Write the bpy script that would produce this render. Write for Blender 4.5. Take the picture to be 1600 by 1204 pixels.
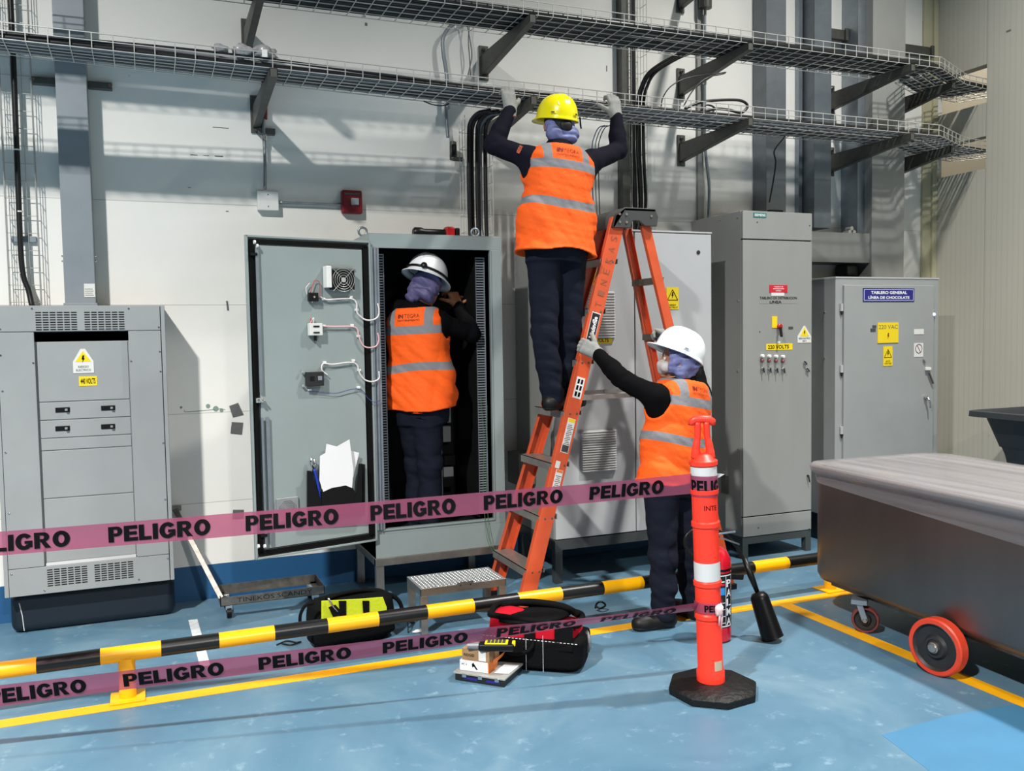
import bpy, math, random
import numpy as np
from mathutils import Matrix, Vector
random.seed(7)
rng = np.random.default_rng(7)
PI = math.pi
C = bpy.context.scene.collection
for o in list(bpy.data.objects):
    bpy.data.objects.remove(o)

# ------------------------------------------------------------------ camera
FPX, YAW, PITCH, ROLL = 1398.1, .387353, .0563184, .0161341
_f = np.array([math.sin(YAW)*math.cos(PITCH), math.cos(YAW)*math.cos(PITCH), -math.sin(PITCH)])
_r = np.array([math.cos(YAW), -math.sin(YAW), 0.0]); _d = np.cross(_f, _r)
_r, _d = math.cos(ROLL)*_r+math.sin(ROLL)*_d, -math.sin(ROLL)*_r+math.cos(ROLL)*_d
EYE = np.array([0, 0, 1.65])
cam_data = bpy.data.cameras.new('camera')
cam_data.sensor_fit = 'HORIZONTAL'; cam_data.sensor_width = 36.0
cam_data.lens = FPX/1600*36.0
cam_data.clip_start = .05; cam_data.clip_end = 100
cam = bpy.data.objects.new('camera', cam_data); C.objects.link(cam)
cam.matrix_world = Matrix(((_r[0], -_d[0], -_f[0], EYE[0]), (_r[1], -_d[1], -_f[1], EYE[1]), (_r[2], -_d[2], -_f[2], EYE[2]), (0, 0, 0, 1)))
bpy.context.scene.camera = cam

def at(px, py, x=None, y=None, z=None):
    "world point seen at photo pixel (px,py) on the plane x=, y= or z="
    v = _f+_r*(px-800)/FPX+_d*(py-602)/FPX
    i, val = (0, x) if x is not None else (1, y) if y is not None else (2, z)
    return EYE+v*((val-EYE[i])/v[i])

# ------------------------------------------------------------------ light
sc = bpy.context.scene
sc.view_settings.view_transform = 'Standard'; sc.view_settings.look = 'None'
sc.view_settings.gamma = 1.0; sc.view_settings.use_curve_mapping = False
sc.view_settings.exposure = -.70
w = bpy.data.worlds.new('hall'); sc.world = w; w.use_nodes = True
w.node_tree.nodes['Background'].inputs[0].default_value = (1.0, .94, .87, 1)
w.node_tree.nodes['Background'].inputs[1].default_value = .085

def lamp(name, loc, power, size, col=(1, .985, .95), spread=140):
    l = bpy.data.lights.new(name, 'AREA'); l.shape = 'DISK'; l.size = size; l.energy = power; l.color = col; l.spread = math.radians(spread)
    o = bpy.data.objects.new(name, l); C.objects.link(o); o.location = loc
    return o
lamp('high_bay_light', (-3.1, 0.0, 7.0), 2150, .36)
lamp('high_bay_light', (4.6, 2.9, 7.0), 440, .30, spread=110)
lamp('high_bay_light', (1.5, -7.0, 7.0), 2500, .5)
lamp('high_bay_light', (7.7, 6.9, 6.0), 55, .4, (1, .96, .88))

# ------------------------------------------------------------------ materials
def lin(c):
    c = c/255.0
    return c/12.92 if c <= .04045 else ((c+.055)/1.055)**2.4
def rgb(*c): return (lin(c[0]), lin(c[1]), lin(c[2]), 1)
_mats = {}
def mat(name, col, rough=.5, metal=0.0, var=.0, vscale=6.0, bump=0.0, bscale=60.0, spec=.5, emit=None, coat=0.0, stretch=None, sheen=0.0, mask=None, mcol=None):
    if name in _mats: return _mats[name]
    m = bpy.data.materials.new(name); m.use_nodes = True; _mats[name] = m
    nt = m.node_tree; b = nt.nodes['Principled BSDF']; L = nt.links
    c = rgb(*col)
    b.inputs['Base Color'].default_value = c; b.inputs['Roughness'].default_value = rough
    b.inputs['Metallic'].default_value = metal; b.inputs['Specular IOR Level'].default_value = spec
    b.inputs['Coat Weight'].default_value = coat
    if sheen: b.inputs['Sheen Weight'].default_value = sheen
    tc = None
    def coords(scale):
        tc = nt.nodes.new('ShaderNodeTexCoord'); mp = nt.nodes.new('ShaderNodeMapping')
        L.new(tc.outputs['Object'], mp.inputs[0]); s = stretch or (1, 1, 1)
        mp.inputs['Scale'].default_value = tuple(scale*k for k in s); return mp
    out = None
    if var:
        mp = coords(vscale); n = nt.nodes.new('ShaderNodeTexNoise'); n.inputs['Detail'].default_value = 5; n.inputs['Roughness'].default_value = .6
        n.inputs['Scale'].default_value = 1
        L.new(mp.outputs[0], n.inputs['Vector'])
        rp = nt.nodes.new('ShaderNodeValToRGB'); L.new(n.outputs['Fac'], rp.inputs[0])
        rp.color_ramp.elements[0].position = .3; rp.color_ramp.elements[1].position = .7
        rp.color_ramp.elements[0].color = tuple(max(0, v*(1-var)) for v in c[:3])+(1,)
        rp.color_ramp.elements[1].color = tuple(min(1, v*(1+var)) for v in c[:3])+(1,)
        out = rp.outputs[0]
    if mask:
        a = nt.nodes.new('ShaderNodeAttribute'); a.attribute_name = mask
        lt = nt.nodes.new('ShaderNodeMath'); lt.operation = 'LESS_THAN'; lt.inputs[1].default_value = 0
        L.new(a.outputs['Fac'], lt.inputs[0])
        mx = nt.nodes.new('ShaderNodeMix'); mx.data_type = 'RGBA'
        L.new(lt.outputs[0], mx.inputs[0])
        mx.inputs[6].default_value = c; mx.inputs[7].default_value = rgb(*mcol)
        if out: L.new(out, mx.inputs[6])
        out = mx.outputs[2]
    if out: L.new(out, b.inputs['Base Color'])
    if bump:
        mp = coords(bscale); n = nt.nodes.new('ShaderNodeTexNoise'); n.inputs['Detail'].default_value = 4; n.inputs['Scale'].default_value = 1
        L.new(mp.outputs[0], n.inputs['Vector'])
        bp = nt.nodes.new('ShaderNodeBump'); bp.inputs['Strength'].default_value = bump; bp.inputs['Distance'].default_value = .01
        L.new(n.outputs['Fac'], bp.inputs['Height']); L.new(bp.outputs[0], b.inputs['Normal'])
    if emit:
        b.inputs['Emission Color'].default_value = rgb(*emit[:3]); b.inputs['Emission Strength'].default_value = emit[3]
    return m

M = dict(
    cab=mat('grey_enamel_paint', (150, 153, 153), .38, var=.05, vscale=3, spec=.45),
    cab_green=mat('green_grey_enamel_paint', (140, 151, 150), .36, var=.04, vscale=3),
    cab_light=mat('light_grey_powder_coat', (176, 178, 180), .42, var=.04, vscale=2.5),
    cab_mid=mat('mid_grey_powder_coat', (142, 143, 140), .42, var=.07, vscale=2.5, stretch=(1, 1, .3)),
    cab_dark=mat('dark_grey_plinth_paint', (62, 66, 66), .45, var=.1, vscale=4),
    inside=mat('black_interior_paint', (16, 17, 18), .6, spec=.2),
    black=mat('black_plastic', (13, 13, 14), .38, spec=.3),
    rubber=mat('black_rubber', (12, 12, 12), .55, bump=1.0, bscale=28, spec=.35),
    gasket=mat('black_gasket', (8, 8, 8), .7, spec=.15),
    cable=mat('black_cable_jacket', (20, 20, 23), .38),
    cable_grey=mat('grey_cable_jacket', (112, 113, 118), .4),
    galv=mat('galvanized_steel', (150, 158, 166), .42, metal=.75, var=.12, vscale=9),
    galv_pale=mat('pale_duct_paint', (150, 150, 146), .4, var=.06, vscale=3),
    duct_blue=mat('blue_grey_duct_paint', (140, 147, 153), .4, metal=.2, var=.07, vscale=5),
    wire=mat('zinc_plated_wire', (196, 196, 192), .4, metal=.45),
    strut=mat('dull_steel_bracket', (88, 88, 84), .5, metal=.45, var=.15, vscale=20),
    steel=mat('brushed_stainless', (122, 115, 110), .42, metal=.95, var=.07, vscale=5, stretch=(1, 1, .15)),
    steel_plain=mat('satin_stainless', (165, 160, 154), .35, metal=.9, var=.12, vscale=14),
    steel_dirty=mat('scuffed_stainless', (120, 116, 110), .48, metal=.8, var=.3, vscale=18),
    chrome=mat('chrome', (205, 205, 205), .18, metal=1.0),
    alu=mat('tread_aluminium', (176, 178, 178), .4, metal=.7, var=.1, vscale=20),
    white=mat('white_plastic', (225, 225, 222), .45),
    paper=mat('paper', (226, 226, 228), .8),
    label_white=mat('white_label', (216, 216, 212), .6),
    label_black=mat('black_label', (22, 22, 24), .5),
    ink=mat('black_ink', (7, 6, 7), .6, spec=.12),
    ink_grey=mat('faded_ink', (90, 88, 86), .6),
    ink_red=mat('dark_red_ink', (110, 20, 20), .6),
    ink_white=mat('white_ink', (232, 232, 236), .6),
    yellow=mat('yellow_sign', (236, 206, 20), .5),
    sign_blue=mat('blue_sign', (32, 32, 122), .4),
    sign_red=mat('red_sign', (196, 24, 46), .5),
    teal=mat('teal_badge', (40, 120, 112), .5),
    paint_yellow=mat('yellow_paint', (238, 172, 4), .42, var=.06, vscale=12),
    floor_yellow=mat('yellow_floor_paint', (236, 168, 4), .5, var=.07, vscale=8),
    floor_white=mat('white_floor_paint', (205, 210, 212), .6, var=.2, vscale=30),
    red=mat('red_plastic', (170, 24, 30), .35),
    red_dark=mat('dark_red_plastic', (128, 18, 30), .4),
    red_ext=mat('glossy_red_enamel', (186, 12, 34), .2, coat=.5),
    post_orange=mat('fluorescent_orange_plastic', (248, 56, 34), .42, var=.07, vscale=14, bump=.08, bscale=25),
    reflect=mat('reflective_white_sleeve', (205, 205, 204), .4),
    ladder=mat('orange_fibreglass', (206, 84, 46), .42, var=.09, vscale=10),
    ladder_cap=mat('grey_ladder_cap', (66, 66, 66), .5, var=.1, vscale=20),
    ladder_step=mat('ladder_aluminium', (160, 156, 150), .42, metal=.6, var=.12, vscale=16),
    wheel_red=mat('red_polyurethane', (206, 62, 34), .45, var=.1, vscale=18),
    wheel_dark=mat('dark_red_tyre', (110, 48, 44), .5, var=.1, vscale=18),
    cast=mat('cast_iron_hub', (44, 44, 46), .5, metal=.3, var=.15, vscale=30),
    tub=mat('charcoal_plastic', (46, 50, 54), .5, var=.08, vscale=10, bump=.1, bscale=80),
    skin=mat('skin', (176, 116, 84), .55),
    denim=mat('navy_work_trousers', (22, 26, 38), .85, var=.16, vscale=9, bump=.25, bscale=160, spec=.12),
    knit=mat('black_knit', (9, 9, 11), .85, var=.1, vscale=20, bump=.2, bscale=200, spec=.08),
    knit_navy=mat('dark_navy_knit', (22, 21, 32), .85, var=.1, vscale=20, bump=.2, bscale=200, spec=.1),
    glove=mat('grey_knit_glove', (140, 140, 136), .85, var=.12, vscale=40, bump=.2, bscale=250),
    boot=mat('black_leather', (14, 13, 13), .5, var=.2, vscale=30, spec=.3),
    sole=mat('boot_sole', (14, 14, 14), .7),
    scarf=mat('violet_hair_cover', (112, 118, 164), .6, var=.3, vscale=26, bump=.3, bscale=45),
    scarf_dark=mat('deep_violet_hair_cover', (84, 80, 118), .6, var=.22, vscale=26, bump=.3, bscale=45),
    mask=mat('white_dust_mask', (196, 190, 188), .7),
    hat_w=mat('white_hard_hat', (236, 238, 240), .28, coat=.3),
    hat_y=mat('yellow_hard_hat', (248, 232, 14), .28, coat=.3),
    hair=mat('black_hair', (14, 12, 12), .6),
    vest=mat('orange_hi_vis_fabric', (252, 94, 4), .8, var=.05, vscale=14, bump=.3, bscale=35, mask='stripe', mcol=(126, 126, 130)),
    vest_trim=mat('orange_vest_binding', (255, 96, 16), .8),
    bag_black=mat('black_bag_canvas', (12, 12, 13), .85, bump=.3, bscale=90, spec=.1),
    bag_red=mat('red_bag_canvas', (180, 16, 36), .8, spec=.15, bump=.2, bscale=60),
    bag_lime=mat('lime_bag_fabric', (186, 200, 24), .8, bump=.2, bscale=60),
    card=mat('brown_cardboard', (150, 118, 84), .8, var=.08, vscale=12),
    card_white=mat('white_cardboard', (222, 222, 222), .6),
    card_orange=mat('orange_cardboard', (216, 120, 50), .7),
    wiring=mat('grey_wiring_duct', (128, 134, 142), .5),
    wire_white=mat('white_wire_sleeve', (222, 216, 214), .5),
    wire_pink=mat('pink_wire_sleeve', (226, 176, 178), .5),
    wire_blue=mat('blue_wire', (44, 62, 130), .5),
    wire_green=mat('green_wire', (60, 110, 70), .5),
    wire_red=mat('red_wire', (190, 50, 56), .5),
    blue_grip=mat('blue_grip', (36, 60, 170), .4),
    tape_grey=mat('dark_grey_duct_tape', (96, 96, 96), .6, var=.12, vscale=40),
    case_glass=mat('clear_case_lid', (150, 156, 160), .2),
)

def tape_material():
    m = bpy.data.materials.new('translucent_pink_tape'); m.use_nodes = True; nt = m.node_tree; nt.nodes.clear()
    o = nt.nodes.new('ShaderNodeOutputMaterial'); t = nt.nodes.new('ShaderNodeBsdfTransparent'); p = nt.nodes.new('ShaderNodeBsdfPrincipled')
    tl = nt.nodes.new('ShaderNodeBsdfTranslucent'); tl.inputs[0].default_value = rgb(180, 100, 130)
    t.inputs[0].default_value = rgb(236, 172, 192)
    p.inputs['Base Color'].default_value = rgb(166, 88, 116); p.inputs['Roughness'].default_value = .22
    a = nt.nodes.new('ShaderNodeMixShader'); a.inputs[0].default_value = .35
    nt.links.new(p.outputs[0], a.inputs[1]); nt.links.new(tl.outputs[0], a.inputs[2])
    b = nt.nodes.new('ShaderNodeMixShader'); b.inputs[0].default_value = .70
    nt.links.new(t.outputs[0], b.inputs[1]); nt.links.new(a.outputs[0], b.inputs[2]); nt.links.new(b.outputs[0], o.inputs[0])
    return m
M['tape'] = tape_material()

def film_material():
    m = bpy.data.materials.new('stretch_wrap_film'); m.use_nodes = True; nt = m.node_tree; nt.nodes.clear()
    o = nt.nodes.new('ShaderNodeOutputMaterial'); t = nt.nodes.new('ShaderNodeBsdfTransparent'); p = nt.nodes.new('ShaderNodeBsdfPrincipled')
    p.inputs['Base Color'].default_value = rgb(176, 172, 174); p.inputs['Roughness'].default_value = .2
    tc = nt.nodes.new('ShaderNodeTexCoord'); mp = nt.nodes.new('ShaderNodeMapping'); mp.inputs['Scale'].default_value = (9, .5, 20)
    n = nt.nodes.new('ShaderNodeTexNoise'); n.inputs['Scale'].default_value = 1; n.inputs['Detail'].default_value = 6
    nt.links.new(tc.outputs['Object'], mp.inputs[0]); nt.links.new(mp.outputs[0], n.inputs['Vector'])
    bp = nt.nodes.new('ShaderNodeBump'); bp.inputs['Strength'].default_value = .35; bp.inputs['Distance'].default_value = .01
    nt.links.new(n.outputs['Fac'], bp.inputs['Height']); nt.links.new(bp.outputs[0], p.inputs['Normal'])
    r = nt.nodes.new('ShaderNodeMapRange'); r.inputs[1].default_value = .35; r.inputs[2].default_value = .65; r.inputs[3].default_value = .04; r.inputs[4].default_value = .26
    nt.links.new(n.outputs['Fac'], r.inputs[0])
    lw = nt.nodes.new('ShaderNodeLayerWeight'); lw.inputs[0].default_value = .45; lm = nt.nodes.new('ShaderNodeMath'); lm.operation = 'MULTIPLY_ADD'; lm.inputs[1].default_value = .55; nt.links.new(lw.outputs['Facing'], lm.inputs[0]); nt.links.new(r.outputs[0], lm.inputs[2])
    b = nt.nodes.new('ShaderNodeMixShader'); nt.links.new(lm.outputs[0], b.inputs[0])
    nt.links.new(t.outputs[0], b.inputs[1]); nt.links.new(p.outputs[0], b.inputs[2]); nt.links.new(b.outputs[0], o.inputs[0])
    return m
M['film'] = film_material()

def floor_material():
    m = bpy.data.materials.new('blue_epoxy_floor'); m.use_nodes = True; nt = m.node_tree; b = nt.nodes['Principled BSDF']; L = nt.links
    tc = nt.nodes.new('ShaderNodeTexCoord')
    def noise(s, d, r=.55, dist=0):
        n = nt.nodes.new('ShaderNodeTexNoise'); n.inputs['Scale'].default_value = s; n.inputs['Detail'].default_value = d; n.inputs['Roughness'].default_value = r; n.inputs['Distortion'].default_value = dist
        L.new(tc.outputs['Object'], n.inputs['Vector']); return n
    def ramp(src, stops):
        r = nt.nodes.new('ShaderNodeValToRGB'); L.new(src, r.inputs[0]); e = r.color_ramp.elements
        e[0].position, e[0].color = stops[0]; e[1].position, e[1].color = stops[-1]
        for p, c in stops[1:-1]: q = e.new(p); q.color = c
        return r
    n1 = noise(1.3, 8, .62, .6)
    base = ramp(n1.outputs['Fac'], [(.28, rgb(68, 104, 127)), (.5, rgb(83, 117, 138)), (.72, rgb(108, 135, 149))])
    n2 = noise(9, 9, .7, .2)
    sc1 = ramp(n2.outputs['Fac'], [(.58, (0, 0, 0, 1)), (.80, (1, 1, 1, 1))])
    n3 = noise(48, 6, .7)
    sc2 = ramp(n3.outputs['Fac'], [(.66, (0, 0, 0, 1)), (.74, (1, 1, 1, 1))])
    mx = nt.nodes.new('ShaderNodeMix'); mx.data_type = 'RGBA'; L.new(sc1.outputs[0], mx.inputs[0]); L.new(base.outputs[0], mx.inputs[6]); mx.inputs[7].default_value = rgb(140, 168, 182)
    mul = nt.nodes.new('ShaderNodeMath'); mul.operation = 'MULTIPLY'; mul.inputs[1].default_value = .5; L.new(sc2.outputs[0], mul.inputs[0])
    mx2 = nt.nodes.new('ShaderNodeMix'); mx2.data_type = 'RGBA'; L.new(mul.outputs[0], mx2.inputs[0]); L.new(mx.outputs[2], mx2.inputs[6]); mx2.inputs[7].default_value = rgb(176, 200, 212)
    L.new(mx2.outputs[2], b.inputs['Base Color'])
    rr = nt.nodes.new('ShaderNodeMapRange'); L.new(n1.outputs['Fac'], rr.inputs[0]); rr.inputs[3].default_value = .30; rr.inputs[4].default_value = .62; L.new(rr.outputs[0], b.inputs['Roughness'])
    bp = nt.nodes.new('ShaderNodeBump'); bp.inputs['Strength'].default_value = .12; bp.inputs['Distance'].default_value = .004; L.new(n2.outputs['Fac'], bp.inputs['Height']); L.new(bp.outputs[0], b.inputs['Normal'])
    return m

def wall_material(name, col, band=None, seams=(), panel=None, var=.035, rough=.55):
    "painted wall; band=(height, colour) of a painted skirting; seams = horizontal joint heights; panel = spacing of vertical ribs along y"
    m = bpy.data.materials.new(name); m.use_nodes = True; nt = m.node_tree; b = nt.nodes['Principled BSDF']; L = nt.links
    tc = nt.nodes.new('ShaderNodeTexCoord'); sx = nt.nodes.new('ShaderNodeSeparateXYZ'); L.new(tc.outputs['Object'], sx.inputs[0])
    n = nt.nodes.new('ShaderNodeTexNoise'); n.inputs['Scale'].default_value = 1.6; n.inputs['Detail'].default_value = 7; n.inputs['Roughness'].default_value = .65; L.new(tc.outputs['Object'], n.inputs['Vector'])
    c = rgb(*col); rp = nt.nodes.new('ShaderNodeValToRGB'); L.new(n.outputs['Fac'], rp.inputs[0])
    rp.color_ramp.elements[0].position = .3; rp.color_ramp.elements[1].position = .7
    rp.color_ramp.elements[0].color = tuple(v*(1-var) for v in c[:3])+(1,); rp.color_ramp.elements[1].color = tuple(min(1, v*(1+var)) for v in c[:3])+(1,)
    out = rp.outputs[0]
    # small dirty specks
    n2 = nt.nodes.new('ShaderNodeTexNoise'); n2.inputs['Scale'].default_value = 22; n2.inputs['Detail'].default_value = 3; L.new(tc.outputs['Object'], n2.inputs['Vector'])
    r2 = nt.nodes.new('ShaderNodeValToRGB'); L.new(n2.outputs['Fac'], r2.inputs[0]); r2.color_ramp.elements[0].position = .735; r2.color_ramp.elements[1].position = .77
    def over(fac, colr, k=1.0):
        nonlocal out
        if k != 1.0:
            mu = nt.nodes.new('ShaderNodeMath'); mu.operation = 'MULTIPLY'; mu.inputs[1].default_value = k; L.new(fac, mu.inputs[0]); fac = mu.outputs[0]
        mx = nt.nodes.new('ShaderNodeMix'); mx.data_type = 'RGBA'; L.new(fac, mx.inputs[0]); L.new(out, mx.inputs[6]); mx.inputs[7].default_value = colr; out = mx.outputs[2]
    over(r2.outputs[0], tuple(v*.6 for v in c[:3])+(1,), .5)
    for z0 in seams:
        cp = nt.nodes.new('ShaderNodeMath'); cp.operation = 'COMPARE'; cp.inputs[1].default_value = z0; cp.inputs[2].default_value = .0022; L.new(sx.outputs['Z'], cp.inputs[0])
        over(cp.outputs[0], tuple(v*.45 for v in c[:3])+(1,), .7)
    if panel:
        md = nt.nodes.new('ShaderNodeMath'); md.operation = 'PINGPONG'; md.inputs[1].default_value = panel/2; L.new(sx.outputs['Y'], md.inputs[0])
        lt = nt.nodes.new('ShaderNodeMath'); lt.operation = 'LESS_THAN'; lt.inputs[1].default_value = panel*.1; L.new(md.outputs[0], lt.inputs[0])
        over(lt.outputs[0], tuple(v*.8 for v in c[:3])+(1,), .35)
    if band:
        lt = nt.nodes.new('ShaderNodeMath'); lt.operation = 'LESS_THAN'; lt.inputs[1].default_value = band[0]; L.new(sx.outputs['Z'], lt.inputs[0])
        over(lt.outputs[0], rgb(*band[1]))
    L.new(out, b.inputs['Base Color']); b.inputs['Roughness'].default_value = rough
    return m

def striped_material():
    m = bpy.data.materials.new('black_yellow_striped_paint'); m.use_nodes = True; nt = m.node_tree; b = nt.nodes['Principled BSDF']; L = nt.links
    tc = nt.nodes.new('ShaderNodeTexCoord'); sx = nt.nodes.new('ShaderNodeSeparateXYZ'); L.new(tc.outputs['Object'], sx.inputs[0])
    a = nt.nodes.new('ShaderNodeMath'); a.operation = 'ADD'; a.inputs[1].default_value = 0; L.new(sx.outputs['X'], a.inputs[0])
    md = nt.nodes.new('ShaderNodeMath'); md.operation = 'FLOORED_MODULO'; md.inputs[1].default_value = .5168; L.new(a.outputs[0], md.inputs[0])
    lt = nt.nodes.new('ShaderNodeMath'); lt.operation = 'LESS_THAN'; lt.inputs[1].default_value = .2584; L.new(md.outputs[0], lt.inputs[0])
    mx = nt.nodes.new('ShaderNodeMix'); mx.data_type = 'RGBA'; L.new(lt.outputs[0], mx.inputs[0])
    mx.inputs[6].default_value = rgb(238, 172, 4); mx.inputs[7].default_value = rgb(10, 10, 11)
    L.new(mx.outputs[2], b.inputs['Base Color']); b.inputs['Roughness'].default_value = .34
    return m

# ------------------------------------------------------------------ mesh building
def tag(o, label=None, cat=None, group=None, kind=None):
    if label: o['label'] = label
    if cat: o['category'] = cat
    if group: o['group'] = group
    if kind: o['kind'] = kind
    return o

def thing(name, loc, label, cat, group=None):
    o = bpy.data.objects.new(name, None); C.objects.link(o); o.location = tuple(float(v) for v in loc); o.empty_display_size = .1
    return tag(o, label, cat, group)

def frame(axis):
    a = np.array(axis, float); a /= np.linalg.norm(a)
    t = np.array([0, 0, 1.0]) if abs(a[2]) < .9 else np.array([1.0, 0, 0])
    u = np.cross(t, a); u /= np.linalg.norm(u); return u, np.cross(a, u), a

class MB:
    def __init__(s): s.v = []; s.f = []; s.m = []; s.mi = 0; s.n = 0
    def add(s, vs, fs):
        vs = np.asarray(vs, float).reshape(-1, 3); s.v.append(vs)
        for f in fs: s.f.append([i+s.n for i in f]); s.m.append(s.mi)
        s.n += len(vs); return s
    def box(s, a, b):
        (x0, y0, z0), (x1, y1, z1) = np.minimum(a, b), np.maximum(a, b)
        return s.add([(x0, y0, z0), (x1, y0, z0), (x1, y1, z0), (x0, y1, z0), (x0, y0, z1), (x1, y0, z1), (x1, y1, z1), (x0, y1, z1)],
                     [(0, 3, 2, 1), (4, 5, 6, 7), (0, 1, 5, 4), (1, 2, 6, 5), (2, 3, 7, 6), (3, 0, 4, 7)])
    def obox(s, c, ax, half):
        "oriented box: centre, 3 axis vectors, half sizes"
        c = np.array(c, float); A = [np.array(a, float)/np.linalg.norm(a) for a in ax]; vs = []
        for sz in (-1, 1):
            for sx, sy in ((-1, -1), (1, -1), (1, 1), (-1, 1)):
                vs.append(c+A[0]*half[0]*sx+A[1]*half[1]*sy+A[2]*half[2]*sz)
        fs = [(0, 3, 2, 1), (4, 5, 6, 7), (0, 1, 5, 4), (1, 2, 6, 5), (2, 3, 7, 6), (3, 0, 4, 7)]
        if np.dot(np.cross(A[0], A[1]), A[2]) < 0: fs = [f[::-1] for f in fs]
        return s.add(vs, fs)
    def bar(s, p, q, w, t, up=(0, 0, 1)):
        "rectangular bar from p to q, width w across, thickness t along up-ish"
        p = np.array(p, float); q = np.array(q, float); a = q-p; L = np.linalg.norm(a); a /= L
        u = np.array(up, float); u = u-a*u.dot(a); u /= np.linalg.norm(u); v = np.cross(a, u)
        return s.obox((p+q)/2, (a, v, u), (L/2, w/2, t/2))
    def loft(s, rings, close=True, caps=(True, True)):
        rings = [np.asarray(r, float) for r in rings]; n = len(rings[0]); vs = np.concatenate(rings); fs = []
        for i in range(len(rings)-1):
            for j in range(n if close else n-1):
                k = (j+1) % n; fs.append((i*n+j, i*n+k, (i+1)*n+k, (i+1)*n+j))
        if close and caps[0]: fs.append(tuple(range(n-1, -1, -1)))
        if close and caps[1]: fs.append(tuple((len(rings)-1)*n+j for j in range(n)))
        return s.add(vs, fs)
    def cyl(s, p, q, r0, r1=None, n=20, caps=True):
        r1 = r0 if r1 is None else r1; p = np.array(p, float); q = np.array(q, float); u, v, a = frame(q-p)
        t = np.arange(n)*2*PI/n; ring = np.outer(np.cos(t), u)+np.outer(np.sin(t), v)
        return s.loft([p+ring*r0, q+ring*r1], caps=(caps, caps))
    def lathe(s, o, axis, prof, n=28, caps=(True, True)):
        "prof = list of (distance along axis, radius)"
        o = np.array(o, float); u, v, a = frame(axis); t = np.arange(n)*2*PI/n; ring = np.outer(np.cos(t), u)+np.outer(np.sin(t), v)
        return s.loft([o+a*h+ring*max(r, 1e-4) for h, r in prof], caps=caps)
    def tube(s, pts, r, n=8, caps=True):
        pts = np.asarray(pts, float); rr = r if hasattr(r, '__len__') else [r]*len(pts)
        d = np.gradient(pts, axis=0); u, v, a = frame(d[0]); rings = []; t = np.arange(n)*2*PI/n
        for i, p in enumerate(pts):
            a = d[i]/max(1e-9, np.linalg.norm(d[i])); u = u-a*u.dot(a); u /= np.linalg.norm(u); v = np.cross(a, u)
            rings.append(p+(np.outer(np.cos(t), u)+np.outer(np.sin(t), v))*rr[i])
        return s.loft(rings, caps=(caps, caps))
    def prism(s, poly, o, u, v, depth):
        "polygon (2d) in frame o,u,v extruded by the vector depth"
        o = np.array(o, float); u = np.array(u, float); v = np.array(v, float); d = np.array(depth, float)
        P = np.array([o+u*x+v*y for x, y in poly]); n = len(P)
        A = sum(poly[i][0]*poly[(i+1) % n][1]-poly[(i+1) % n][0]*poly[i][1] for i in range(n))
        if A*np.dot(np.cross(u, v), d) < 0: P = P[::-1]
        return s.loft([P, P+d])
    def done(s): return np.concatenate(s.v) if s.v else np.zeros((0, 3))
    def obj(s, name, material, parent=None, label=None, cat=None, group=None, kind=None, bevel=0, seg=2, smooth=False, attrs=None, angle=None, sub=0, origin=None):
        V = s.done(); root = np.zeros(3); q = parent
        while q is not None: root = root+np.array(q.location); q = q.parent
        if parent is None:
            if origin is not None: loc = np.array(origin, float)
            elif kind == 'structure': loc = np.zeros(3)
            else: loc = np.array([(V[:, 0].min()+V[:, 0].max())/2, (V[:, 1].min()+V[:, 1].max())/2, V[:, 2].min()])
        else: loc = np.zeros(3)
        me = bpy.data.meshes.new(name); me.from_pydata((V-root-loc).tolist(), [], s.f); me.validate()
        ms = material if isinstance(material, (list, tuple)) else [material]
        for m_ in ms: me.materials.append(m_)
        if len(ms) > 1 and len(me.polygons) == len(s.m): me.polygons.foreach_set('material_index', s.m)
        if smooth:
            me.polygons.foreach_set('use_smooth', [True]*len(me.polygons))
            if angle: me.set_sharp_from_angle(angle=math.radians(angle))
        if attrs:
            for k, arr in attrs.items():
                a = me.attributes.new(k, 'FLOAT', 'POINT'); a.data.foreach_set('value', np.asarray(arr, np.float32))
        o = bpy.data.objects.new(name, me); C.objects.link(o); o.parent = parent; o.location = tuple(loc)
        if bevel:
            b = o.modifiers.new('bevel', 'BEVEL'); b.width = bevel; b.segments = seg; b.limit_method = 'ANGLE'; b.angle_limit = math.radians(40)
            if not smooth:
                me.polygons.foreach_set('use_smooth', [True]*len(me.polygons)); b.harden_normals = True
        if sub:
            b = o.modifiers.new('subdivision', 'SUBSURF'); b.levels = sub; b.render_levels = sub
        tag(o, label, cat, group, kind)
        return o

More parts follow.
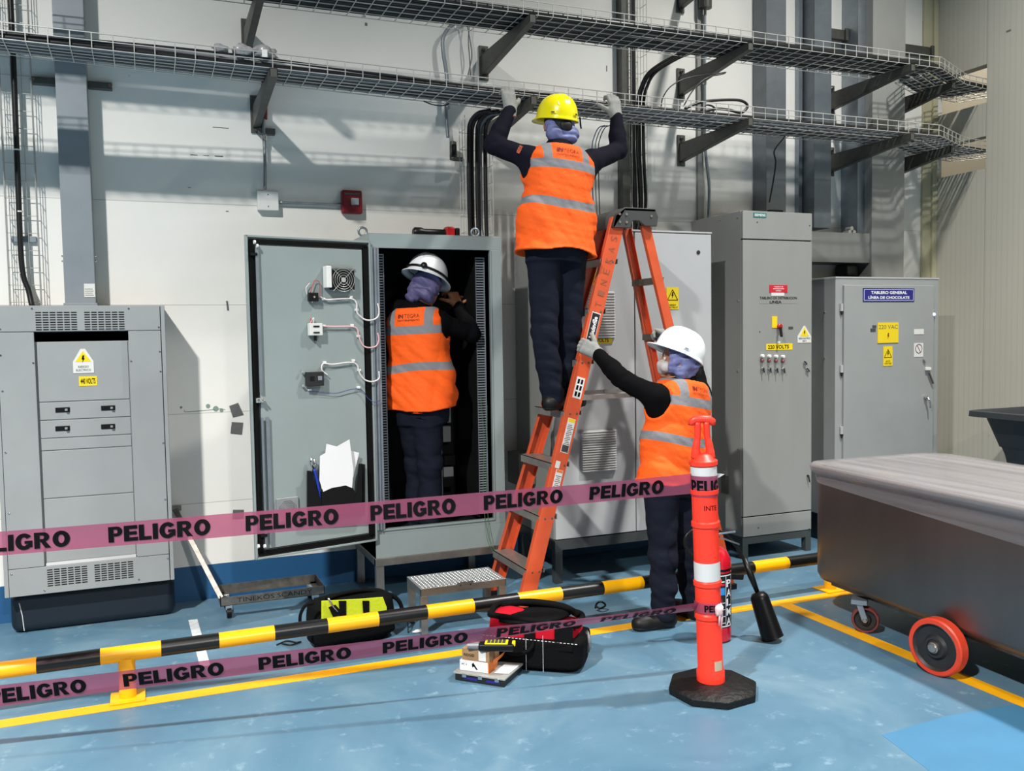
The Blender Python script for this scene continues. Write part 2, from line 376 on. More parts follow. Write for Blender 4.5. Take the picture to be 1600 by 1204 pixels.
_txt = {}
def block_word(word):
    "heavy sans capitals for PELIGRO built from bars and arcs"
    V, F = [], []; x = 0.0; T_, H = .31, 1.0
    def quad(p): F.append(tuple(range(len(V), len(V)+4))); V.extend(p)
    def rect(a, b, c, d): quad([(x+a, c), (x+b, c), (x+b, d), (x+a, d)])
    def arc(cx, cy, rx, ry, a0, a1, tx, ty, n=14):
        for i in range(n):
            a, b = math.radians(a0+(a1-a0)*i/n), math.radians(a0+(a1-a0)*(i+1)/n)
            quad([(x+cx+rx*math.cos(a), cy+ry*math.sin(a)), (x+cx+rx*math.cos(b), cy+ry*math.sin(b)), (x+cx+(rx-tx)*math.cos(b), cy+(ry-ty)*math.sin(b)), (x+cx+(rx-tx)*math.cos(a), cy+(ry-ty)*math.sin(a))])
    for ch in word:
        if ch == 'P': rect(0, T_, 0, 1); rect(T_, .48, .80, 1); rect(T_, .48, .36, .56); arc(.48, .68, .33, .32, -90, 90, .29, .21); w_ = .81
        elif ch == 'R': rect(0, T_, 0, 1); rect(T_, .50, .80, 1); rect(T_, .50, .40, .58); arc(.50, .70, .33, .30, -90, 90, .29, .21); quad([(x+.34, .42), (x+.62, .42), (x+.92, 0), (x+.60, 0)]); w_ = .92
        elif ch == 'E': rect(0, T_, 0, 1); rect(T_, .80, 0, .24); rect(T_, .74, .39, .61); rect(T_, .78, .76, 1); w_ = .78
        elif ch == 'L': rect(0, T_, 0, 1); rect(T_, .72, 0, .23); w_ = .72
        elif ch == 'I': rect(0, T_, 0, 1); w_ = T_
        elif ch == 'O': arc(.48, .5, .48, .52, 0, 360, .31, .25, 32); w_ = .96
        elif ch == 'G': arc(.48, .5, .48, .52, 35, 325, .31, .25, 28); rect(.50, .93, .36, .54); rect(.68, .93, .12, .40); w_ = .95
        x += w_+.075
    V = np.array(V); V[:, 0] /= x-.075; a, b = V.min(0), V.max(0); V = (V-(a+b)/2)/(b-a)
    F = [f if (V[f[1]][0]-V[f[0]][0])*(V[f[2]][1]-V[f[0]][1])-(V[f[1]][1]-V[f[0]][1])*(V[f[2]][0]-V[f[0]][0]) > 0 else f[::-1] for f in F]
    return V, F
def text_mesh(body, bold=0.0, spacing=1.0):
    if len(body) > 2 and 'PELIGRO'.startswith(body): return block_word(body)
    key = (body, bold, spacing)
    if key in _txt: return _txt[key]
    cu = bpy.data.curves.new('lettering', 'FONT'); cu.body = body; cu.offset = bold; cu.resolution_u = 3; cu.align_x = 'CENTER'; cu.space_character = spacing
    o = bpy.data.objects.new('lettering', cu); C.objects.link(o); bpy.context.view_layer.update()
    me = bpy.data.meshes.new_from_object(o.evaluated_get(bpy.context.evaluated_depsgraph_get()))
    V = np.array([v.co[:2] for v in me.vertices]); F = [tuple(p.vertices) for p in me.polygons]
    bpy.data.objects.remove(o); bpy.data.meshes.remove(me); bpy.data.curves.remove(cu)
    a, b = V.min(0), V.max(0); V = (V-(a+b)/2)/(b-a)
    _txt[key] = (V, F); return _txt[key]

def letters(mb, body, c, u, v, w, h, bold=0.0, spacing=1.0):
    "flat lettering centred at c, filling width w along u and height h along v"
    V, F = text_mesh(body, bold, spacing); c = np.array(c, float); u = np.array(u, float); v = np.array(v, float)
    mb.add(c+np.outer(V[:, 0]*w, u)+np.outer(V[:, 1]*h, v), F); return mb

X = np.array([1., 0, 0]); Y = np.array([0, 1., 0]); Z = np.array([0, 0, 1.])
BOLT = [(-.12, 1), (.32, 1), (.12, .25), (.42, .25), (-.28, -1), (-.05, -.1), (-.38, -.1)]

def spot(px, py, yp): return at(px, py, y=yp)
def rect_px(x0, y0, x1, y1, yp):
    "photo rectangle on the plane y=yp -> (xmin, xmax, zmin, zmax)"
    a = at(x0, y0, y=yp); b = at(x1, y1, y=yp); return a[0], b[0], b[2], a[2]
def sign(parent, name, px, yp, material, t=.003, label=None):
    "flat plate on a wall or door; px = photo rectangle"
    x0, x1, z0, z1 = rect_px(*px, yp); o = MB().box((x0, yp-t, z0), (x1, yp, z1)).obj(name, material, parent, label)
    return o, (x0, x1, z0, z1, yp-t)
def sign_text(o, R, lines, material, name='lettering'):
    "lines: (text, cx, cz, w, h, bold) in fractions of the plate"
    x0, x1, z0, z1, yp = R; mb = MB()
    for body, cx, cz, w_, h_, bold in lines:
        letters(mb, body, (x0+(x1-x0)*cx, yp-.001, z0+(z1-z0)*cz), X, Z, (x1-x0)*w_, (z1-z0)*h_, bold)
    return mb.obj(name, material, o)
def bolt_mark(o, R, cx, cz, h, material, name='bolt_symbol', tri=None):
    x0, x1, z0, z1, yp = R; c = np.array([x0+(x1-x0)*cx, yp-.0012, z0+(z1-z0)*cz]); H = (z1-z0)*h/2; mb = MB()
    mb.prism([(a*H, b*H) for a, b in BOLT], c, X, Z, (0, -.0006, 0))
    if tri:
        s = (z1-z0)*tri/2; P = [(-1.15, -1), (1.15, -1), (0, 1)]
        for i in range(3):
            p, q = np.array(P[i])*s, np.array(P[(i+1) % 3])*s
            mb.bar(c+X*p[0]+Z*(p[1]+s*.1), c+X*q[0]+Z*(q[1]+s*.1), s*.12, .0008, up=(0, 1, 0))
    return mb.obj(name, material, o)
def smoothpath(pts, n=8):
    "Catmull-Rom through pts"
    P = [np.array(p, float) for p in pts]; P = [2*P[0]-P[1]]+P+[2*P[-1]-P[-2]]; out = []
    for i in range(1, len(P)-2):
        for k in range(n):
            t = k/n; a, b, c, d = P[i-1:i+3]
            out.append(.5*((2*b)+(c-a)*t+(2*a-5*b+4*c-d)*t*t+(3*b-a-3*c+d)*t**3))
    out.append(P[-2]); return np.array(out)
# ================================================================== the setting
WY = 5.95; WX = 6.45; CH = 8.0
S = dict(kind='structure')
fl = MB().box((-9, -12, -.15), (12, 9, 0)).obj('floor', floor_material(), **S)
def patch(name, poly, m, z=.0012):
    return MB().prism(poly, (0, 0, .0002), X, Y, (0, 0, z)).obj(name, m, fl)
patch('painted_line', [(-1.6, 4.325), (4.6, 4.30), (4.6, 4.39), (-1.6, 4.415)], M['floor_yellow'])
patch('painted_line', [(3.47, 2.62), (3.56, 2.62), (3.56, 4.31), (3.47, 4.31)], M['floor_yellow'], .0010)
patch('painted_line', [(3.47, 2.62), (5.2, 2.62), (5.2, 2.71), (3.47, 2.71)], M['floor_yellow'], .0014)
a = at(300, 968, z=0); b = at(322, 1040, z=0)
patch('painted_line', [(a[0]-.02, a[1]), (a[0]+.03, a[1]), (b[0]+.02, b[1]), (b[0]-.03, b[1])], M['floor_white'])
repaint = mat('brighter_blue_floor_repaint', (66, 118, 152), .5, var=.08, vscale=3)
pts = [at(*p, z=0) for p in ((1378, 1148), (1480, 1118), (1600, 1098), (1760, 1190), (1700, 1330), (1500, 1240))]
patch('floor_repaint', [(p[0], p[1]) for p in pts], repaint, .0008)

wall_m = wall_material('white_painted_wall', (232, 230, 224), band=(.222, (30, 84, 128)), seams=(.62, 1.19, 1.87, 2.5))
MB().box((-9, WY, 0), (WX+.1, WY+.15, CH)).obj('wall_back', wall_m, **S)
rib = wall_material('ribbed_cream_wall_panel', (190, 187, 174), panel=.05, var=.03)
mb = MB()
for y0, y1, z0, z1 in ((-12, 5.41, 0, CH), (5.41, WY, 0, 2.955), (5.41, WY, 3.22, 3.49), (5.41, WY, 3.80, CH)):
    mb.box((WX, y0, z0), (WX+.1, y1, z1))
mb.box((WX-.005, 4.1, 0), (WX, 5.41, CH))
mb.obj('wall_right', rib, **S)
trimm = mat('cream_corner_cover', (186, 180, 150), .5, var=.05)
MB().box((6.31, 5.925, 0), (6.43, WY, CH)).box((6.43, 5.90, 0), (WX, WY, CH)).box((6.40, 5.90, 0), (6.43, 5.93, CH)).obj('trim_1', trimm, bevel=.004, **S)
# the hall past the openings in the right wall
MB().box((8.6, 4.0, 0), (8.7, 9, CH)).box((6.6, 7.9, 0), (8.6, 8.0, CH)).obj('wall_far', wall_material('pale_far_wall', (222, 214, 196)), **S)
def strip_marks(name, pts, material, label):
    a, b, c, d = [at(*p, y=WY) for p in pts]; mb = MB()
    P = [np.array(p) for p in (a, b, c, d)]; off = np.array([0, -.002, 0])
    mb.loft([[p for p in P][::-1], [p+off for p in P][::-1]]); return mb.obj(name, material, label=label, cat='tape', group='dark tape squares on the white wall')
strip_marks('tape_square', ((358, 634), (372, 629), (381, 648), (364, 652)), M['tape_grey'], 'tilted dark tape square on the wall, topmost of the column')
strip_marks('tape_square', ((362, 659), (380, 660), (378, 679), (360, 677)), M['tape_grey'], 'dark tape square on the wall just below the tilted one')
strip_marks('tape_square', ((364, 796), (381, 796), (381, 810), (363, 811)), M['tape_grey'], 'lowest dark tape square on the wall near the pink tape')
strip_marks('tape_square', ((353, 470), (356, 470), (358, 485), (355, 485)), M['tape_grey'], 'thin dark tape strip high on the wall, left of the open door')
g = MB()
pts = [at(x, y, y=WY-.001) for x, y in ((288, 640), (289, 643), (305, 642), (318, 641), (346, 638), (352, 640))]
g.tube(pts, .0016, 5)
for x, y, s in ((325, 634, .014), (337, 638, .018), (346, 641, .012), (283, 636, .008)): g.cyl(at(x, y, y=WY-.0015), at(x, y, y=WY), s, n=7)
g.obj('trim_2', mat('green_grey_scuff', (120, 142, 132), .7), **S)

dk = MB()
for x, y, w2_, h2_ in ((340, 199, 7, 1.2), (352, 200, 5, 1), (303, 242, 5, 1.2), (342, 244, 6, 1.6), (322, 243, 4, 1), (296, 293, 2, 1), (355, 330, 2, 1.4), (568, 25, 3, 3), (572, 38, 2, 5), (1412, 263, 1, 12), (948, 107, 1, 10), (1576, 48, 5, 3)):
    p = at(x, y, y=WY-.0012) if x < 1500 else at(x, y, x=WX-.006); s_ = .0042
    dk.box(p-(w2_*s_ if x < 1500 else .001, 0 if x < 1500 else w2_*s_, h2_*s_*.5), p+(w2_*s_ if x < 1500 else 0, .001 if x < 1500 else w2_*s_, h2_*s_*.5))
dk.obj('trim_4', mat('dark_wall_chip', (120, 112, 102), .8), **S)
# ================================================================== left switchboard
y0 = 5.60
T = thing('switchboard_cabinet', (-.33, 5.75, 0), 'grey wall switchboard with top and bottom vents and four breaker levers, far left', 'cabinet')
xl, xr, zb, zt = -.775, .108, .237, 1.856
MB().box((xl, y0+.03, zb), (xr, WY-.001, zt)).box((xr-.022, y0, zb), (xr, y0+.03, zt)).box((xl, y0, zb), (xl+.022, y0+.03, zt)).obj('body', M['cab'], T, bevel=.003)
def panel(px, name='cover_panel', yp=y0, t=.02, m=None):
    a, b, c, d = rect_px(*px, yp); return MB().box((a, yp, c), (b, yp+t, d)).obj(name, m or M['cab'], T, bevel=.002), (a, b, c, d, yp)
zc1 = at(100, 518, y=y0)[2]; zc0 = .395
xa, xb = at(55, 600, y=y0)[0]+.004, at(203, 600, y=y0)[0]+.002
XR = xr-.026; XL = xl+.024
def pl(x0, x1, z0, z1, yp=y0, t=.025): return MB().box((x0, yp, z0), (x1, yp+t, z1)).obj('cover_panel', M['cab'], T, bevel=.002)
ptop = pl(XL, XR, zc1+.003, zt-.001); pbot = pl(XL, XR, zb+.001, zc0-.003)
pl(XL, xa, zc0, zc1); pl(xb, XR, zc0, zc1)
xs = (xa+.008, xb-.006); zz = [zc1-.055, .0, .0, .0, .0, .0, zc0+.012]
for i, py in enumerate((629, 657, 685, 704, 778)): zz[i+1] = at(130, py-3, y=y0+.02)[2]
for i in range(6): MB().box((xs[0], y0+.024, zz[i+1]+.002), (xs[1], y0+.05, zz[i]-.002)).obj('cover_panel', M['cab'], T, bevel=.003)
MB().box((xa, y0+.03, zz[0]), (xb, y0+.05, zc1)).obj('recess', M['cab_dark'], T)
MB().prism([(0, 0), (.03, 0), (.03, .018), (0, .003)], (xs[0], y0+.002, zc0-.002), Y, Z, (xs[1]-xs[0], 0, 0)).obj('sloped_lip', M['cab_light'], T)
def louvre(par, x0, x1, z0, z1, yp):
    mb = MB(); w_ = (x1-x0)/12.9
    for c in range(12):
        if c == 6: mb.obj('vent_slots', M['black'], par); mb = MB()
        cx = x0+w_*(c*1.0+(.9 if c > 5 else 0))
        for r_ in range(8):
            cz = z1-(z1-z0)*(r_+.3)/8; mb.box((cx, yp-.0012, cz-(z1-z0)*.028), (cx+w_*.8, yp+.001, cz+(z1-z0)*.028))
    mb.obj('vent_slots', M['black'], par)
a_, b_, c_, d_ = rect_px(55, 487, 197, 516, y0); louvre(ptop, a_, b_, c_, d_, y0)
a_, b_, c_, d_ = rect_px(73, 879, 211, 909, y0); louvre(pbot, a_, b_, zb+.035, zc0-.02, y0)
scr = [(50, 482), (201, 482), (249, 511), (0, 514), (250, 549), (251, 580), (1, 555), (4, 611), (9, 707), (14, 802), (255, 692), (258, 780), (205, 564), (52, 567), (18, 897), (263, 872), (70, 922), (217, 905)]
for px, py in scr:
    p = at(px, py, y=y0); p[0] = min(max(p[0], xl+.03), XR-.008); MB().lathe(p, (0, -1, 0), [(-.002, .0055), (.002, .0055), (.004, .003)], 10).obj('screw', M['chrome'], T)
for px in ((98, 640), (169, 637), (98, 669), (169, 666)):
    p = at(*px, y=y0+.024)
    b = MB().box(p+(-.037, -.004, -.014), p+(.037, .002, .014)).obj('breaker', M['black'], T, bevel=.002)
    MB().box(p+(.012, -.022, -.006), p+(.026, -.004, .006)).obj('breaker_lever', M['cab_mid'], b, bevel=.002)
yc = y0+.024
a_, b_, c_, d_ = rect_px(113, 545, 147, 582, yc)
cx = (a_+b_)/2; hw = (b_-a_)/2
o = MB().prism([(-hw, 0), (hw, 0), (hw, .065), (.012, d_-c_), (-.012, d_-c_), (-hw, .065)], (cx, yc-.001, c_), X, Z, (0, -.002, 0)).obj('warning_sign', M['label_white'], T, 'white and yellow triangular electrical warning sign')
R = (a_, b_, c_, d_, yc-.003)
MB().prism([(-hw*.78, .064), (hw*.78, .064), (0, d_-c_-.012)], (cx, yc-.003, c_), X, Z, (0, -.001, 0)).obj('yellow_triangle', M['yellow'], o)
bolt_mark(o, (a_, b_, c_, d_, yc-.004), .5, .58, .3, M['ink'])
sign_text(o, R, [('RIESGO', .5, .26, .5, .09, .01), ('ELECTRICO', .5, .12, .72, .09, .01)], M['ink_grey'])
o, R = sign(T, 'voltage_label', (123, 588, 152, 602), yc, M['yellow'], .002)
sign_text(o, R, [('440 VOLTS', .5, .5, .82, .58, .02)], M['ink'])
MB().box((xl+.01, y0+.09, 0), (xr, WY-.001, zb)).obj('plinth', mat('blue_plinth_with_painted_shade', (13, 26, 38), .5), T, bevel=.05, seg=4)  # deep shade under the cabinet is put into the blue plinth's colour
pp = [at(*q, y=y0+.085) for q in ((30, 942), (35, 962), (38, 985))]
MB().tube(pp, .003, 5).obj('chipped_edge', M['floor_white'], T)

# wireway duct rising from the switchboard
def duct(name, x0, x1, ya, yb, z0, z1, m, label, cat='duct', bevel=.003): return MB().box((x0, ya, z0), (x1, yb, z1)).obj(name, m, None, label, cat, bevel=bevel)
D = thing('wireway_duct', (-.34, 5.87, zt), 'blue-grey steel wireway rising from the left switchboard', 'duct')
MB().box((-.425, 5.80, zt), (-.262, WY-.001, 6.5)).obj('duct_body', M['duct_blue'], D, bevel=.003)
MB().box((-.433, 5.792, zt), (-.254, WY-.001, zt+.02)).obj('collar', M['duct_blue'], D, bevel=.002)
x0_, x1_, z0_, z1_ = rect_px(131, 443, 149, 464, 5.80)
o = MB().box((x0_, 5.797, z0_), (x1_, 5.80, z1_)).obj('white_label', M['label_white'], D)
mb = MB()
for i in range(4): mb.box((x0_+.004, 5.796, z0_+.01+i*.012), (x1_-.008-.004*(i % 2), 5.797, z0_+.013+i*.012))
mb.obj('printed_lines', M['ink_grey'], o)
for px, py in ((99, 400), (99, 408), (151, 400), (151, 408)):
    p = at(px, py, y=5.83); MB().lathe((-.428 if px < 120 else -.258, 5.83, p[2]), (-1 if px < 120 else 1, 0, 0), [(0, .006), (.006, .006), (.008, .003)], 8).obj('bolt', M['chrome'], D)
# strut on the wall behind the duct, thin wall strut
st = thing('strut_channel', (-.36, 5.93, 2.98), 'short dark steel strut fixed across the wall behind the left duct', 'strut')
pz = at(120, 132, y=5.93)[2]
MB().box((-.56, 5.90, pz-.02), (-.13, WY-.001, pz+.02)).obj('channel', M['strut'], st, bevel=.003)
for x_ in (-.55, -.14): MB().cyl((x_, 5.885, pz), (x_, 5.90, pz), .013, n=6).obj('clamp', M['chrome'], st)

def mesh_channel(name, xc, yc_, wd, dp, z0, z1, label, step=.1, ncab=1, cab_r=.02, m=None, group=None):
    "vertical wire mesh riser"
    T = thing(name, (xc, yc_, z0), label, 'cable tray', group); mb = MB(); r = .0022
    for dx, dy in ((-wd/2, -dp), (-wd/2, 0), (-wd/6, 0), (wd/6, 0), (wd/2, 0), (wd/2, -dp), (-wd/2, -dp/2), (wd/2, -dp/2)): mb.tube([(xc+dx, yc_+dy, z0), (xc+dx, yc_+dy, z1)], r, 5)
    z = z0+.03
    while z < z1: mb.tube([(xc-wd/2, yc_-dp, z), (xc-wd/2, yc_, z), (xc+wd/2, yc_, z), (xc+wd/2, yc_-dp, z)], r, 5); z += step
    mb.obj('wire_mesh', M['wire'], T); return T
tt = mesh_channel('wire_mesh_riser', -.635, 5.92, .16, .06, zt, 6.4, 'zinc wire mesh riser with one thick black cable, far left wall', .1)
MB().box((-.70, 5.925, 2.235), (-.57, WY-.001, 2.27)).obj('fixing_bar', M['galv'], tt, bevel=.002)
pts = smoothpath([(-.60, 5.85, 1.86), (-.615, 5.865, 1.95), (-.645, 5.87, 2.1), (-.645, 5.875, 2.6), (-.64, 5.875, 3.3), (-.64, 5.875, 4.2), (-.64, 5.875, 6.3)])
MB().tube(pts, .0155, 12).obj('power_cable', M['cable'], None, 'thick black power cable running down the far left mesh riser', 'cable', smooth=True)
for i, (z, q) in enumerate(((2.05, 0), (2.4, 0), (2.75, 0))):
    MB().lathe((-.643, 5.873, z), (0, 0, 1), [(0, .017), (.008, .017)], 12).obj('cable_tie', M['label_white'], tt)

# ================================================================== open cabinet (middle)
yf = 5.35; cx0, cx1, cz0, cz1 = 1.262, 2.122, .290, 2.278
T = thing('open_control_cabinet', (1.69, 5.65, 0), 'tall green-grey control cabinet standing open with a worker inside', 'cabinet')
ox0, ox1, oz0, oz1 = at(590, 600, y=yf)[0], at(768, 600, y=yf)[0], at(680, 818, y=yf)[2], at(680, 389, y=yf)[2]
sh = .004
mb = MB().box((cx0, yf, cz0), (cx0+sh, WY-.01, cz1)).box((cx1-sh, yf, cz0), (cx1, WY-.01, cz1)).box((cx0, yf, cz1-sh), (cx1, WY-.01, cz1)).box((cx0, yf, cz0), (cx1, WY-.01, oz0-.035))
mb.box((cx0+sh, yf, oz1), (cx1-sh, yf+.02, cz1-sh)).box((cx0+sh, yf, oz0-.035), (cx1-sh, yf+.02, oz0)).box((cx0+sh, yf, oz0), (ox0, yf+.02, oz1)).box((ox1, yf, oz0), (cx1-sh, yf+.02, oz1))
mb.obj('enclosure', M['cab_green'], T, bevel=.003)
MB().box((ox0-.002, yf-.008, oz0-.012), (ox1+.002, yf+.006, oz0)).box((ox0-.008, yf-.008, oz0-.01), (ox0, yf+.006, oz1)).box((ox1, yf-.008, oz0-.01), (ox1+.008, yf+.006, oz1)).box((ox0-.002, yf-.008, oz1), (ox1+.002, yf+.006, oz1+.008)).obj('door_lip', M['cab_green'], T)
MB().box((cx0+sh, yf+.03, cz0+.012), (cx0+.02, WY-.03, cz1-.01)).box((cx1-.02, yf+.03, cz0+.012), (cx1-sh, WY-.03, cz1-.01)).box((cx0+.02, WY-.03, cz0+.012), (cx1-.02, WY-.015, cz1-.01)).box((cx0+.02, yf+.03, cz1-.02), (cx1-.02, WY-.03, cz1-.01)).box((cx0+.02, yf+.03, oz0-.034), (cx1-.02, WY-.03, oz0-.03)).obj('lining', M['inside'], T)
def wiring_duct(x, w_, ya, z0, z1, dp=.07):
    D = MB().box((x, ya+dp-.004, z0), (x+w_, ya+dp, z1)).box((x+w_-.003, ya, z0), (x+w_, ya+dp, z1)).box((x, ya, z0), (x+.003, ya+dp, z1)).box((x+w_*.92, ya-.002, z0), (x+w_, ya+.006, z1)).obj('wiring_duct', M['wiring'], T)
    mb = MB(); z = z0
    while z < z1: mb.box((x+.002, ya, z), (x+w_-.004, ya+.004, z+.0075)); z += .0165
    mb.obj('duct_slats', M['wiring'], D)
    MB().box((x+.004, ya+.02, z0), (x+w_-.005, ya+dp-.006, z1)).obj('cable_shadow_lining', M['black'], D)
xa_ = at(604, 600, y=5.42)[0]; wiring_duct(xa_-.066, .066, 5.42, oz0+.03, oz1-.03)
xb_ = at(746, 600, y=5.42)[0]; wiring_duct(xb_, .062, 5.42, oz0+.02, oz1-.04)
wiring_duct(1.80, .05, 5.82, oz0+.05, 1.5, .06)
MB().box((xb_-.006, 5.42, oz0), (xb_, 5.80, oz1-.04)).obj('side_plate', M['inside'], T)
for (px0, py0, px1, py1, m_, dpt) in ((692, 636, 705, 660, 'cab_mid', .05), (692, 666, 705, 690, 'cab_mid', .05), (694, 712, 712, 726, 'black', .08), (693, 730, 709, 744, 'cab_light', .07), (693, 746, 711, 760, 'black', .09), (694, 529, 704, 540, 'wiring', .05), (690, 780, 735, 806, 'black', .1), (712, 540, 726, 600, 'black', .06)):
    a_, b_, c_, d_ = rect_px(px0, py0, px1, py1, 5.9-dpt); MB().box((a_, 5.9-dpt, c_), (b_, WY-.03, d_)).obj('control_module', M[m_], T, bevel=.004)
MB().box((1.70, 5.84, .72), (1.80, 5.915, .735)).box((1.70, 5.84, 1.06), (1.80, 5.915, 1.075)).obj('mounting_rail', M['galv'], T)
# hinge, eye bolts
hg = MB(); hg.cyl((cx0+.035, yf-.016, oz0), (cx0+.035, yf-.016, oz1), .009, n=12).cyl((cx0+.014, yf-.02, oz0), (cx0+.014, yf-.02, oz1), .007, n=10).box((cx0+.004, yf-.012, oz0), (cx0+.06, yf, oz1)); hg.obj('piano_hinge', M['galv'], T)
for px, py, yy in ((564, 358, 5.62), (775, 366, 5.50)):
    p = np.array([cx0+.03 if px < 600 else cx1-.12, yy, cz1]); t = np.linspace(0, 2*PI, 25)
    MB().tube([p+(math.cos(a)*.026, 0, .038+math.sin(a)*.026) for a in t], .0075, 8, caps=False).cyl(p, p+(0, 0, .014), .014, n=12).obj('lifting_eye', M['galv'], T, smooth=True, angle=60)
# stand
sz = cz0; 
stn = MB()
for x_ in (cx0+.02, cx1-.05):
    for y_ in (yf, WY-.06): stn.box((x_-.02, y_, 0), (x_+.03, y_+.045, sz-.045))
stn.box((cx0-.004, yf-.006, sz-.048), (cx1+.004, yf+.035, sz)).box((cx0-.004, yf, sz-.048), (cx0+.036, WY-.01, sz)).box((cx1-.036, yf, sz-.048), (cx1+.004, WY-.01, sz)).box((cx0, WY-.05, sz-.048), (cx1, WY-.01, sz))
stn.obj('stand', M['steel_plain'], T, 'stainless steel stand', bevel=.003)
# door
h0 = np.array([1.268, 5.335]); dfree_t = at(381, 368, z=2.226); 
fr = np.array([.528, 5.165]); du = np.array([*(fr-h0), 0]); dl = np.linalg.norm(du); du /= dl; dn = np.array([du[1], -du[0], 0.0]); dn = dn if dn[1] < 0 else -dn   # dn: towards the camera (inner face)
zd0, zd1 = .408, 2.226
def dp_(s, n_, z): return np.array([h0[0], h0[1], 0])+du*s*dl+dn*n_+Z*z
door = MB().obox((dp_(.5, -.012, (zd0+zd1)/2)), (du, Z, dn), (dl/2, (zd1-zd0)/2, .003)).obj('door', M['cab_green'], T, 'open door with its inner face showing')
mb = MB()
for s0, s1, a, b in ((0, 1, zd0, zd0+.012), (0, 1, zd1-.012, zd1)): mb.obox(dp_((s0+s1)/2, -.002, (a+b)/2), (du, Z, dn), (dl/2, (b-a)/2, .012))
for s_ in (.008, .992): mb.obox(dp_(s_, -.002, (zd0+zd1)/2), (du, Z, dn), (.006, (zd1-zd0)/2, .012))
mb.obj('door_frame', M['cab_green'], door, bevel=.002)
mb = MB()
for s0, s1, z_ in ((0.03, .97, zd0+.032), (.03, .97, zd1-.034)): mb.obox(dp_(.5, -.001, z_), (du, Z, dn), (dl*.47, .013, .009))
for s_, hw_ in ((.045, .016), (.955, .014)): mb.obox(dp_(s_, -.001, (zd0+zd1)/2), (du, Z, dn), (hw_, (zd1-zd0)/2-.03, .009))
mb.obj('gasket', M['gasket'], door)
MB().obox(dp_(.5, .002, (zd0+zd1)/2), (du, Z, dn), (dl*.425, (zd1-zd0)/2-.055, .006)).obj('inner_panel', M['cab_green'], door, bevel=.003)
def dpx(px, py, n_=.01):
    "pixel -> point on the door's inner face"
    v = _f+_r*(px-800)/FPX+_d*(py-602)/FPX; p0 = np.array([h0[0], h0[1], 0])+dn*n_
    return EYE+v*((p0-EYE).dot(dn)/v.dot(dn))
def dbox(px0, py0, px1, py1, n0, n1):
    a, b = dpx(px0, py0, n0), dpx(px1, py1, n0); c = (a+b)/2+dn*(n1-n0)/2; hw_ = abs((b-a).dot(du))/2; hz = abs(a[2]-b[2])/2
    return c, (du, Z, dn), (hw_, hz, abs(n1-n0)/2)
# latch rods and handle block
s_ = .90
MB().obox(dp_(.925, .022, 1.75), (du, Z, dn), (.009, .40, .003)).obox(dp_(.885, .022, .85), (du, Z, dn), (.010, .36, .003)).obox(dp_(.925, .022, .85), (du, Z, dn), (.006, .36, .003)).obj('latch_rod', M['galv'], door)
for p in ((398, 378), (402, 384), (404, 853), (414, 853)):
    c = dpx(*p, .03); MB().cyl(c-du*.004, c+du*.006, .011, n=16).obj('latch_roller', M['white'], door, smooth=True, angle=40)
c = dpx(405, 625, .02)
MB().obox(c, (du, Z, dn), (.022, .014, .012)).cyl(c+dn*.01, c+dn*.032, .008).cyl(c-du*.02, c-du*.02+dn*.03, .006).obj('latch_handle', M['chrome'], door, bevel=.002)
c = dpx(396, 397, .02); MB().obox(c, (du, Z, dn), (.018, .008, .012)).obj('rod_guide', M['black'], door)
c = dpx(412, 836, .02); MB().obox(c, (du, Z, dn), (.018, .008, .012)).obj('rod_guide', M['black'], door)
# fan
c, ax, hf = dbox(514, 422, 550, 453, .015, .055)
fan = MB().obox(c, ax, hf).obj('cooling_fan', M['black'], door, bevel=.003)
mb = MB(); cc = c+dn*(hf[2]+.003); t = np.linspace(0, 2*PI, 33)
for k in range(1, 6): mb.tube([cc+(du*math.cos(a)+Z*math.sin(a))*hf[0]*k*.19 for a in t], .0011, 5, caps=False)
for a in (PI/4, 3*PI/4, 5*PI/4, 7*PI/4): mb.tube([cc+(du*math.cos(a)+Z*math.sin(a))*.008, cc+(du*math.cos(a)+Z*math.sin(a))*hf[0]*1.3], .0013, 5)
mb.cyl(cc-dn*.002, cc+dn*.001, .014, n=16); mb.obj('fan_guard', M['wire'], fan)
c, ax, hf = dbox(504, 416, 513, 450, .015, .07); MB().obox(c, ax, hf).obj('terminal_cover', M['white'], fan, bevel=.004)
c, ax, hf = dbox(507, 414, 551, 418, .02, .03); MB().obox(c, ax, hf).obj('fan_bracket', M['alu'], fan)
c, ax, hf = dbox(480, 457, 495, 471, .015, .045); sw = MB().obox(c, ax, hf).obj('thermostat', M['black'], door, bevel=.003)
MB().cyl(c+dn*hf[2], c+dn*(hf[2]+.006), .006, n=12).obj('dial', M['chrome'], sw)
# contact block and selector block
c, ax, hf = dbox(480, 505, 501, 524, .015, .05); cb = MB().obox(c, ax, hf).obj('contact_block', M['label_white'], door, bevel=.004)
mb = MB()
for i in (-1, 1): mb.obox(c+Z*hf[1]*.5*i+dn*hf[2], (du, Z, dn), (hf[0]*.45, .004, .004))
mb.obox(c-Z*(hf[1]+.012), (du, Z, dn), (.006, .018, .008)); mb.obj('contact_slot', M['black'], cb)
c, ax, hf = dbox(476, 581, 503, 602, .015, .05); sb = MB().obox(c, ax, hf).obj('selector_block', M['cast'], door, bevel=.003)
for i in (-.5, .4): MB().obox(c+du*hf[0]*i+dn*hf[2]+Z*.004, (du, Z, dn), (.012, .012, .003)).obj('selector_label', M['wiring' if i < 0 else 'black'], sb)
for p in ((471, 580), (472, 602), (503, 599)):
    q = dpx(*p, .02); MB().cyl(q, q+dn*.012, .007, n=12).obj('fixing_screw', M['chrome'], door)
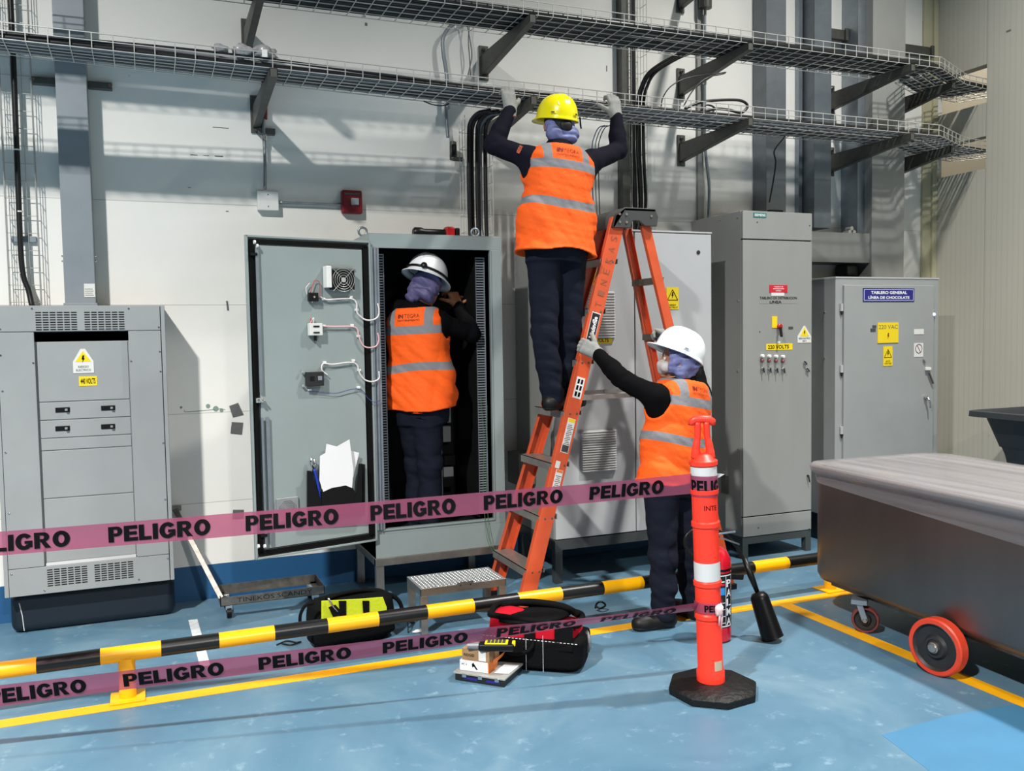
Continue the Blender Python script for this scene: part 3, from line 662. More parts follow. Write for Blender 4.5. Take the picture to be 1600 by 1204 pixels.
def harness(pts, r, m_, name='wire_harness', n_=.024):
    P = [dpx(x, y, n_) if x < 572 else np.array(at(x, y, y=yf-.03-(.02 if x < 588 else 0))) for x, y in pts]
    return MB().tube(smoothpath(P), r, 8).obj(name, m_, door, smooth=True)
harness(((487, 472), (497, 463), (510, 468), (530, 467), (550, 467), (557, 474), (558, 488), (568, 498), (580, 500), (590, 495), (592, 484), (590, 474)), .0048, M['wire_white'])
harness(((485, 457), (489, 444), (492, 438), (499, 441), (500, 455), (500, 463)), .002, M['wire_red'], 'loose_wire')
harness(((480, 460), (478, 450), (484, 442)), .002, M['wire_white'], 'loose_wire')
harness(((487, 505), (486, 497), (484, 508)), .002, M['wire_red'], 'loose_wire'); harness(((484, 505), (490, 496), (489, 507)), .002, M['wire_white'], 'loose_wire')
harness(((502, 509), (520, 510), (548, 510), (558, 514), (561, 527), (568, 540), (578, 543), (588, 540), (592, 530), (590, 520)), .0044, M['wire_pink'])
harness(((512, 586), (503, 578), (505, 568), (520, 569), (545, 566), (557, 569), (562, 583), (570, 593), (582, 596), (592, 591), (592, 580)), .0044, M['wire_white'])
harness(((480, 610), (500, 612), (525, 614), (545, 609), (560, 607), (568, 612), (575, 622), (585, 628), (594, 625)), .002, M['wire_blue'], 'loose_wire')
for p in ((548, 464), (557, 484), (506, 509), (550, 508), (560, 525), (507, 566), (552, 563), (561, 578), (560, 605), (484, 609), (505, 467)):
    c = dpx(*p, .016); MB().obox(c, (du, Z, dn), (.009, .007, .009)).obj('cable_mount', M['white'], door, bevel=.002)
# document pocket, papers, cutter, vent
P4 = lambda pts, n_: [dpx(x, y, n_) for x, y in pts]
def dplate(pts, n0, t, name, m_, par, bevel=.0015):
    A = P4(pts, n0); B = [p+dn*t for p in A]; nrm = np.cross(A[1]-A[0], A[2]-A[1])
    mb = MB().loft([A[::-1], B[::-1]] if nrm.dot(dn) > 0 else [A, B]); return mb.obj(name, m_, par, bevel=bevel)
pk = dplate(((480, 735), (486, 735), (500, 778), (506, 790), (548, 790), (556, 770), (560, 724), (565, 724), (565, 804), (480, 808)), .055, .004, 'document_pocket', M['black'], door)
mb = MB()
for a, b in (((480, 735), (480, 808)), ((565, 724), (565, 804)), ((480, 808), (565, 804))):
    A, B = dpx(*a, .012), dpx(*b, .012); mb.bar(A+dn*.022, B+dn*.022, .005, .045, up=dn)
mb.obj('pocket_sides', M['black'], pk)
pk2 = dplate(((502, 764), (520, 758), (538, 756), (550, 760), (556, 770), (548, 800), (503, 800)), .060, .003, 'pocket_front', M['black'], pk)
for k, (pts, n_) in enumerate(((((510, 693), (548, 703), (541, 760), (500, 768)), .030), (((546, 703), (561, 707), (552, 745), (540, 760)), .036), (((500, 712), (546, 686), (552, 734), (550, 762), (540, 758), (518, 762), (505, 768), (499, 750)), .058+.006))):
    dplate(pts, n_, .001, 'paper_sheet', M['paper'], None, 0)
# the three sheets above are things of their own
_sh = [o for o in bpy.data.objects if o.name.startswith('paper_sheet')]
for o, l in zip(_sh, ('white paper sheet at the back of the door pocket, its left corner up', 'narrow white sheet peeking out at the right of the door pocket', 'large crumpled white sheet at the front of the door pocket')):
    tag(o, l, 'paper', 'papers in the cabinet door pocket')
    
CT = thing('cable_cutter', dpx(492, 790, .03), 'cable cutter with blue grip hung in the door pocket', 'tool')
A = [dpx(x, y, .035) for x, y in ((486, 714), (487, 722), (491, 733))]
MB().tube(A, [.006, .012, .006], 8).tube([dpx(x, y, .04) for x, y in ((490, 716), (493, 724), (491, 733))], [.004, .008, .006], 8).obj('jaw', M['chrome'], CT, smooth=True)
MB().tube(smoothpath([dpx(x, y, .04) for x, y in ((491, 733), (495, 748), (498, 765), (500, 780))]), .009, 8).obj('blue_handle', M['blue_grip'], CT, smooth=True)
MB().tube(smoothpath([dpx(x, y, .03) for x, y in ((490, 733), (487, 750), (486, 770), (487, 788))]), .008, 8).obj('dark_handle', M['black'], CT, smooth=True)
c, ax, hf = dbox(431, 779, 466, 812, .012, .022); vn = MB().obox(c, ax, hf).obj('vent_grille', M['alu'], door, bevel=.002)
mb = MB(); cc = c+dn*(hf[2]+.001)
for k in range(1, 7): mb.tube([cc+(du*math.cos(a)+Z*math.sin(a))*hf[0]*k*.14 for a in np.linspace(PI/8, 2*PI+PI/8, 9)], .0012, 4, caps=False)
mb.obj('grille_rings', M['cab_dark'], vn)
# green earth wires hanging out
for k, dx in enumerate((0, 5)):
    P = [at(751+dx*2, 618+k*15, y=5.40), at(756+dx, 690, y=5.39), at(755+dx, 760, y=5.37), at(758+dx, 812, y=5.34), at(762+dx, 845, y=5.30), at(776+dx, 868, y=5.27), at(793+dx, 885, y=5.22)]
    MB().tube(smoothpath(P), .0018, 6).obj('earth_wire', M['wire_green'], T, smooth=True)
# red cordless torch lying on top of the cabinet
tc_ = at(690, 358, y=5.55); TR = thing('cordless_inspection_light', (1.80, 5.55, cz1), 'red and black cordless torch lying on top of the open cabinet', 'tool')
zc = cz1+.034
MB().lathe((1.60, 5.55, zc), (1, 0, 0), [(0, .024), (.012, .034), (.05, .034), (.075, .026), (.20, .025), (.215, .03)], 20).obj('torch_body', M['black'], TR, smooth=True, angle=50)
MB().box((1.81, 5.515, cz1+.001), (1.875, 5.585, zc+.042)).obj('torch_housing', M['red'], TR, bevel=.015, seg=3)
MB().box((1.875, 5.512, cz1+.001), (1.905, 5.588, zc+.034)).obj('battery', M['black'], TR, bevel=.008)

# ================================================================== cabinet behind the ladder
T = thing('double_door_cabinet', (3.07, 5.62, 0), 'wide light grey double-door cabinet behind the ladder', 'cabinet')
ax0, ax1, az0, az1, ay = 2.452, 3.685, .292, 2.332, 5.30
MB().box((ax0, ay+.022, az0), (ax1, WY-.02, az1)).obj('enclosure', M['cab_mid'], T, bevel=.004)
MB().box((ax0-.004, ay-.002, az1), (ax1+.004, WY-.02, az1+.012)).obj('top_cover', M['cab_light'], T, bevel=.003)
xm = at(992, 500, y=ay)[0]
dl_ = MB().box((ax0+.006, ay, az0+.004), (xm-.004, ay+.02, az1-.006)).obj('door', M['cab_light'], T, 'left door with two filter vents', bevel=.003)
dr_ = MB().box((xm+.004, ay, az0+.004), (ax1-.002, ay+.02, az1-.006)).obj('door', M['cab_light'], T, 'right door with a yellow warning sign', bevel=.003)
MB().box((xm-.004, ay+.01, az0+.004), (xm+.004, ay+.021, az1-.006)).obj('door_seam', M['gasket'], T)
mb = MB().box((ax0, ay+.004, az0-.07), (ax1, ay+.06, az0-.002)).box((ax0, ay+.06, az0-.07), (ax0+.05, WY-.02, az0-.002)).box((ax1-.05, ay+.06, az0-.07), (ax1, WY-.02, az0-.002))
for x_ in (ax0, ax1-.055):
    for y_ in (ay+.004, WY-.08): mb.box((x_, y_, 0), (x_+.055, y_+.055, az0-.07))
mb.obj('stand', M['cab_dark'], T, bevel=.003)
def filt(px):
    a, b, c, d = rect_px(*px, ay); F = MB().box((a, ay-.012, c), (b, ay, d)).obj('filter_vent', M['cab_light'], dl_, bevel=.004)
    mb = MB(); n_ = 17
    for i in range(n_): z_ = c+(d-c)*(i+.5)/n_; mb.prism([(0, -.0028), (.012, -.0045), (.012, .001), (0, .0022)], (a+.004, ay-.012, z_), -Y, Z, (b-a-.008, 0, 0))
    mb.obj('louvre_slats', M['label_white'], F)
    mb = MB()
    for i in range(n_): z_ = c+(d-c)*i/n_; mb.box((a+.003, ay-.0135, z_-.0016+.004), (b-.003, ay-.012, z_+.0016+.001))
    mb.obj('louvre_gaps', M['ink'], F)
filt((907, 673, 962, 733)); filt((915, 455, 960, 528))
o, R = sign(dl_, 'name_plate', (912, 366, 962, 398), ay, M['sign_blue'])
sign_text(o, R, [('TABLERO DE FUERZA', .5, .7, .85, .2, .02), ('LINEA', .5, .3, .4, .2, .02)], M['ink_white'])
o, R = sign(dl_, 'warning_sign', (925, 424, 945, 446), ay, M['yellow']); bolt_mark(o, R, .5, .55, .4, M['ink'], tri=.7)
o, R = sign(dl_, 'voltage_label', (918, 527, 956, 536), ay, M['yellow'], .002); sign_text(o, R, [('220 VOLTS', .46, .5, .8, .6, .02)], M['ink'])
o, R = sign(dr_, 'warning_sign', (1041, 449, 1060, 483), ay, M['yellow']); bolt_mark(o, R, .5, .64, .3, M['ink'], tri=.48)
sign_text(o, R, [('RIESGO', .5, .2, .5, .08, .01), ('ELECTRICO', .5, .09, .8, .08, .01)], M['ink'])
c = at(1091, 394, y=ay); MB().lathe(c, (0, -1, 0), [(0, .014), (.004, .014), (.006, .010)], 16).obj('key_lock', M['cast'], dr_)
c = at(1005, 508, y=ay); MB().lathe(c, (0, -1, 0), [(0, .012), (.01, .012)], 14).box(c+(-.004, -.016, -.022), c+(.004, -.008, .006)).obj('key_lock', M['chrome'], dr_)
MB().box((ax0-.13, 5.6, .62), (ax0-.004, 5.8, .84)).obj('meter_box', mat('weathered_grey_box', (92, 94, 93), .45, var=.15), T, bevel=.006)

# ================================================================== tall cabinet
T = thing('tall_distribution_cabinet', (4.25, 5.62, 0), 'tall narrow grey distribution cabinet with indicator lamps and a red lever', 'cabinet')
bx0, bx1, bz0, bz1, by = 3.946, 4.567, .160, 2.507, 5.30
MB().box((bx0, by+.02, bz0), (bx1, WY-.01, bz1)).obj('enclosure', M['cab_mid'], T, bevel=.004)
zs1 = at(1215, 375, y=by)[2]; zs0 = at(1210, 803, y=by)[2]
for a, b, l in ((zs1+.004, bz1-.002, 'top cover'), (zs0+.004, zs1-.004, 'main door'), (bz0+.002, zs0-.004, 'bottom cover')):
    p_ = MB().box((bx0+.004, by, a), (bx1-.002, by+.02, b)).obj('cover_panel' if 'cover' in l else 'door', M['cab_mid'], T, bevel=.003)
    if l == 'main door': bd = p_
MB().box((bx0+.002, by+.012, zs1-.004), (bx1-.003, by+.021, zs1+.004)).box((bx0+.002, by+.012, zs0-.004), (bx1-.003, by+.021, zs0+.004)).obj('panel_gap', M['gasket'], T)
mb = MB().box((bx0, by+.004, bz0-.055), (bx1, by+.05, bz0-.001)).box((bx0, by+.05, bz0-.055), (bx0+.05, WY-.01, bz0-.001)).box((bx1-.05, by+.05, bz0-.055), (bx1, WY-.01, bz0-.001))
for x_ in (bx0, bx1-.05):
    for y_ in (by+.004, WY-.07): mb.box((x_, y_, 0), (x_+.05, y_+.05, bz0-.055))
mb.obj('stand', M['cab_dark'], T, bevel=.003)
o, R = sign(T, 'maker_badge', (1177, 332, 1197, 340), by, M['teal']); sign_text(o, R, [('SIEMENS', .5, .5, .85, .55, .02)], M['ink_white'])
o, R = sign(bd, 'red_label', (1202, 445, 1230, 457), by, M['sign_red']); sign_text(o, R, [('TABLERO DE', .5, .76, .5, .15, .01), ('DISTRIBUCION', .5, .5, .6, .15, .01), ('LINEA', .5, .24, .3, .15, .01)], M['ink_white'])
o, R = sign(bd, 'white_label', (1205, 457, 1225, 462), by, M['label_white'])
o, R = sign(bd, 'name_plate', (1187, 462, 1245, 474), by, M['cab_mid'], .001); sign_text(o, R, [('TABLERO DE DISTRIBUCION', .5, .72, 1.0, .34, .02), ('LINEA', .42, .2, .32, .34, .02)], M['ink'])
o, R = sign(bd, 'yellow_label', (1206, 494, 1214, 512), by, M['yellow'])
c = at(1217, 510, y=by)
hd = MB().lathe(c, (0, -1, 0), [(0, .020), (.018, .020), (.022, .016)], 20).obj('rotary_switch', M['red'], bd)
MB().bar(c+(-.01, -.03, -.004), c+(-.012, -.045, -.075), .018, .014, up=(0, -1, 0)).obj('switch_lever', M['black'], hd, bevel=.004)
o, R = sign(bd, 'voltage_label', (1197, 537, 1238, 546), by, M['yellow'], .002); sign_text(o, R, [('220 VOLTS', .46, .5, .8, .6, .02)], M['ink'])
sign(bd, 'small_label', (1232, 510, 1239, 514), by, M['cab_dark'], .002); sign(bd, 'small_label', (1214, 533, 1219, 536), by, M['label_white'], .002)
a_, b_, c_, d_ = rect_px(1246, 509, 1267, 535, by); cx = (a_+b_)/2; hw = (b_-a_)/2; H_ = d_-c_
o = MB().prism([(-hw, 0), (hw, 0), (hw, H_*.38), (.006, H_), (-.006, H_), (-hw, H_*.38)], (cx, by-.0005, c_), X, Z, (0, -.002, 0)).obj('warning_sign', M['label_white'], bd)
MB().prism([(-hw*.66, H_*.38), (hw*.66, H_*.38), (0, H_*.92)], (cx, by-.0025, c_), X, Z, (0, -.001, 0)).obj('yellow_triangle', M['yellow'], o)
bolt_mark(o, (a_, b_, c_, d_, by-.0035), .5, .6, .26, M['ink']); sign_text(o, (a_, b_, c_, d_, by-.0025), [('RIESGO ELECTRICO', .5, .26, .85, .1, .01), ('220 V', .5, .11, .3, .1, .01)], M['ink'])
for i in range(4):
    px = 1190+i*10.7
    c = at(px, 556+.3*i, y=by); q = MB().lathe(c, (0, -1, 0), [(0, .0125), (.02, .0125), (.024, .008)], 14).obj('indicator_lamp', M['white'], bd, smooth=True, angle=40)
    c2 = c-(0, 0, .032); MB().lathe(c2, (0, -1, 0), [(0, .0125), (.016, .0125), (.02, .008)], 14).obj('push_button', mat('dull_red_button', (126, 72, 76), .4), bd, smooth=True, angle=40)
    c = at(px+.5, 575+.3*i, y=by); q = MB().lathe(c, (0, -1, 0), [(0, .014), (.014, .014), (.017, .010)], 14).obj('selector_knob', M['chrome'], bd, smooth=True, angle=40)
    MB().bar(c+(0, -.018, .004), c+(.004, -.022, -.032), .006, .008, up=(0, -1, 0)).obj('key', M['cast'], q)
for px, py in ((1257, 566), (1261, 577)):
    c = at(px, py, y=by); q = MB().lathe(c, (0, -1, 0), [(0, .013), (.012, .013), (.015, .009)], 14).obj('door_lock', M['chrome'], bd, smooth=True, angle=40)
    MB().bar(c+(-.012, -.014, .01), c+(.01, -.014, -.014), .008, .008, up=(0, -1, 0)).obj('lock_key', M['cast'], q)
for px, py in ((1187, 518), (1183, 347), (1265, 352), (1185, 824), (1264, 884)):
    c = at(px, min(py, 826), y=by); MB().lathe(c, (0, -1, 0), [(0, .004), (.003, .004)], 8).obj('screw', M['cast'], T)
c = at(1264, 745, y=by); MB().bar(c+(-.014, -.012, .012), c+(-.004, -.012, -.035), .006, .008, up=(0, -1, 0)).lathe(c+(-.014, 0, .012), (0, -1, 0), [(0, .007), (.012, .007)], 10).obj('door_latch', M['cast'], bd)
zz_ = at(1133, 755, x=bx0); yy_ = zz_[1]
MB().box((bx0-.006, yy_-.045, zz_[2]-.075), (bx0, yy_+.045, zz_[2]+.062)).obj('recessed_pull', M['strut'], T, bevel=.004)
MB().lathe((bx0, yy_, zz_[2]+.09), (-1, 0, 0), [(0, .011), (.012, .011)], 12).obj('side_lock', M['chrome'], T)
for px, py in ((1155, 340), (1125, 343), (1154, 470), (1153, 580), (1154, 702)):
    c = at(px, py, x=bx0); MB().lathe((bx0, min(max(c[1], by+.05), 5.9), c[2]), (-1, 0, 0), [(0, .008), (.008, .008), (.01, .005)], 10).obj('side_bolt', M['chrome'], T)

# ================================================================== right cabinet
T = thing('general_switch_cabinet', (5.38, 5.66, 0), 'grey cabinet with a blue name plate, nearest the right wall', 'cabinet')
gx0, gx1, gz0, gz1, gy = 4.862, 5.912, .205, 2.052, 5.38
MB().box((gx0, gy+.004, gz0), (gx1, WY-.03, gz1)).obj('enclosure', M['cab'], T, bevel=.004)
MB().box((gx0-.003, gy, gz1-.012), (gx1+.004, WY-.03, gz1)).obj('top_cover', M['cab_light'], T, bevel=.002)
a_, b_, c_, d_ = rect_px(1317, 445, 1454, 800, gy)
gd = MB().box((a_, gy-.016, gz0+.06), (b_, gy+.004, d_)).obj('door', M['cab'], T, bevel=.005)
gyd = gy-.016
MB().box((gx0, gy+.02, 0), (gx1, WY-.05, gz0)).obj('plinth', M['black'], T)
o, R = sign(gd, 'name_plate', (1348, 450, 1428, 471), gyd, M['sign_blue'], .004)
x0_, x1_, z0_, z1_, yq = R; mb = MB()
for a, b in (((x0_+.01, z0_+.01), (x1_-.01, z0_+.01)), ((x0_+.01, z1_-.01), (x1_-.01, z1_-.01)), ((x0_+.01, z0_+.01), (x0_+.01, z1_-.01)), ((x1_-.01, z0_+.01), (x1_-.01, z1_-.01))): mb.bar((a[0], yq-.0008, a[1]), (b[0], yq-.0008, b[1]), .003, .0012, up=(0, 1, 0))
mb.obj('border_line', M['ink_white'], o)
sign_text(o, R, [('TABLERO GENERAL', .5, .68, .7, .23, .035), ('LÍNEA DE CHOCOLATE', .5, .33, .8, .26, .035)], M['ink_white'])
o, R = sign(gd, 'voltage_sign', (1371, 504, 1403, 535), gyd, M['yellow'], .005); sign_text(o, R, [('220 VAC', .5, .79, .92, .2, -.005)], M['ink_grey']); bolt_mark(o, R, .5, .34, .3, M['ink_red'])
o, R = sign(gd, 'warning_sign', (1380, 541, 1394, 571), gyd, M['yellow']); bolt_mark(o, R, .5, .62, .26, M['ink'], tri=.42); sign_text(o, R, [('ALTO', .5, .24, .5, .09, .01), ('VOLTAJE', .5, .11, .75, .1, .01)], M['ink'])
o, R = sign(gd, 'white_label', (1428, 514, 1443, 522), gyd, M['label_white']); o, R = sign(gd, 'no_touching_sign', (1428, 536, 1442, 557), gyd, M['label_white'])
x0_, x1_, z0_, z1_, yq = R; cc = np.array([(x0_+x1_)/2, yq-.001, z0_+(z1_-z0_)*.6]); rr_ = (x1_-x0_)*.36
MB().tube([cc+X*math.cos(a)*rr_+Z*math.sin(a)*rr_ for a in np.linspace(0, 2*PI, 25)], .0022, 5, caps=False).bar(cc+X*-.5*rr_+Z*.7*rr_, cc+X*.5*rr_-Z*.7*rr_, .004, .001, up=(0, 1, 0)).obj('prohibition_ring', M['ink_red'], o)
for px in ((1363, 508, 1369, 512), (1360, 513, 1368, 518)): sign(gd, 'small_label', px, gyd, M['cab_dark'], .002)
for py in (480, 576, 672):
    c = at(1315, py, y=gy-.006); q = MB().cyl(c-(0, 0, .028), c+(0, 0, .028), .013, n=14).obj('hinge', M['cab_light'], T, smooth=True, angle=40)
    MB().lathe(c-(0, 0, .028), (0, 0, -1), [(0, .012), (.03, .004)], 12).obj('hinge_pin', M['cast'], q)
c = at(1457, 491, y=gy); q = MB().lathe(c, (0, -1, 0), [(0, .02), (.012, .02)], 18).obj('pilot_lamp', M['sign_blue'], T)
MB().lathe(c+(0, -.012, 0), (0, -1, 0), [(0, .014), (.01, .012), (.014, .006)], 16).obj('lamp_lens', mat('lit_lens', (240, 240, 255), .3, emit=(200, 205, 255, 2.5)), q, smooth=True)
c = at(1445, 620, y=gyd); q = MB().lathe(c, (0, -1, 0), [(0, .016), (.018, .016), (.022, .011)], 16).obj('door_handle', M['chrome'], gd, smooth=True, angle=40)
MB().tube([c+(0, -.025, 0), c+(.016, -.035, -.03), c+(.02, -.035, -.085)], [.009, .008, .006], 10).obj('handle_lever', M['chrome'], q, smooth=True)
c = at(1443, 563, y=gyd); MB().bar(c+(-.012, -.01, .014), c+(.012, -.01, -.016), .009, .012, up=(0, -1, 0)).obj('key_lock', M['chrome'], gd, bevel=.002)
c = at(1449, 576, y=gyd); q = MB().box(c+(-.03, -.02, -.012), c+(.024, 0, .012)).obj('hasp', M['label_white'], gd, bevel=.004)
MB().bar(c+(.004, -.014, -.03), c+(.05, -.014, -.12), .014, .01, up=(0, -1, 0)).obj('hasp_lever', M['strut'], q, bevel=.002)
for py in (488, 560, 740):
    c = at(1281, py, x=gx0); MB().lathe((gx0, 5.5, c[2]), (-1, 0, 0), [(0, .008), (.006, .008)], 8).obj('side_screw', M['chrome'], T)
# meshing wall ducts at the right
duct('wireway_duct', 4.53, 4.72, 5.78, WY-.001, 2.52, 6.5, mat('dark_galvanized_duct', (116, 122, 128), .38, metal=.45, var=.12, vscale=7), 'blue-grey wireway with a dark socket, above the tall cabinet')
p = at(1212, 321, y=5.77); B_ = thing('cable_gland_box', (4.6, 5.77, bz1), 'black open gland box where the wireway meets the tall cabinet', 'box')
MB().box((4.54, 5.74, bz1+.001), (4.66, 5.779, bz1+.085)).obj('gland_plate', M['black'], B_)
MB().tube(smoothpath([at(1202, 316, y=5.73), at(1207, 290, y=5.71), at(1212, 255, y=5.72), at(1210, 235, y=5.7), (4.47, 5.50, 3.09), (4.45, 5.46, 3.12)]), .006, 8).obj('control_cable', M['cable'], None, 'thin black cable dropping from the lower tray to the tall cabinet', 'cable', smooth=True)
MB().box((4.945, 5.90, 2.4), (4.98, WY-.001, 6.5)).obj('trim_3', M['galv'], **S)
duct('wireway_duct', 4.99, 5.16, 5.77, WY-.001, 2.47, 6.5, mat('dull_galvanized_duct', (112, 120, 128), .4, metal=.4, var=.14, vscale=7), 'narrow galvanized wireway standing on the horizontal duct')
dz0, dz1 = at(1300, 410, y=5.72)[2], at(1300, 363, y=5.72)[2]
duct('horizontal_duct', 4.57, 5.50, 5.70, WY-.001, dz0, dz1, M['galv_pale'], 'pale horizontal duct joining the tall cabinet to the wide riser')
duct('riser_duct', 5.50, 5.845, 5.68, WY-.001, 2.055, 6.5, M['galv_pale'], 'wide pale grey riser duct above the right cabinet')
duct('flange_strip', 5.425, 5.499, 5.76, WY-.001, dz1+.002, 6.5, M['galv'], 'shiny steel strip along the left side of the wide riser', 'strip')
for z_, x0_, x1_ in ((4.02, 5.846, 6.36), (4.06, 5.165, 5.42)):
    MB().box((x0_, 5.88, z_-.04), (x1_, WY-.03, z_+.04)).box((x1_-.03, 5.86, z_-.05), (x1_, 5.88, z_+.05)).obj('strut_channel', M['strut'], None, 'dark strut on the wall '+('right of the wide riser' if x0_ > 5.5 else 'left of the wide riser, near the top edge'), 'strut', bevel=.003)
J = thing('conduit_fittings', (5.42, 5.86, dz1), 'cluster of small steel conduit fittings on the horizontal duct', 'fitting')
for dx, dz_ in ((0, 0), (.045, .0), (.02, .05)): MB().cyl((5.33+dx, 5.74, dz1+.012+dz_*.6), (5.33+dx, 5.80, dz1+.012+dz_*.6), .018, n=8).obj('conduit_nut', M['chrome'], J)
MB().box((5.36, 5.80, dz0-.10), (5.49, WY-.001, dz0-.002)).obj('conduit_elbow', M['strut'], J, bevel=.02)
# ================================================================== cable trays
def tray_z(x, lo): return (3.150+(3.100-3.150)*(x+.6)/3.6 if x < 3 else 3.100) if lo else 3.603
def tray(name, label, lo, x0, x1):
    bend = 5.62; W0 = lambda x: (.27+.05*(x+.6)/1.2 if x < .6 else .32+.11*min(1, (x-.6)/3.5)) if lo else .40
    T = thing(name, (3, 5.4, 3.1 if lo else 3.6), label, 'cable tray', None); mb = MB(); r = .0029
    def P(x, t, h):
        "x along, t 0..1 front->back, h height"
        zb_ = tray_z(x, lo); y = 5.115+W0(x)*t; xx = x
        if x > bend:
            a = math.radians(26); dx = x-bend; xx = bend+dx*math.cos(a)+(-(t)*W0(x)*math.sin(a)*min(1, dx/.15)); y = 5.115+W0(x)*t*math.cos(a)+dx*math.sin(a)*.98
            if x > bend+.62: y = P(bend+.62, t, h)[1]+(x-bend-.62)*.15
        return np.array([xx, y, zb_+h])
    H = .080
    xs = np.concatenate([np.arange(x0, bend, .2), np.arange(bend, x1, .06)])
    for t, h in ((0, H), (0, H*.52), (0, 0), (.2, 0), (.4, 0), (.6, 0), (.8, 0), (1, 0), (1, H*.52), (1, H)):
        mb.tube([P(x, t, h) for x in xs], r*(1.15 if h == H else 1), 5)
    x = x0
    while x < x1:
        mb.tube([P(x, 0, H), P(x, 0, .006), P(x, .03, -.003), P(x, .5, -.003), P(x, .97, -.003), P(x, 1, .006), P(x, 1, H)], r, 5); x += .1
    mb.obj('wire_mesh', M['wire'], T)
    return P, T
PL, TL = tray('cable_tray', 'lower wire mesh cable tray full of grey and black cables, held by the worker', True, -1.9, 6.9)
PU, TU = tray('cable_tray', 'upper wire mesh cable tray above the yellow hard hat', False, -1.9, 6.9)
def run(P, x0, x1, t, r, m, label, group, h0=0.0, wob=.012, lift=0.0):
    xs = np.arange(x0, x1, .22); ph = rng.uniform(0, 6, 4); pts = []
    for x in xs:
        tt = t+wob*math.sin(x*1.7+ph[0])*.6+wob*math.sin(x*3.9+ph[1])*.35; p = P(x, min(.95, max(.05, tt)), r+.003+h0); p[2] += lift*(math.sin(x*2.3+ph[2])+1)*.5; pts.append(p)
    return MB().tube(smoothpath(pts, 3), r, 7).obj('tray_cable', m, None, label, 'cable', group, smooth=True)
for i in range(11):
    t = .09+i*.082; r = (.013, .009, .011, .008)[i % 4]; gm = M['cable_grey'] if i % 2 else M['cable']
    run(PL, -1.9, 6.8, t, r, gm, 'grey cable in the lower tray' if gm is M['cable_grey'] else 'black cable in the lower tray', ('grey' if gm is M['cable_grey'] else 'black')+' cables lying in the lower tray')
for i in range(7):
    run(PL, -1.9, 2.6, .12+i*.12, .009, M['cable_grey'] if i % 2 else M['cable'], 'grey cable stacked on top in the left half of the lower tray' if i % 2 else 'black cable stacked on top in the left half of the lower tray', ('grey' if i % 2 else 'black')+' cables stacked on the left of the lower tray', .024, .05, .02)
for i in range(2):
    run(PU, -1.9, 6.8, .10+i*.085, .022, M['cable'], 'thick black cable along the front edge of the upper tray', 'thick black cables in the upper tray', 0, .01)
for i in range(8):
    run(PU, -1.9, 6.8, .28+i*.088, .013, M['cable'], 'thinner black cable in the upper tray', 'thinner black cables in the upper tray', 0, .04)
def bracket(x, zt_, label, group, ytip=5.085, m=None, tilt=0):
    B = thing('cantilever_bracket', (x, WY, zt_-.2), label, 'bracket', group); m = m or M['strut']
    MB().box((x-.034, WY-.014, zt_-.175), (x+.034, WY-.001, zt_+.06)).obj('wall_plate', m, B, bevel=.002)
    mb = MB(); w_ = .021; prof = [(WY-.014, zt_-.005), (ytip, zt_-.005), (ytip, zt_-.05), (WY-.014, zt_-.145)]
    mb.prism([(p[0], p[1]) for p in prof], (x-w_, 0, 0), Y, Z, (.003, 0, 0)); mb.prism([(p[0], p[1]) for p in prof], (x+w_-.003, 0, 0), Y, Z, (.003, 0, 0))
    mb.box((x-w_, ytip, zt_-.008), (x+w_, WY-.014, zt_-.005)).box((x-w_, ytip, zt_-.05), (x+w_, ytip+.003, zt_-.005))
    L_ = math.hypot(WY-ytip, .095); mb.bar((x, ytip, zt_-.05), (x, WY-.014, zt_-.144), 2*w_, .003)
    mb.obj('arm', m, B)
    for dz_ in (.035, -.155): MB().lathe((x, WY-.014, zt_+dz_), (0, -1, 0), [(0, .014), (.014, .014), (.018, .006), (.03, .006)], 6).obj('anchor_bolt', M['strut'], B)
for x, w_ in ((.70, 'at the far left, above the junction box'), (2.25, 'beside the yellow hard hat'), (3.857, 'right of the ladder'), (5.308, 'at the narrow galvanized wireway'), (6.0, 'nearest the right wall')):
    bracket(x, tray_z(x, True)-.002, 'steel bracket under the lower tray, '+w_, 'lower tray brackets', 5.34 if x > 5.9 else 5.085)
for x, w_ in ((.66, 'at the far left, cut by the top edge'), (2.25, 'above the worker\'s left hand'), (3.857, 'above the cable coil'), (5.308, 'at the narrow galvanized wireway'), (6.0, 'nearest the right wall')):
    bracket(x, 3.600, 'steel bracket under the upper tray, '+w_, 'upper tray brackets', 5.34 if x > 5.9 else 5.085)
bracket(3.857, 4.25, 'steel bracket at the top edge above the other two right of the ladder', 'upper tray brackets')
# crumpled bag on left bracket
cr = MB(); pc = PL(.60, .1, .06)
def blob(c, r, n=14, amp=.25, sq=(1, 1, 1), seed=1):
    R_ = np.random.default_rng(seed); ph = R_.uniform(0, 6, 6); V = []; F = []
    for i in range(n+1):
        for j in range(2*n):
            a = PI*i/n; b = PI*j/n; d = np.array([math.sin(a)*math.cos(b), math.sin(a)*math.sin(b), math.cos(a)])
            k = 1+amp*(math.sin(d[0]*5+ph[0])+math.sin(d[1]*7+ph[1])+math.sin(d[2]*6+ph[2]))/3+amp*.4*math.sin(b*5+a*7+ph[3]); V.append(np.array(c)+d*r*k*np.array(sq))
    for i in range(n):
        for j in range(2*n): F.append((i*2*n+j, (i+1)*2*n+j, (i+1)*2*n+(j+1) % (2*n), i*2*n+(j+1) % (2*n)))
    return V, F
for i, (dx, s_) in enumerate(((-.17, .03), (-.05, .045), (.06, .05))): cr.add(*blob(pc+(dx, .02, .03), s_, 10, .35, (1.3, .8, .8), i))
cr.obj('crumpled_plastic', mat('grey_crumpled_plastic', (150, 150, 152), .3, var=.3, vscale=40), None, 'crumpled grey plastic stuffed in the lower tray above the far left bracket', 'plastic', smooth=True)
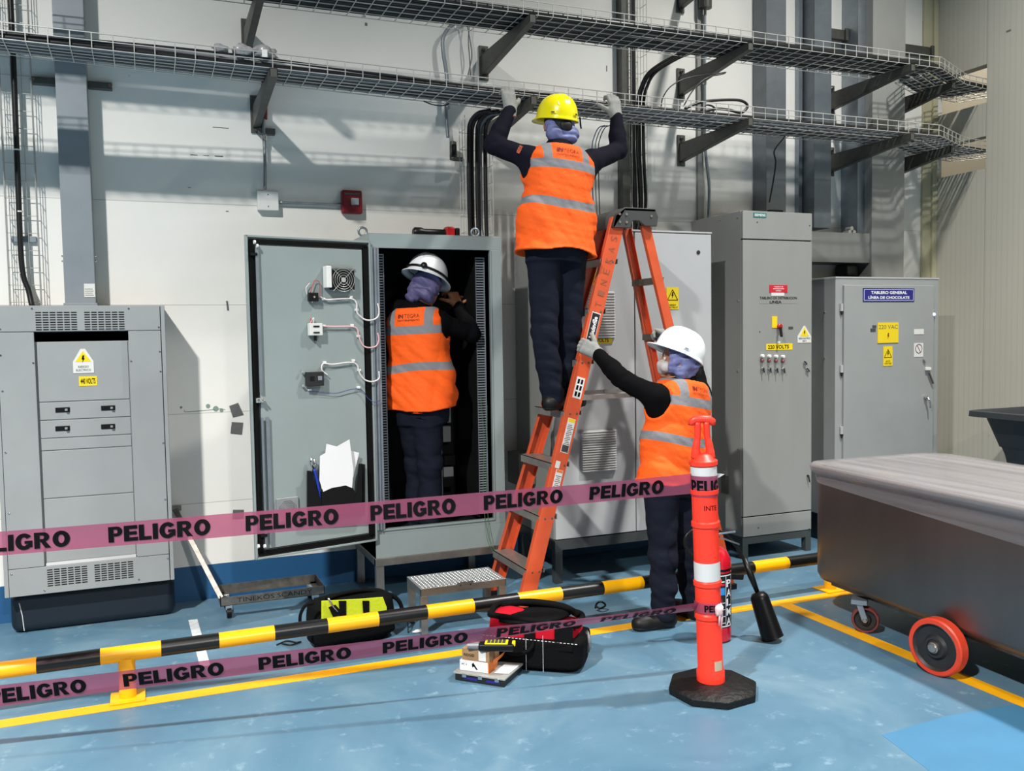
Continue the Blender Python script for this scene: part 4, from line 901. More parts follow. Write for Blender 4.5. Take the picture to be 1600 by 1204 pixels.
p = at(413, 83, y=5.10); MB().box(p+(-.013, -.002, -.02), p+(.016, .002, .02)).obj('number_tag', M['label_white'], None, 'small white number tag hanging on the front of the lower tray', 'tag')
# cable risers
def riser(name, xs, ya, yb, z0, z1, r, label, group, m=None):
    for i, x in enumerate(xs):
        o = MB().tube(smoothpath([(x+.03*math.sin(i), yb, z0), (x, ya, z0+.12), (x, ya, (z0+z1)/2), (x+.006*(i % 3), ya, z1-.14), (x+.02, ya-.03, z1-.04), (x+.12, ya-.12, z1+.02)]), r, 8).obj(name, m or M['cable'], None, label, 'cable', group, smooth=True)
mesh_channel('wire_mesh_riser', 2.065, 5.68, .19, .11, 2.30, 3.08, 'wire mesh riser full of black cables above the open cabinet', .11)
for k in range(5):
    x = 2.005+.029*k; yy = 5.605+.022*(k % 2)
    MB().tube(smoothpath([(x, 5.60, 2.285), (x, yy, 2.40), (x, yy, 2.7), (x+.004, yy, 2.95), (x+.01, yy-.02, 3.04), (x+.04, yy-.09, 3.085), (x+.10, yy-.16, 3.09)]), .014, 8).obj('riser_cable', M['cable'] if k != 3 else M['cable_grey'], None, 'black cable bending from the lower tray into the open cabinet' if k != 3 else 'grey cable among the black ones bending from the lower tray into the open cabinet', 'cable', 'cables rising from the open cabinet', smooth=True)
MB().box((3.305, 5.87, 0.5), (3.365, WY-.001, 6.5)).box((3.300, 5.88, 3.22), (3.27, 5.93, 3.26)).obj('strut_channel', M['strut'], None, 'long vertical dark strut on the wall behind the ladder top', 'strut', bevel=.002)
mesh_channel('wire_mesh_riser', 3.43, 5.925, .13, .09, 2.35, 6.3, 'tall wire mesh riser with black cables behind the ladder top', .12)
for k in range(5):
    x = 3.385+.024*k; yy = 5.86+.018*(k % 2)
    top = [(x, yy, 3.35), (x+.02, yy-.02, 3.47), (x+.05, yy-.07, 3.55), (x+.09, yy-.20, 3.592), (x+.14, yy-.37, 3.615), (x+.22, yy-.50, 3.622)] if k > 1 else [(x, yy, 3.5), (x, yy, 4.2), (x, yy, 6.2)]
    MB().tube(smoothpath([(x-.01*k, yy, 2.345), (x+.01, yy, 2.6), (x-.004, yy, 3.0)]+top), .0125, 8).obj('riser_cable', M['cable'], None, 'black cable bending into the upper tray behind the ladder top' if k > 1 else 'black cable running up past both trays behind the ladder top', 'cable', 'riser cables bending into the upper tray' if k > 1 else 'riser cables passing both trays', smooth=True)
for k in range(3):
    c_ = (M['wire_blue'], M['cable_grey'], M['cable'])[k]; l_ = ('blue', 'grey', 'black')[k]
    P_ = [at(925+k*5, 235, y=5.75), at(928+k*5, 215, y=5.7), at(935+k*5, 200, y=5.6), at(945+k*4, 196, y=5.5)]
    P_ = [at(926+k*5, 300, y=5.8)]+P_
    MB().tube(smoothpath([at(930+k*4, 355, y=5.85)]+P_), .0036, 8).obj('drop_cable', c_, None, l_+' thin cable dropping between the yellow hard hat and the right hand', 'cable', smooth=True)
# conduits
def conduit(pts, r, label, m=None, name='steel_conduit', cls=()):
    Tn = thing(name, (pts[0][0], pts[0][1], min(p[2] for p in pts)), label, 'conduit'); P_ = smoothpath(pts)
    MB().tube(P_, r, 10).obj('pipe', m or M['galv'], Tn, smooth=True)
    for q in cls: MB().lathe(q, (0, 0, 1), [(-.02, r*1.35), (.02, r*1.35)], 12).obj('coupling', M['chrome'], Tn)
    return Tn
q = lambda px, py: at(px, py, y=5.90)
CD = conduit([q(414, 296), q(414, 250), q(412, 200), q(412, 160)], .011, 'steel conduit dropping to the white junction box', cls=(q(413, 215),))
MB().cyl(q(413, 186), q(413, 128), .019, n=14).obj('red_sleeve', M['red_dark'], CD, 'dark red sleeve')
MB().box((q(403, 200)[0], 5.90, q(403, 208)[2]), (q(430, 200)[0], WY-.001, q(403, 199)[2])).obj('strut_channel', M['strut'], None, 'short strut clamp behind the conduit at the far left bracket', 'strut', bevel=.002)
a_, b_, c_, d_ = rect_px(402, 297, 436, 329, 5.90)
jb = MB().box((a_, 5.90, c_), (b_, WY-.001, d_)).obj('junction_box', M['white'], None, 'square white junction box on the wall left of the fire alarm', 'box', bevel=.004)
for dz_ in (.3, -.3): MB().lathe(((a_+b_)/2, 5.90, (c_+d_)/2+(d_-c_)*dz_), (0, -1, 0), [(0, .004), (.002, .004)], 8).obj('screw', M['cast'], jb)
conduit([at(436, 316, y=5.925), at(485, 318, y=5.925), at(536, 320, y=5.925)], .010, 'horizontal conduit between the junction box and the fire alarm')
a_, b_, c_, d_ = rect_px(534, 296, 567, 334, 5.895)
fa = MB().box((a_, 5.895, c_), (b_, WY-.001, d_)).obj('fire_alarm_strobe', M['red_dark'], None, 'dark red fire alarm strobe on the wall', 'alarm', bevel=.012, seg=3)
cx = (a_+b_)/2; cz = (c_+d_)/2
MB().box((cx-.012, 5.878, cz-.022), (cx+.042, 5.895, cz+.024)).obj('strobe_lens', M['case_glass'], fa, bevel=.006)
MB().box((cx-.05, 5.893, cz+.045), (cx+.05, 5.895, cz+.058)).obj('text_strip', M['ink_grey'], fa)
conduit([q(700, 170), q(698, 120), q(693, 85), q(692, 62), q(700, 45), q(716, 34), q(735, 25)], .013, 'bent steel conduit going from the upper tray behind the lower tray')
LB = conduit([q(700, 215), q(698, 190), q(697, 165)], .012, 'steel conduit with an open elbow fitting hanging below the lower tray')
a = at(708, 235, y=5.87)
MB().tube([a+(0, 0, .06), a+(0, 0, -.065)], [.024, .026], 12).box(a+(.0, -.01, -.07), a+(.07, .015, -.04)).obj('elbow_fitting', M['strut'], LB, bevel=.006)
MB().tube([a+(.001, -.018, .035), a+(.001, -.018, -.045)], .018, 10).obj('fitting_opening', M['black'], LB)
for k, o_ in enumerate((0, 7)):
    MB().tube(smoothpath([q(728+o_, 30), q(732-o_*.3+2, 60), q(737-o_*.5, 88), q(731+o_*.6, 118)]), .004, 7).obj('twisted_cord', M['cable_grey'], None, 'thin twisted cord hanging between the two trays', 'cord', 'twisted cords between the trays', smooth=True)
conduit([at(1107, 345, y=5.9), at(1108, 290, y=5.9), at(1103, 245, y=5.9), at(1101, 200, y=5.9), at(1101, 100, y=5.9), at(1101, -60, y=5.9)], .012, 'steel conduit running up the wall right of the ladder', cls=(at(1101, 20, y=5.9), at(1101, 128, y=5.9)))
MB().cyl(at(1102, 13, y=5.89), at(1102, -30, y=5.89), .05, n=16).obj('round_fitting', M['strut'], None, 'dark round conduit body at the top edge right of the ladder', 'fitting')
MB().box((4.0, 5.925, 2.52), (4.05, WY-.001, 6.0)).obj('flat_strip', M['galv_pale'], None, 'narrow pale strip on the wall beside the right conduit', 'strip')
# cable loops on the lower tray
def loop(pts, r, label, yv=5.25): MB().tube(smoothpath([at(*p[:2], y=p[2] if len(p) > 2 else yv) for p in pts]), r, 7).obj('cable_loop', M['cable'], None, label, 'cable', smooth=True)
loop(((1033, 166), (1036, 152), (1048, 135), (1070, 123), (1100, 117), (1120, 115), (1134, 113), (1128, 116), (1112, 119), (1095, 128), (1080, 145), (1068, 166)), .0042, 'thin black cable making a wide arch above the lower tray')
loop(((1070, 170), (1085, 163), (1105, 158), (1140, 156), (1160, 158), (1168, 166), (1158, 176), (1140, 172), (1120, 170), (1100, 174)), .010, 'thick black cable coiled on the lower tray right of the arch')
loop(((1095, 172), (1104, 164), (1116, 168), (1112, 176), (1100, 178)), .006, 'small cable coil inside the thick black coil')
loop(((662, 158), (675, 163), (690, 165), (702, 162)), .004, 'thin cable sagging under the lower tray near the elbow fitting', 5.4)
MB().tube([at(906, 183, y=5.3), at(907, 195, y=5.28), at(908, 201, y=5.28)], [.005, .006, .005], 8).obj('hanging_strap', M['black'], None, 'short black strap hanging below the lower tray by the yellow hard hat', 'strap')

# ================================================================== low barrier rail
zc = .212; yb_ = 4.44
T = thing('barrier_rail', (.015, yb_, 0), 'low yellow and black striped tube barrier on short yellow posts', 'barrier')
MB().cyl((-1.5, yb_, zc), (4.26, yb_, zc), .037, n=28).obj('rail', striped_material(), T, smooth=True, angle=50)
for x_ in (-.135, 1.94, 3.975):
    MB().cyl((x_, yb_, .006), (x_, yb_, zc-.02), .037, n=24).obj('post', M['paint_yellow'], T, smooth=True, angle=50)
    MB().box((x_-.075, yb_-.075, .0015), (x_+.075, yb_+.075, .010)).obj('base_plate', M['paint_yellow'], T, bevel=.002)

# ================================================================== delineator post with tape
base = np.array([2.352, 3.385, 0.0]); tl_ = np.array([-.044, -.012, 1.0]); tl_ /= np.linalg.norm(tl_)
T = thing('delineator_post', base, 'orange delineator post with a loop handle on a black rubber base', 'post')
rb = MB(); oc = lambda r, z: [base+(math.cos(a)*r, math.sin(a)*r, z) for a in np.arange(8)*PI/4+PI/8+.12]
rb.loft([oc(.205, .001), oc(.208, .032), oc(.196, .042), oc(.09, .052)]); rb.obj('rubber_base', M['rubber'], T, bevel=.004)
pt = lambda h: base+(0.002, .015, 0)+tl_*h
def hz(py, dy=-.055): return at(1105, py, y=3.40+dy)[2]
R0 = .0575
def zr(py): return hz(py)
prof = [(.045, .064), (.10, .064), (.112, R0)]
for py, wd in ((968, .006), (916, .006), (822, .006), (770, .006)):
    z_ = zr(py)+.004; prof += [(z_-.016, R0-.000), (z_-.009, R0+wd), (z_+.009, R0+wd), (z_+.016, R0)]
zt_ = zr(724)
prof += [(zt_-.014, R0-.002), (zt_-.008, R0+.006), (zt_+.010, R0+.006), (zt_+.018, R0-.008), (zt_+.038, .036), (zt_+.046, .012)]
tb = MB().lathe(pt(0), tl_, prof, 36).obj('tube', M['post_orange'], T, smooth=True, angle=40)
for a_, b_ in ((zr(915)+.018, zr(880)), (zr(770)+.020, zt_-.014)): MB().lathe(pt(0), tl_, [(a_, R0+.0015), (b_, R0+.0015)], 36, (False, False)).obj('reflective_band', M['reflect'], T, smooth=True)
hb = pt(zt_+.02); ux = np.array([.93, -.37, 0]); up_ = tl_
h = MB()
for s_ in (-1, 1): h.tube(smoothpath([hb+ux*s_*.034+up_*0, hb+ux*s_*.030+up_*.05, hb+ux*s_*.022+up_*.10, hb+ux*s_*.020+up_*.165], 5), [.021]*4+[.018]*4+[.015]*4+[.015]*4, 10)
h.tube([hb-ux*.050+up_*.150, hb-ux*.047+up_*.166, hb-ux*.032+up_*.176, hb+up_*.178, hb+ux*.032+up_*.176, hb+ux*.047+up_*.166, hb+ux*.050+up_*.150], [.012, .017, .018, .018, .018, .017, .012], 10)
h.obj('loop_handle', M['post_orange'], T, smooth=True)
def wrap(mb, r, body, a0, z0, w_, h_, bold=0.0, cen=None, ax=None):
    "lettering wrapped on a cylinder: a0 azimuth of its middle"
    V, F = text_mesh(body, bold); cen = pt(0) if cen is None else cen; ax = tl_ if ax is None else ax; out = []
    for a, b in V:
        t_ = a0+a*w_/r; out.append(cen+ax*(z0+b*h_)+(math.cos(t_)*r, math.sin(t_)*r, 0))
    mb.add(out, F); return mb
va = math.atan2(-base[1], -base[0])
wrap(MB(), R0+.0015, 'INTE', va+.50, zr(793), .064, .022).obj('handwriting', M['ink'], tb)
lb = MB(); rr_ = R0+.001; z_ = zr(1043)
ring = lambda zz, r: [pt(zz)+(math.cos(a)*r, math.sin(a)*r, 0) for a in np.linspace(va+.35, va+1.1, 9)]
lb.loft([ring(z_-.022, rr_), ring(z_+.022, rr_)], close=False); lb.obj('faded_sticker', mat('faded_sticker', (190, 178, 150), .7), tb)

def tapefn(A, B, sag, wid, tw0, tw1, n=90):
    "returns function (s, w) -> point, s along 0..1, w across -.5...5"
    A = np.array(A, float); B = np.array(B, float); d = (B-A)*np.array([1, 1, 0]); d /= np.linalg.norm(d); nrm = np.array([d[1], -d[0], 0.0])
    def f(s, w_, off=0.0):
        c = A+(B-A)*s-Z*sag*4*s*(1-s); a = tw0+(tw1-tw0)*s+.10*math.sin(s*9)+.05*math.sin(s*23); up = Z*math.cos(a)+nrm*math.sin(a); out = nrm*math.cos(a)-Z*math.sin(a)
        return c+up*w_*wid+out*(off+.003*math.sin(w_*PI*1.0+s*14))
    return f, d, nrm
def make_tape(A, B, sag, wid, tw, label, words, name='warning_tape'):
    f, d, nrm = tapefn(A, B, sag, wid, *tw)
    T = thing(name, (A+B)/2*np.array([1, 1, 0])+Z*min(A[2], B[2]), label, 'tape', None)
    ss = np.linspace(0, 1, 120); ws = np.linspace(-.5, .5, 7)
    V = [f(s, w_) for s in ss for w_ in ws]; F = [(i*7+j, (i+1)*7+j, (i+1)*7+j+1, i*7+j+1) for i in range(119) for j in range(6)]
    o = MB().add(V, F).obj('strip', M['tape'], T, smooth=True)
    Lh = np.linalg.norm((B-A)[:2]); bd_ = text_mesh('PELIGRO', .062)
    for x0, x1, body in words:
        # word limits from photo columns, intersected with the vertical plane of the tape
        ss_ = []
        for px in (x0, x1):
            v = _f+_r*(px-800)/FPX+_d*(850-602)/FPX; p = EYE+v*((A-EYE).dot(nrm)/v.dot(nrm)); ss_.append((p-A).dot(d)/Lh)
        V0, F0 = text_mesh(body, .062); V = [f(ss_[0]+(ss_[1]-ss_[0])*(a+.5), b*.70, -.0035 if FLIP else .0035) for a, b in V0]
        MB().add(V, F0).obj('printed_word', M['ink'], T)
    return T, f
AT = np.array([-1.60, 4.205, .838]); BT = np.array([2.2525, 3.405, .968]); FLIP = False
k_ = (AT[0]+.56)/(2.285+.56)
t1, f1 = make_tape(AT, BT, .012, .094, (-.12, .10), 'upper translucent pink warning tape printed PELIGRO', [(-62, 110, 'PELIGRO'), (170, 330, 'PELIGRO'), (385, 530, 'PELIGRO'), (580, 713, 'PELIGRO'), (757, 880, 'PELIGRO'), (922, 1037, 'PELIGRO')])
def ringtape(T_, z0, zh, a0, a1, r, words=None, tilt=0.0):
    n = 30; zs = np.linspace(0, 1, n); V = []
    for i in range(n):
        a = a0+(a1-a0)*zs[i]
        for j in (0, 1): V.append(pt(z0+tilt*zs[i]+(j-.5)*zh)+(math.cos(a)*r, math.sin(a)*r, 0))
    MB().add(V, [(2*i, 2*i+2, 2*i+3, 2*i+1) for i in range(n-1)]).obj('wrapped_end', M['tape'], T_, smooth=True)
    if words: 
        mb = MB(); wrap(mb, r+.001, words[0], words[1], z0, words[2], zh*.62, .045); mb.obj('printed_word', M['ink'], T_)
ringtape(t1, .962, .094, va-1.38, va+4.2, R0+.004, ('PELIG', va+.13, .150))
MB().add([pt(1.015)+(.050, -.03, 0), pt(1.005)+(.085, -.04, .005), pt(.99)+(.05, -.03, 0)], [(0, 1, 2)]).obj('torn_end', M['reflect'], t1)
A2 = np.array([-1.60, 4.205, .208]); B2 = np.array([2.279, 3.410, .400])
t2, f2 = make_tape(A2, B2, .006, .092, (-.10, .85), 'lower translucent pink warning tape printed PELIGRO, twisting near the post', [(-32, 125, 'PELIGRO'), (184, 343, 'PELIGRO'), (398, 544, 'PELIGRO'), (594, 728, 'PELIGRO'), (774, 898, 'PELIGRO'), (938, 1055, 'PELIGRO')])
ringtape(t2, .405, .050, va-1.38, va+4.2, R0+.006, ('PEL', va+.2, .06), .0)
kn = MB(); kc = pt(.40)+(math.cos(va+.75)*.07, math.sin(va+.75)*.07, .0)
kn.add(*blob(kc, .019, 8, .4, (1, 1, 1.5), 4)); kn.tube([kc, kc+(.012, -.004, -.03), kc+(.008, -.006, -.085)], [.008, .006, .003], 6).tube([kc, kc+(.0, -.004, -.03), kc+(-.004, -.006, -.07)], [.008, .006, .003], 6)
kn.obj('knot', mat('pale_pink_plastic', (226, 190, 190), .5), t2, smooth=True)

# ================================================================== fire extinguisher
ec = at(1127, 1006, z=0)+(.02, .085, 0); ER = .086
T = thing('fire_extinguisher', ec, 'red fire extinguisher with a black horn standing behind the orange post', 'fire extinguisher')
H0 = .415
MB().lathe(ec, Z, [(.002, ER*.9), (.012, ER), (H0, ER), (H0+.03, ER*.95), (H0+.065, ER*.74), (H0+.085, ER*.45), (H0+.092, .022), (H0+.11, .022)], 40).obj('cylinder', M['red_ext'], T, smooth=True, angle=40)
lbz = (.085, .375)
a_e = math.atan2(-ec[1], -ec[0])
lab = MB(); n = 18
for_ = [[ec+(math.cos(a)*(ER+.0012), math.sin(a)*(ER+.0012), z_) for a in np.linspace(a_e-1.6, a_e+1.45, n)] for z_ in lbz]
lab.loft(for_, close=False); lb_ = lab.obj('label', M['label_black'], T, smooth=True)
def epatch(a0, a1, z0, z1, m_, name='label_field', r=ER+.0022):
    MB().loft([[ec+(math.cos(a)*r, math.sin(a)*r, z_) for a in np.linspace(a_e+a0, a_e+a1, 8)] for z_ in (z0, z1)], close=False).obj(name, m_, lb_, smooth=True)
for z_ in (.090, .362): epatch(-.3, 1.23, z_, z_+.005, M['ink_white'], 'border_line')
epatch(.69, .72, .095, .362, M['ink_white'], 'border_line'); epatch(1.20, 1.23, .095, .362, M['ink_white'], 'border_line')
epatch(.05, .64, .262, .30, mat('blue_pictogram', (40, 130, 200), .4)); epatch(.1, .62, .312, .322, M['sign_red']); epatch(.15, .62, .33, .336, M['ink_white'])
for i in range(4): epatch(.05, .66, .11+i*.036, .113+i*.036, M['ink_white'], 'border_line')
for i in range(3): epatch(.35, .5, .122+i*.036, .138+i*.036, M['ink_red'])
mb = MB()
for i, ch in enumerate('PALMA'): wrap(mb, ER+.0025, ch, a_e+.95, .322-i*.051, .034, .040, .02, cen=ec, ax=Z)
mb.obj('lettering', M['ink_white'], lb_)
vt = ec+Z*(H0+.11)
hv = MB().cyl(vt-Z*.02, vt+Z*.035, .018, n=14).bar(vt+(-.03, 0, .045), vt+(.115, -.02, .052), .024, .010).bar(vt+(-.03, 0, .02), vt+(.02, 0, .045), .02, .02).bar(vt+(.02, -.01, .03), vt+(.14, -.02, -.02), .022, .008)
hv.obj('valve_lever', M['chrome'], T, bevel=.002)
MB().tube([vt+(math.cos(a)*.012+.01, 0, .07+math.sin(a)*.018) for a in np.linspace(0, 2*PI, 14)], .0018, 6, caps=False).obj('pull_ring', M['chrome'], T)
hs = [vt+(-.02, .0, .0), at(1085, 868, y=3.99), at(1070, 850, y=4.0), at(1076, 832, y=4.0), at(1098, 824, y=4.0), at(1125, 830, y=3.99), at(1148, 850, y=3.97), at(1163, 876, y=3.95), at(1172, 900, y=3.92), at(1180, 918, y=3.90)]
MB().tube(smoothpath(hs), [.008]*0 or .0085, 9).obj('hose', M['black'], T, smooth=True)
A = at(1163, 872, y=3.95); B_ = at(1183, 924, y=3.89); MB().tube([A, (A+B_)/2, B_], [.014, .018, .012], 12).obj('hose_grip', M['black'], T, smooth=True)
A = at(1184, 925, y=3.89); B_ = at(1206, 1000, y=3.83); B_[2] = max(B_[2], .028)
dd = (B_-A); Lh = np.linalg.norm(dd)
MB().lathe(A, dd, [(-.012, .006), (0, .014), (.004, .034), (.02, .046), (.035, .049), (Lh, .058), (Lh+.012, .060), (Lh+.013, .052)], 30).obj('discharge_horn', M['black'], T, smooth=True, angle=50)
MB().lathe(A, dd, [(-.016, .011), (-.008, .011)], 12).obj('horn_nut', M['chrome'], T)
MB().bar(ec+(ER, -.02, .335), ec+(ER+.075, -.03, .325), .02, .03).obj('horn_clip', M['black'], T, bevel=.004)
epatch(-1.6, 1.5, .385, .398, M['black'], 'strap')

# ================================================================== bags, boxes
def vnoise(P, f, seed=0):
    R_ = np.random.default_rng(seed); out = 0
    for i in range(7):
        k = R_.normal(size=3); k /= np.linalg.norm(k); out = out+np.sin((P@k)*f*(1+.35*i)+R_.uniform(0, 6))/(1+.3*i)
    return out/3.0
def softbox(c, ux_, half, z0, z1, taper=.0, amp=.008, f=22, r=.45, n=26, nz=16, lean=0.0, bulge=.0, seed=3, top=None):
    "soft superelliptic bag; ux_ = direction of its long side"
    u = np.array([ux_[0], ux_[1], 0.0]); u /= np.linalg.norm(u); v = np.array([-u[1], u[0], 0]); rings = []
    ts = np.linspace(0, 1, nz)
    for t in ts:
        s_ = 1-taper*t+bulge*math.sin(t*PI); e = min(1, (t/.10)**.5, ((1-t)/.14)**.5) if 0 < t < 1 else .001; e = max(e, .6 if t < .5 else .25)
        if t in (0, 1): e = .55 if t == 0 else .15
        ring = []
        for j in range(n*2):
            a = PI*j/n; ca, sa = math.cos(a), math.sin(a); p_ = r; x_ = abs(ca)**p_*math.copysign(1, ca)*half[0]; y_ = abs(sa)**p_*math.copysign(1, sa)*half[1]*(e if t > .5 else max(e, .8))
            zz = z0+(z1-z0)*t+((top(x_/half[0]) if top else 0)*t)
            ring.append(np.array(c, float)*np.array([1, 1, 0])+u*x_*s_*(.55+.45*e if e < 1 else 1)+v*(y_*s_+lean*t)+Z*zz)
        rings.append(np.array(ring))
    P_ = np.concatenate(rings); cen = P_.mean(0); d_ = P_-cen; d_ /= np.linalg.norm(d_, axis=1)[:, None]; P_ = P_+d_*(vnoise(P_, f, seed)*amp)[:, None]; P_[:, 2] = np.maximum(P_[:, 2], z0)
    k = len(rings[0]); return MB().loft([P_[i*k:(i+1)*k] for i in range(nz)])
# black and lime tool bag
bc = at(548, 1000, z=0); bc = np.array([.985, 4.80, 0]); bu = np.array([.985, .17, 0]); bu /= np.linalg.norm(bu); bv = np.array([-bu[1], bu[0], 0])
T = thing('tool_bag', bc, 'black tool bag with a lime yellow side, lying behind the barrier', 'bag')
softbox(bc, bu, (.235, .115), .002, .262, .05, .007, r=.5, seed=5, bulge=.05).obj('body', M['bag_black'], T, smooth=True)
pa = lambda px, py, dy=0: at(px, py, y=4.640+(px-500)/100*.07+dy)
poly = [pa(502, 938), pa(560, 935), pa(598, 932), pa(604, 948), pa(604, 968), pa(560, 970), pa(502, 972)]
c0 = np.mean(poly, 0)
def cloth(pts, off, name, m_, par): 
    P_ = [np.array(p) for p in pts]; return MB().loft([P_[::-1], [p+np.array(off) for p in P_][::-1]]).obj(name, m_, par, bevel=.002)
lime = cloth(poly, (0, -.006, 0), 'lime_side_panel', M['bag_lime'], T)
for xs_ in ((529, 541), (566, 577)): cloth([pa(xs_[0], 938, -.008), pa(xs_[1], 938, -.008), pa(xs_[1], 965, -.008), pa(xs_[0]+2, 965, -.008)], (0, -.004, 0), 'webbing_strap', M['bag_black'], lime)
MB().tube([pa(513, 934, -.02), pa(517, 942, -.024), pa(523, 950, -.024), pa(530, 958, -.02)], .005, 7).obj('snap_hook', M['chrome'], T, smooth=True)
cloth([pa(513, 948, -.02), pa(524, 944, -.02), pa(538, 960, -.02), pa(520, 963, -.02)], (0, -.006, 0), 'strap_end', M['bag_black'], T)
MB().tube(smoothpath([pa(490, 942), pa(478, 945), pa(470, 958), pa(469, 972), pa(473, 985)]), .009, 8).tube(smoothpath([pa(510, 935, .08), pa(540, 926, .09), pa(580, 922, .09), pa(620, 935, .08), pa(632, 965, .08)]), .012, 8).tube(smoothpath([pa(632, 960, .05), pa(637, 975, .05), pa(638, 992, .03)]), .003, 6).obj('shoulder_strap', M['bag_black'], T, smooth=True)
gl = MB().tube(smoothpath([at(x, y, z=.008) for x, y in ((432, 1007), (448, 1001), (462, 1003), (470, 1002), (455, 1007), (440, 1005))]), .004, 6).obj('black_strap', M['black'], None, 'small black strap lying on the floor left of the lime bag', 'strap', smooth=True)
wp = at(652, 986, z=.008); MB().add(*blob(wp, .012, 8, .3, (2.4, 1, .7), 8)).obj('crumpled_tissue', M['paper'], None, 'crumpled white scrap on the floor at the foot of the step stool', 'paper', smooth=True)
# black and red open tool bag
rc = np.array([1.775, 4.075, 0]); ru = np.array([.60, -.52, 0]) ; ru = np.array([.80, -.60, 0]); ru /= np.linalg.norm(ru); rv = np.array([-ru[1], ru[0], 0])
rc = np.array([1.765, 4.055, 0])
T = thing('tool_bag', rc, 'open black and red tool bag beside the stacked boxes', 'bag')
softbox(rc, ru, (.245, .13), .002, .185, -.06, .006, r=.32, seed=9, bulge=.02).obj('lower_body', M['bag_black'], T, smooth=True)
softbox(rc, ru, (.235, .125), .12, .250, .10, .008, r=.35, seed=11, top=lambda x: -.03*x).obj('red_upper', M['bag_red'], T, smooth=True)
rp = lambda s_, t_, z_: rc+ru*s_+rv*t_+Z*z_
for s_, w_ in ((-.005, .026), (.165, .045)):
    cloth([rp(s_-w_, -.128, .12), rp(s_+w_, -.128, .12), rp(s_+w_, -.114, .245-.03*s_), rp(s_-w_, -.114, .245-.03*s_)], (-rv*.012), 'black_webbing', M['bag_black'], T)
MB().tube(smoothpath([rp(-.215, -.09, .262), rp(-.1, -.118, .262), rp(.06, -.118, .250), rp(.21, -.09, .232), rp(.225, 0, .23), rp(.19, .09, .245), rp(-.1, .105, .268), rp(-.215, .06, .268), rp(-.215, -.09, .262)]), .015, 8).tube(smoothpath([rp(-.19, .04, .275), rp(-.05, .08, .285), rp(.12, .08, .272), rp(.21, .03, .25)]), .018, 8).add(*blob(rp(0, 0, .245), .19, 12, .05, (1.05, .62, .12), 3)).obj('padded_rim', M['bag_black'], T, smooth=True)
MB().tube(smoothpath([rp(-.16, -.13, .15), rp(-.13, -.16, .115), rp(-.06, -.165, .10), rp(.0, -.155, .12), rp(.02, -.13, .16)]), .010, 8).obj('carry_handle', M['bag_black'], T, smooth=True)
mb = MB()
for a_, b_ in ((rp(-.24, -.137, .172), rp(.24, -.137, .158)), (rp(-.02, -.139, .17), rp(-.02, -.141, .01)), (rp(.065, -.139, .19), rp(.065, -.141, .01))):
    n = 26
    for i in range(n): mb.bar(a_+(b_-a_)*i/n, a_+(b_-a_)*(i+.6)/n, .0022, .0022)
mb.obj('white_stitching', M['ink_white'], T)
MB().add(*blob(rp(.255, .02, .12), .03, 8, .2, (.6, 1, 1.8), 2)).obj('grey_buckle', M['cable_grey'], T, smooth=True)
gl = MB().tube(smoothpath([at(x, y, z=.02+h_) for x, y, h_ in ((930, 950, .0), (933, 942, .03), (940, 940, .04), (946, 945, .02), (938, 950, .01), (930, 946, .02))]), .006, 7).obj('dark_strap', M['black'], None, 'small dark strap on the floor behind the lower pink tape', 'strap', smooth=True)
# stack: case, white box, brown box, flyer, tester
def boxat(cpx, ux_, L1, L2, z0, h_, front='corner'):
    u = np.array([ux_[0], ux_[1], 0]); u /= np.linalg.norm(u); v = np.array([-u[1], u[0], 0]); c = np.array(cpx, float); return c+u*L1/2+v*L2/2+Z*(z0+h_/2), (u, v, Z), (L1/2, L2/2, h_/2), u, v
c0 = at(711, 1062, z=0); c1 = at(788, 1074, z=0); cu = (c1-c0)/np.linalg.norm(c1-c0)
c, ax, hf, u, v = boxat((c0[0], c0[1], 0), cu, np.linalg.norm(c1-c0), .215, .001, .034)
T = thing('parts_case', c-Z*c[2], 'flat dark case with a clear grey-rimmed lid at the bottom of the box stack', 'case')
MB().obox(c, ax, hf).obj('tray', M['label_black'], T, bevel=.004); tz = .035
MB().obox(c+Z*(hf[2]+.004), ax, (hf[0]+.006, hf[1]+.006, .005)).obj('lid', M['galv_pale'], T, bevel=.003)
for k in (-.6, .05, .72): MB().obox(c+u*hf[0]*k-v*(hf[1]+.004)+Z*(hf[2]-.004), ax, (.011, .004, .009)).obj('latch', M['chrome'], T, bevel=.002)
for k in (-.35, .55): MB().obox(c+u*hf[0]*k-v*(hf[1]+.0008), ax, (.035, .0008, .005)).obj('blue_print', M['sign_blue'], T)
z1_ = .045
b0 = c-u*hf[0]*.88-v*hf[1]*.80
c2, ax2, hf2, u2, v2 = boxat((b0[0], b0[1], 0), cu+np.array([.0, .04, 0]), .150, .105, z1_, .050)
T2 = thing('white_box', c2-Z*c2[2]+Z*z1_, 'white and orange cardboard box lying on the flat case', 'box')
MB().obox(c2, ax2, hf2).obj('box_body', M['card_white'], T2, bevel=.0015)
MB().obox(c2+u2*(hf2[0]-.003)+u2*.0035, ax2, (.003, hf2[1]+.0006, hf2[2]+.0006)).obj('orange_end', M['card_orange'], T2)
mb = MB(); letters(mb, 'PC 4', c2-u2*.05-v2*(hf2[1]+.0008)+Z*.006, u2, Z, .026, .010); P3 = [(-.2, .3), (.1, .55), (.35, .2), (.9, -.6), (.6, -.6), (.2, -.1), (-.1, -.3)]
mb.prism([(a*.028, b*.028) for a, b in P3], c2-u2*.005-v2*(hf2[1]+.0002)+Z*.003, u2, Z, -v2*.0006); mb.obj('printed_logo', M['ink'], T2)
zz1 = z1_+.050
b0 = c2-u2*hf2[0]*.86-v2*hf2[1]*.90
c3, ax3, hf3, u3, v3 = boxat((b0[0], b0[1], 0), cu, .145, .115, zz1+.001, .056)
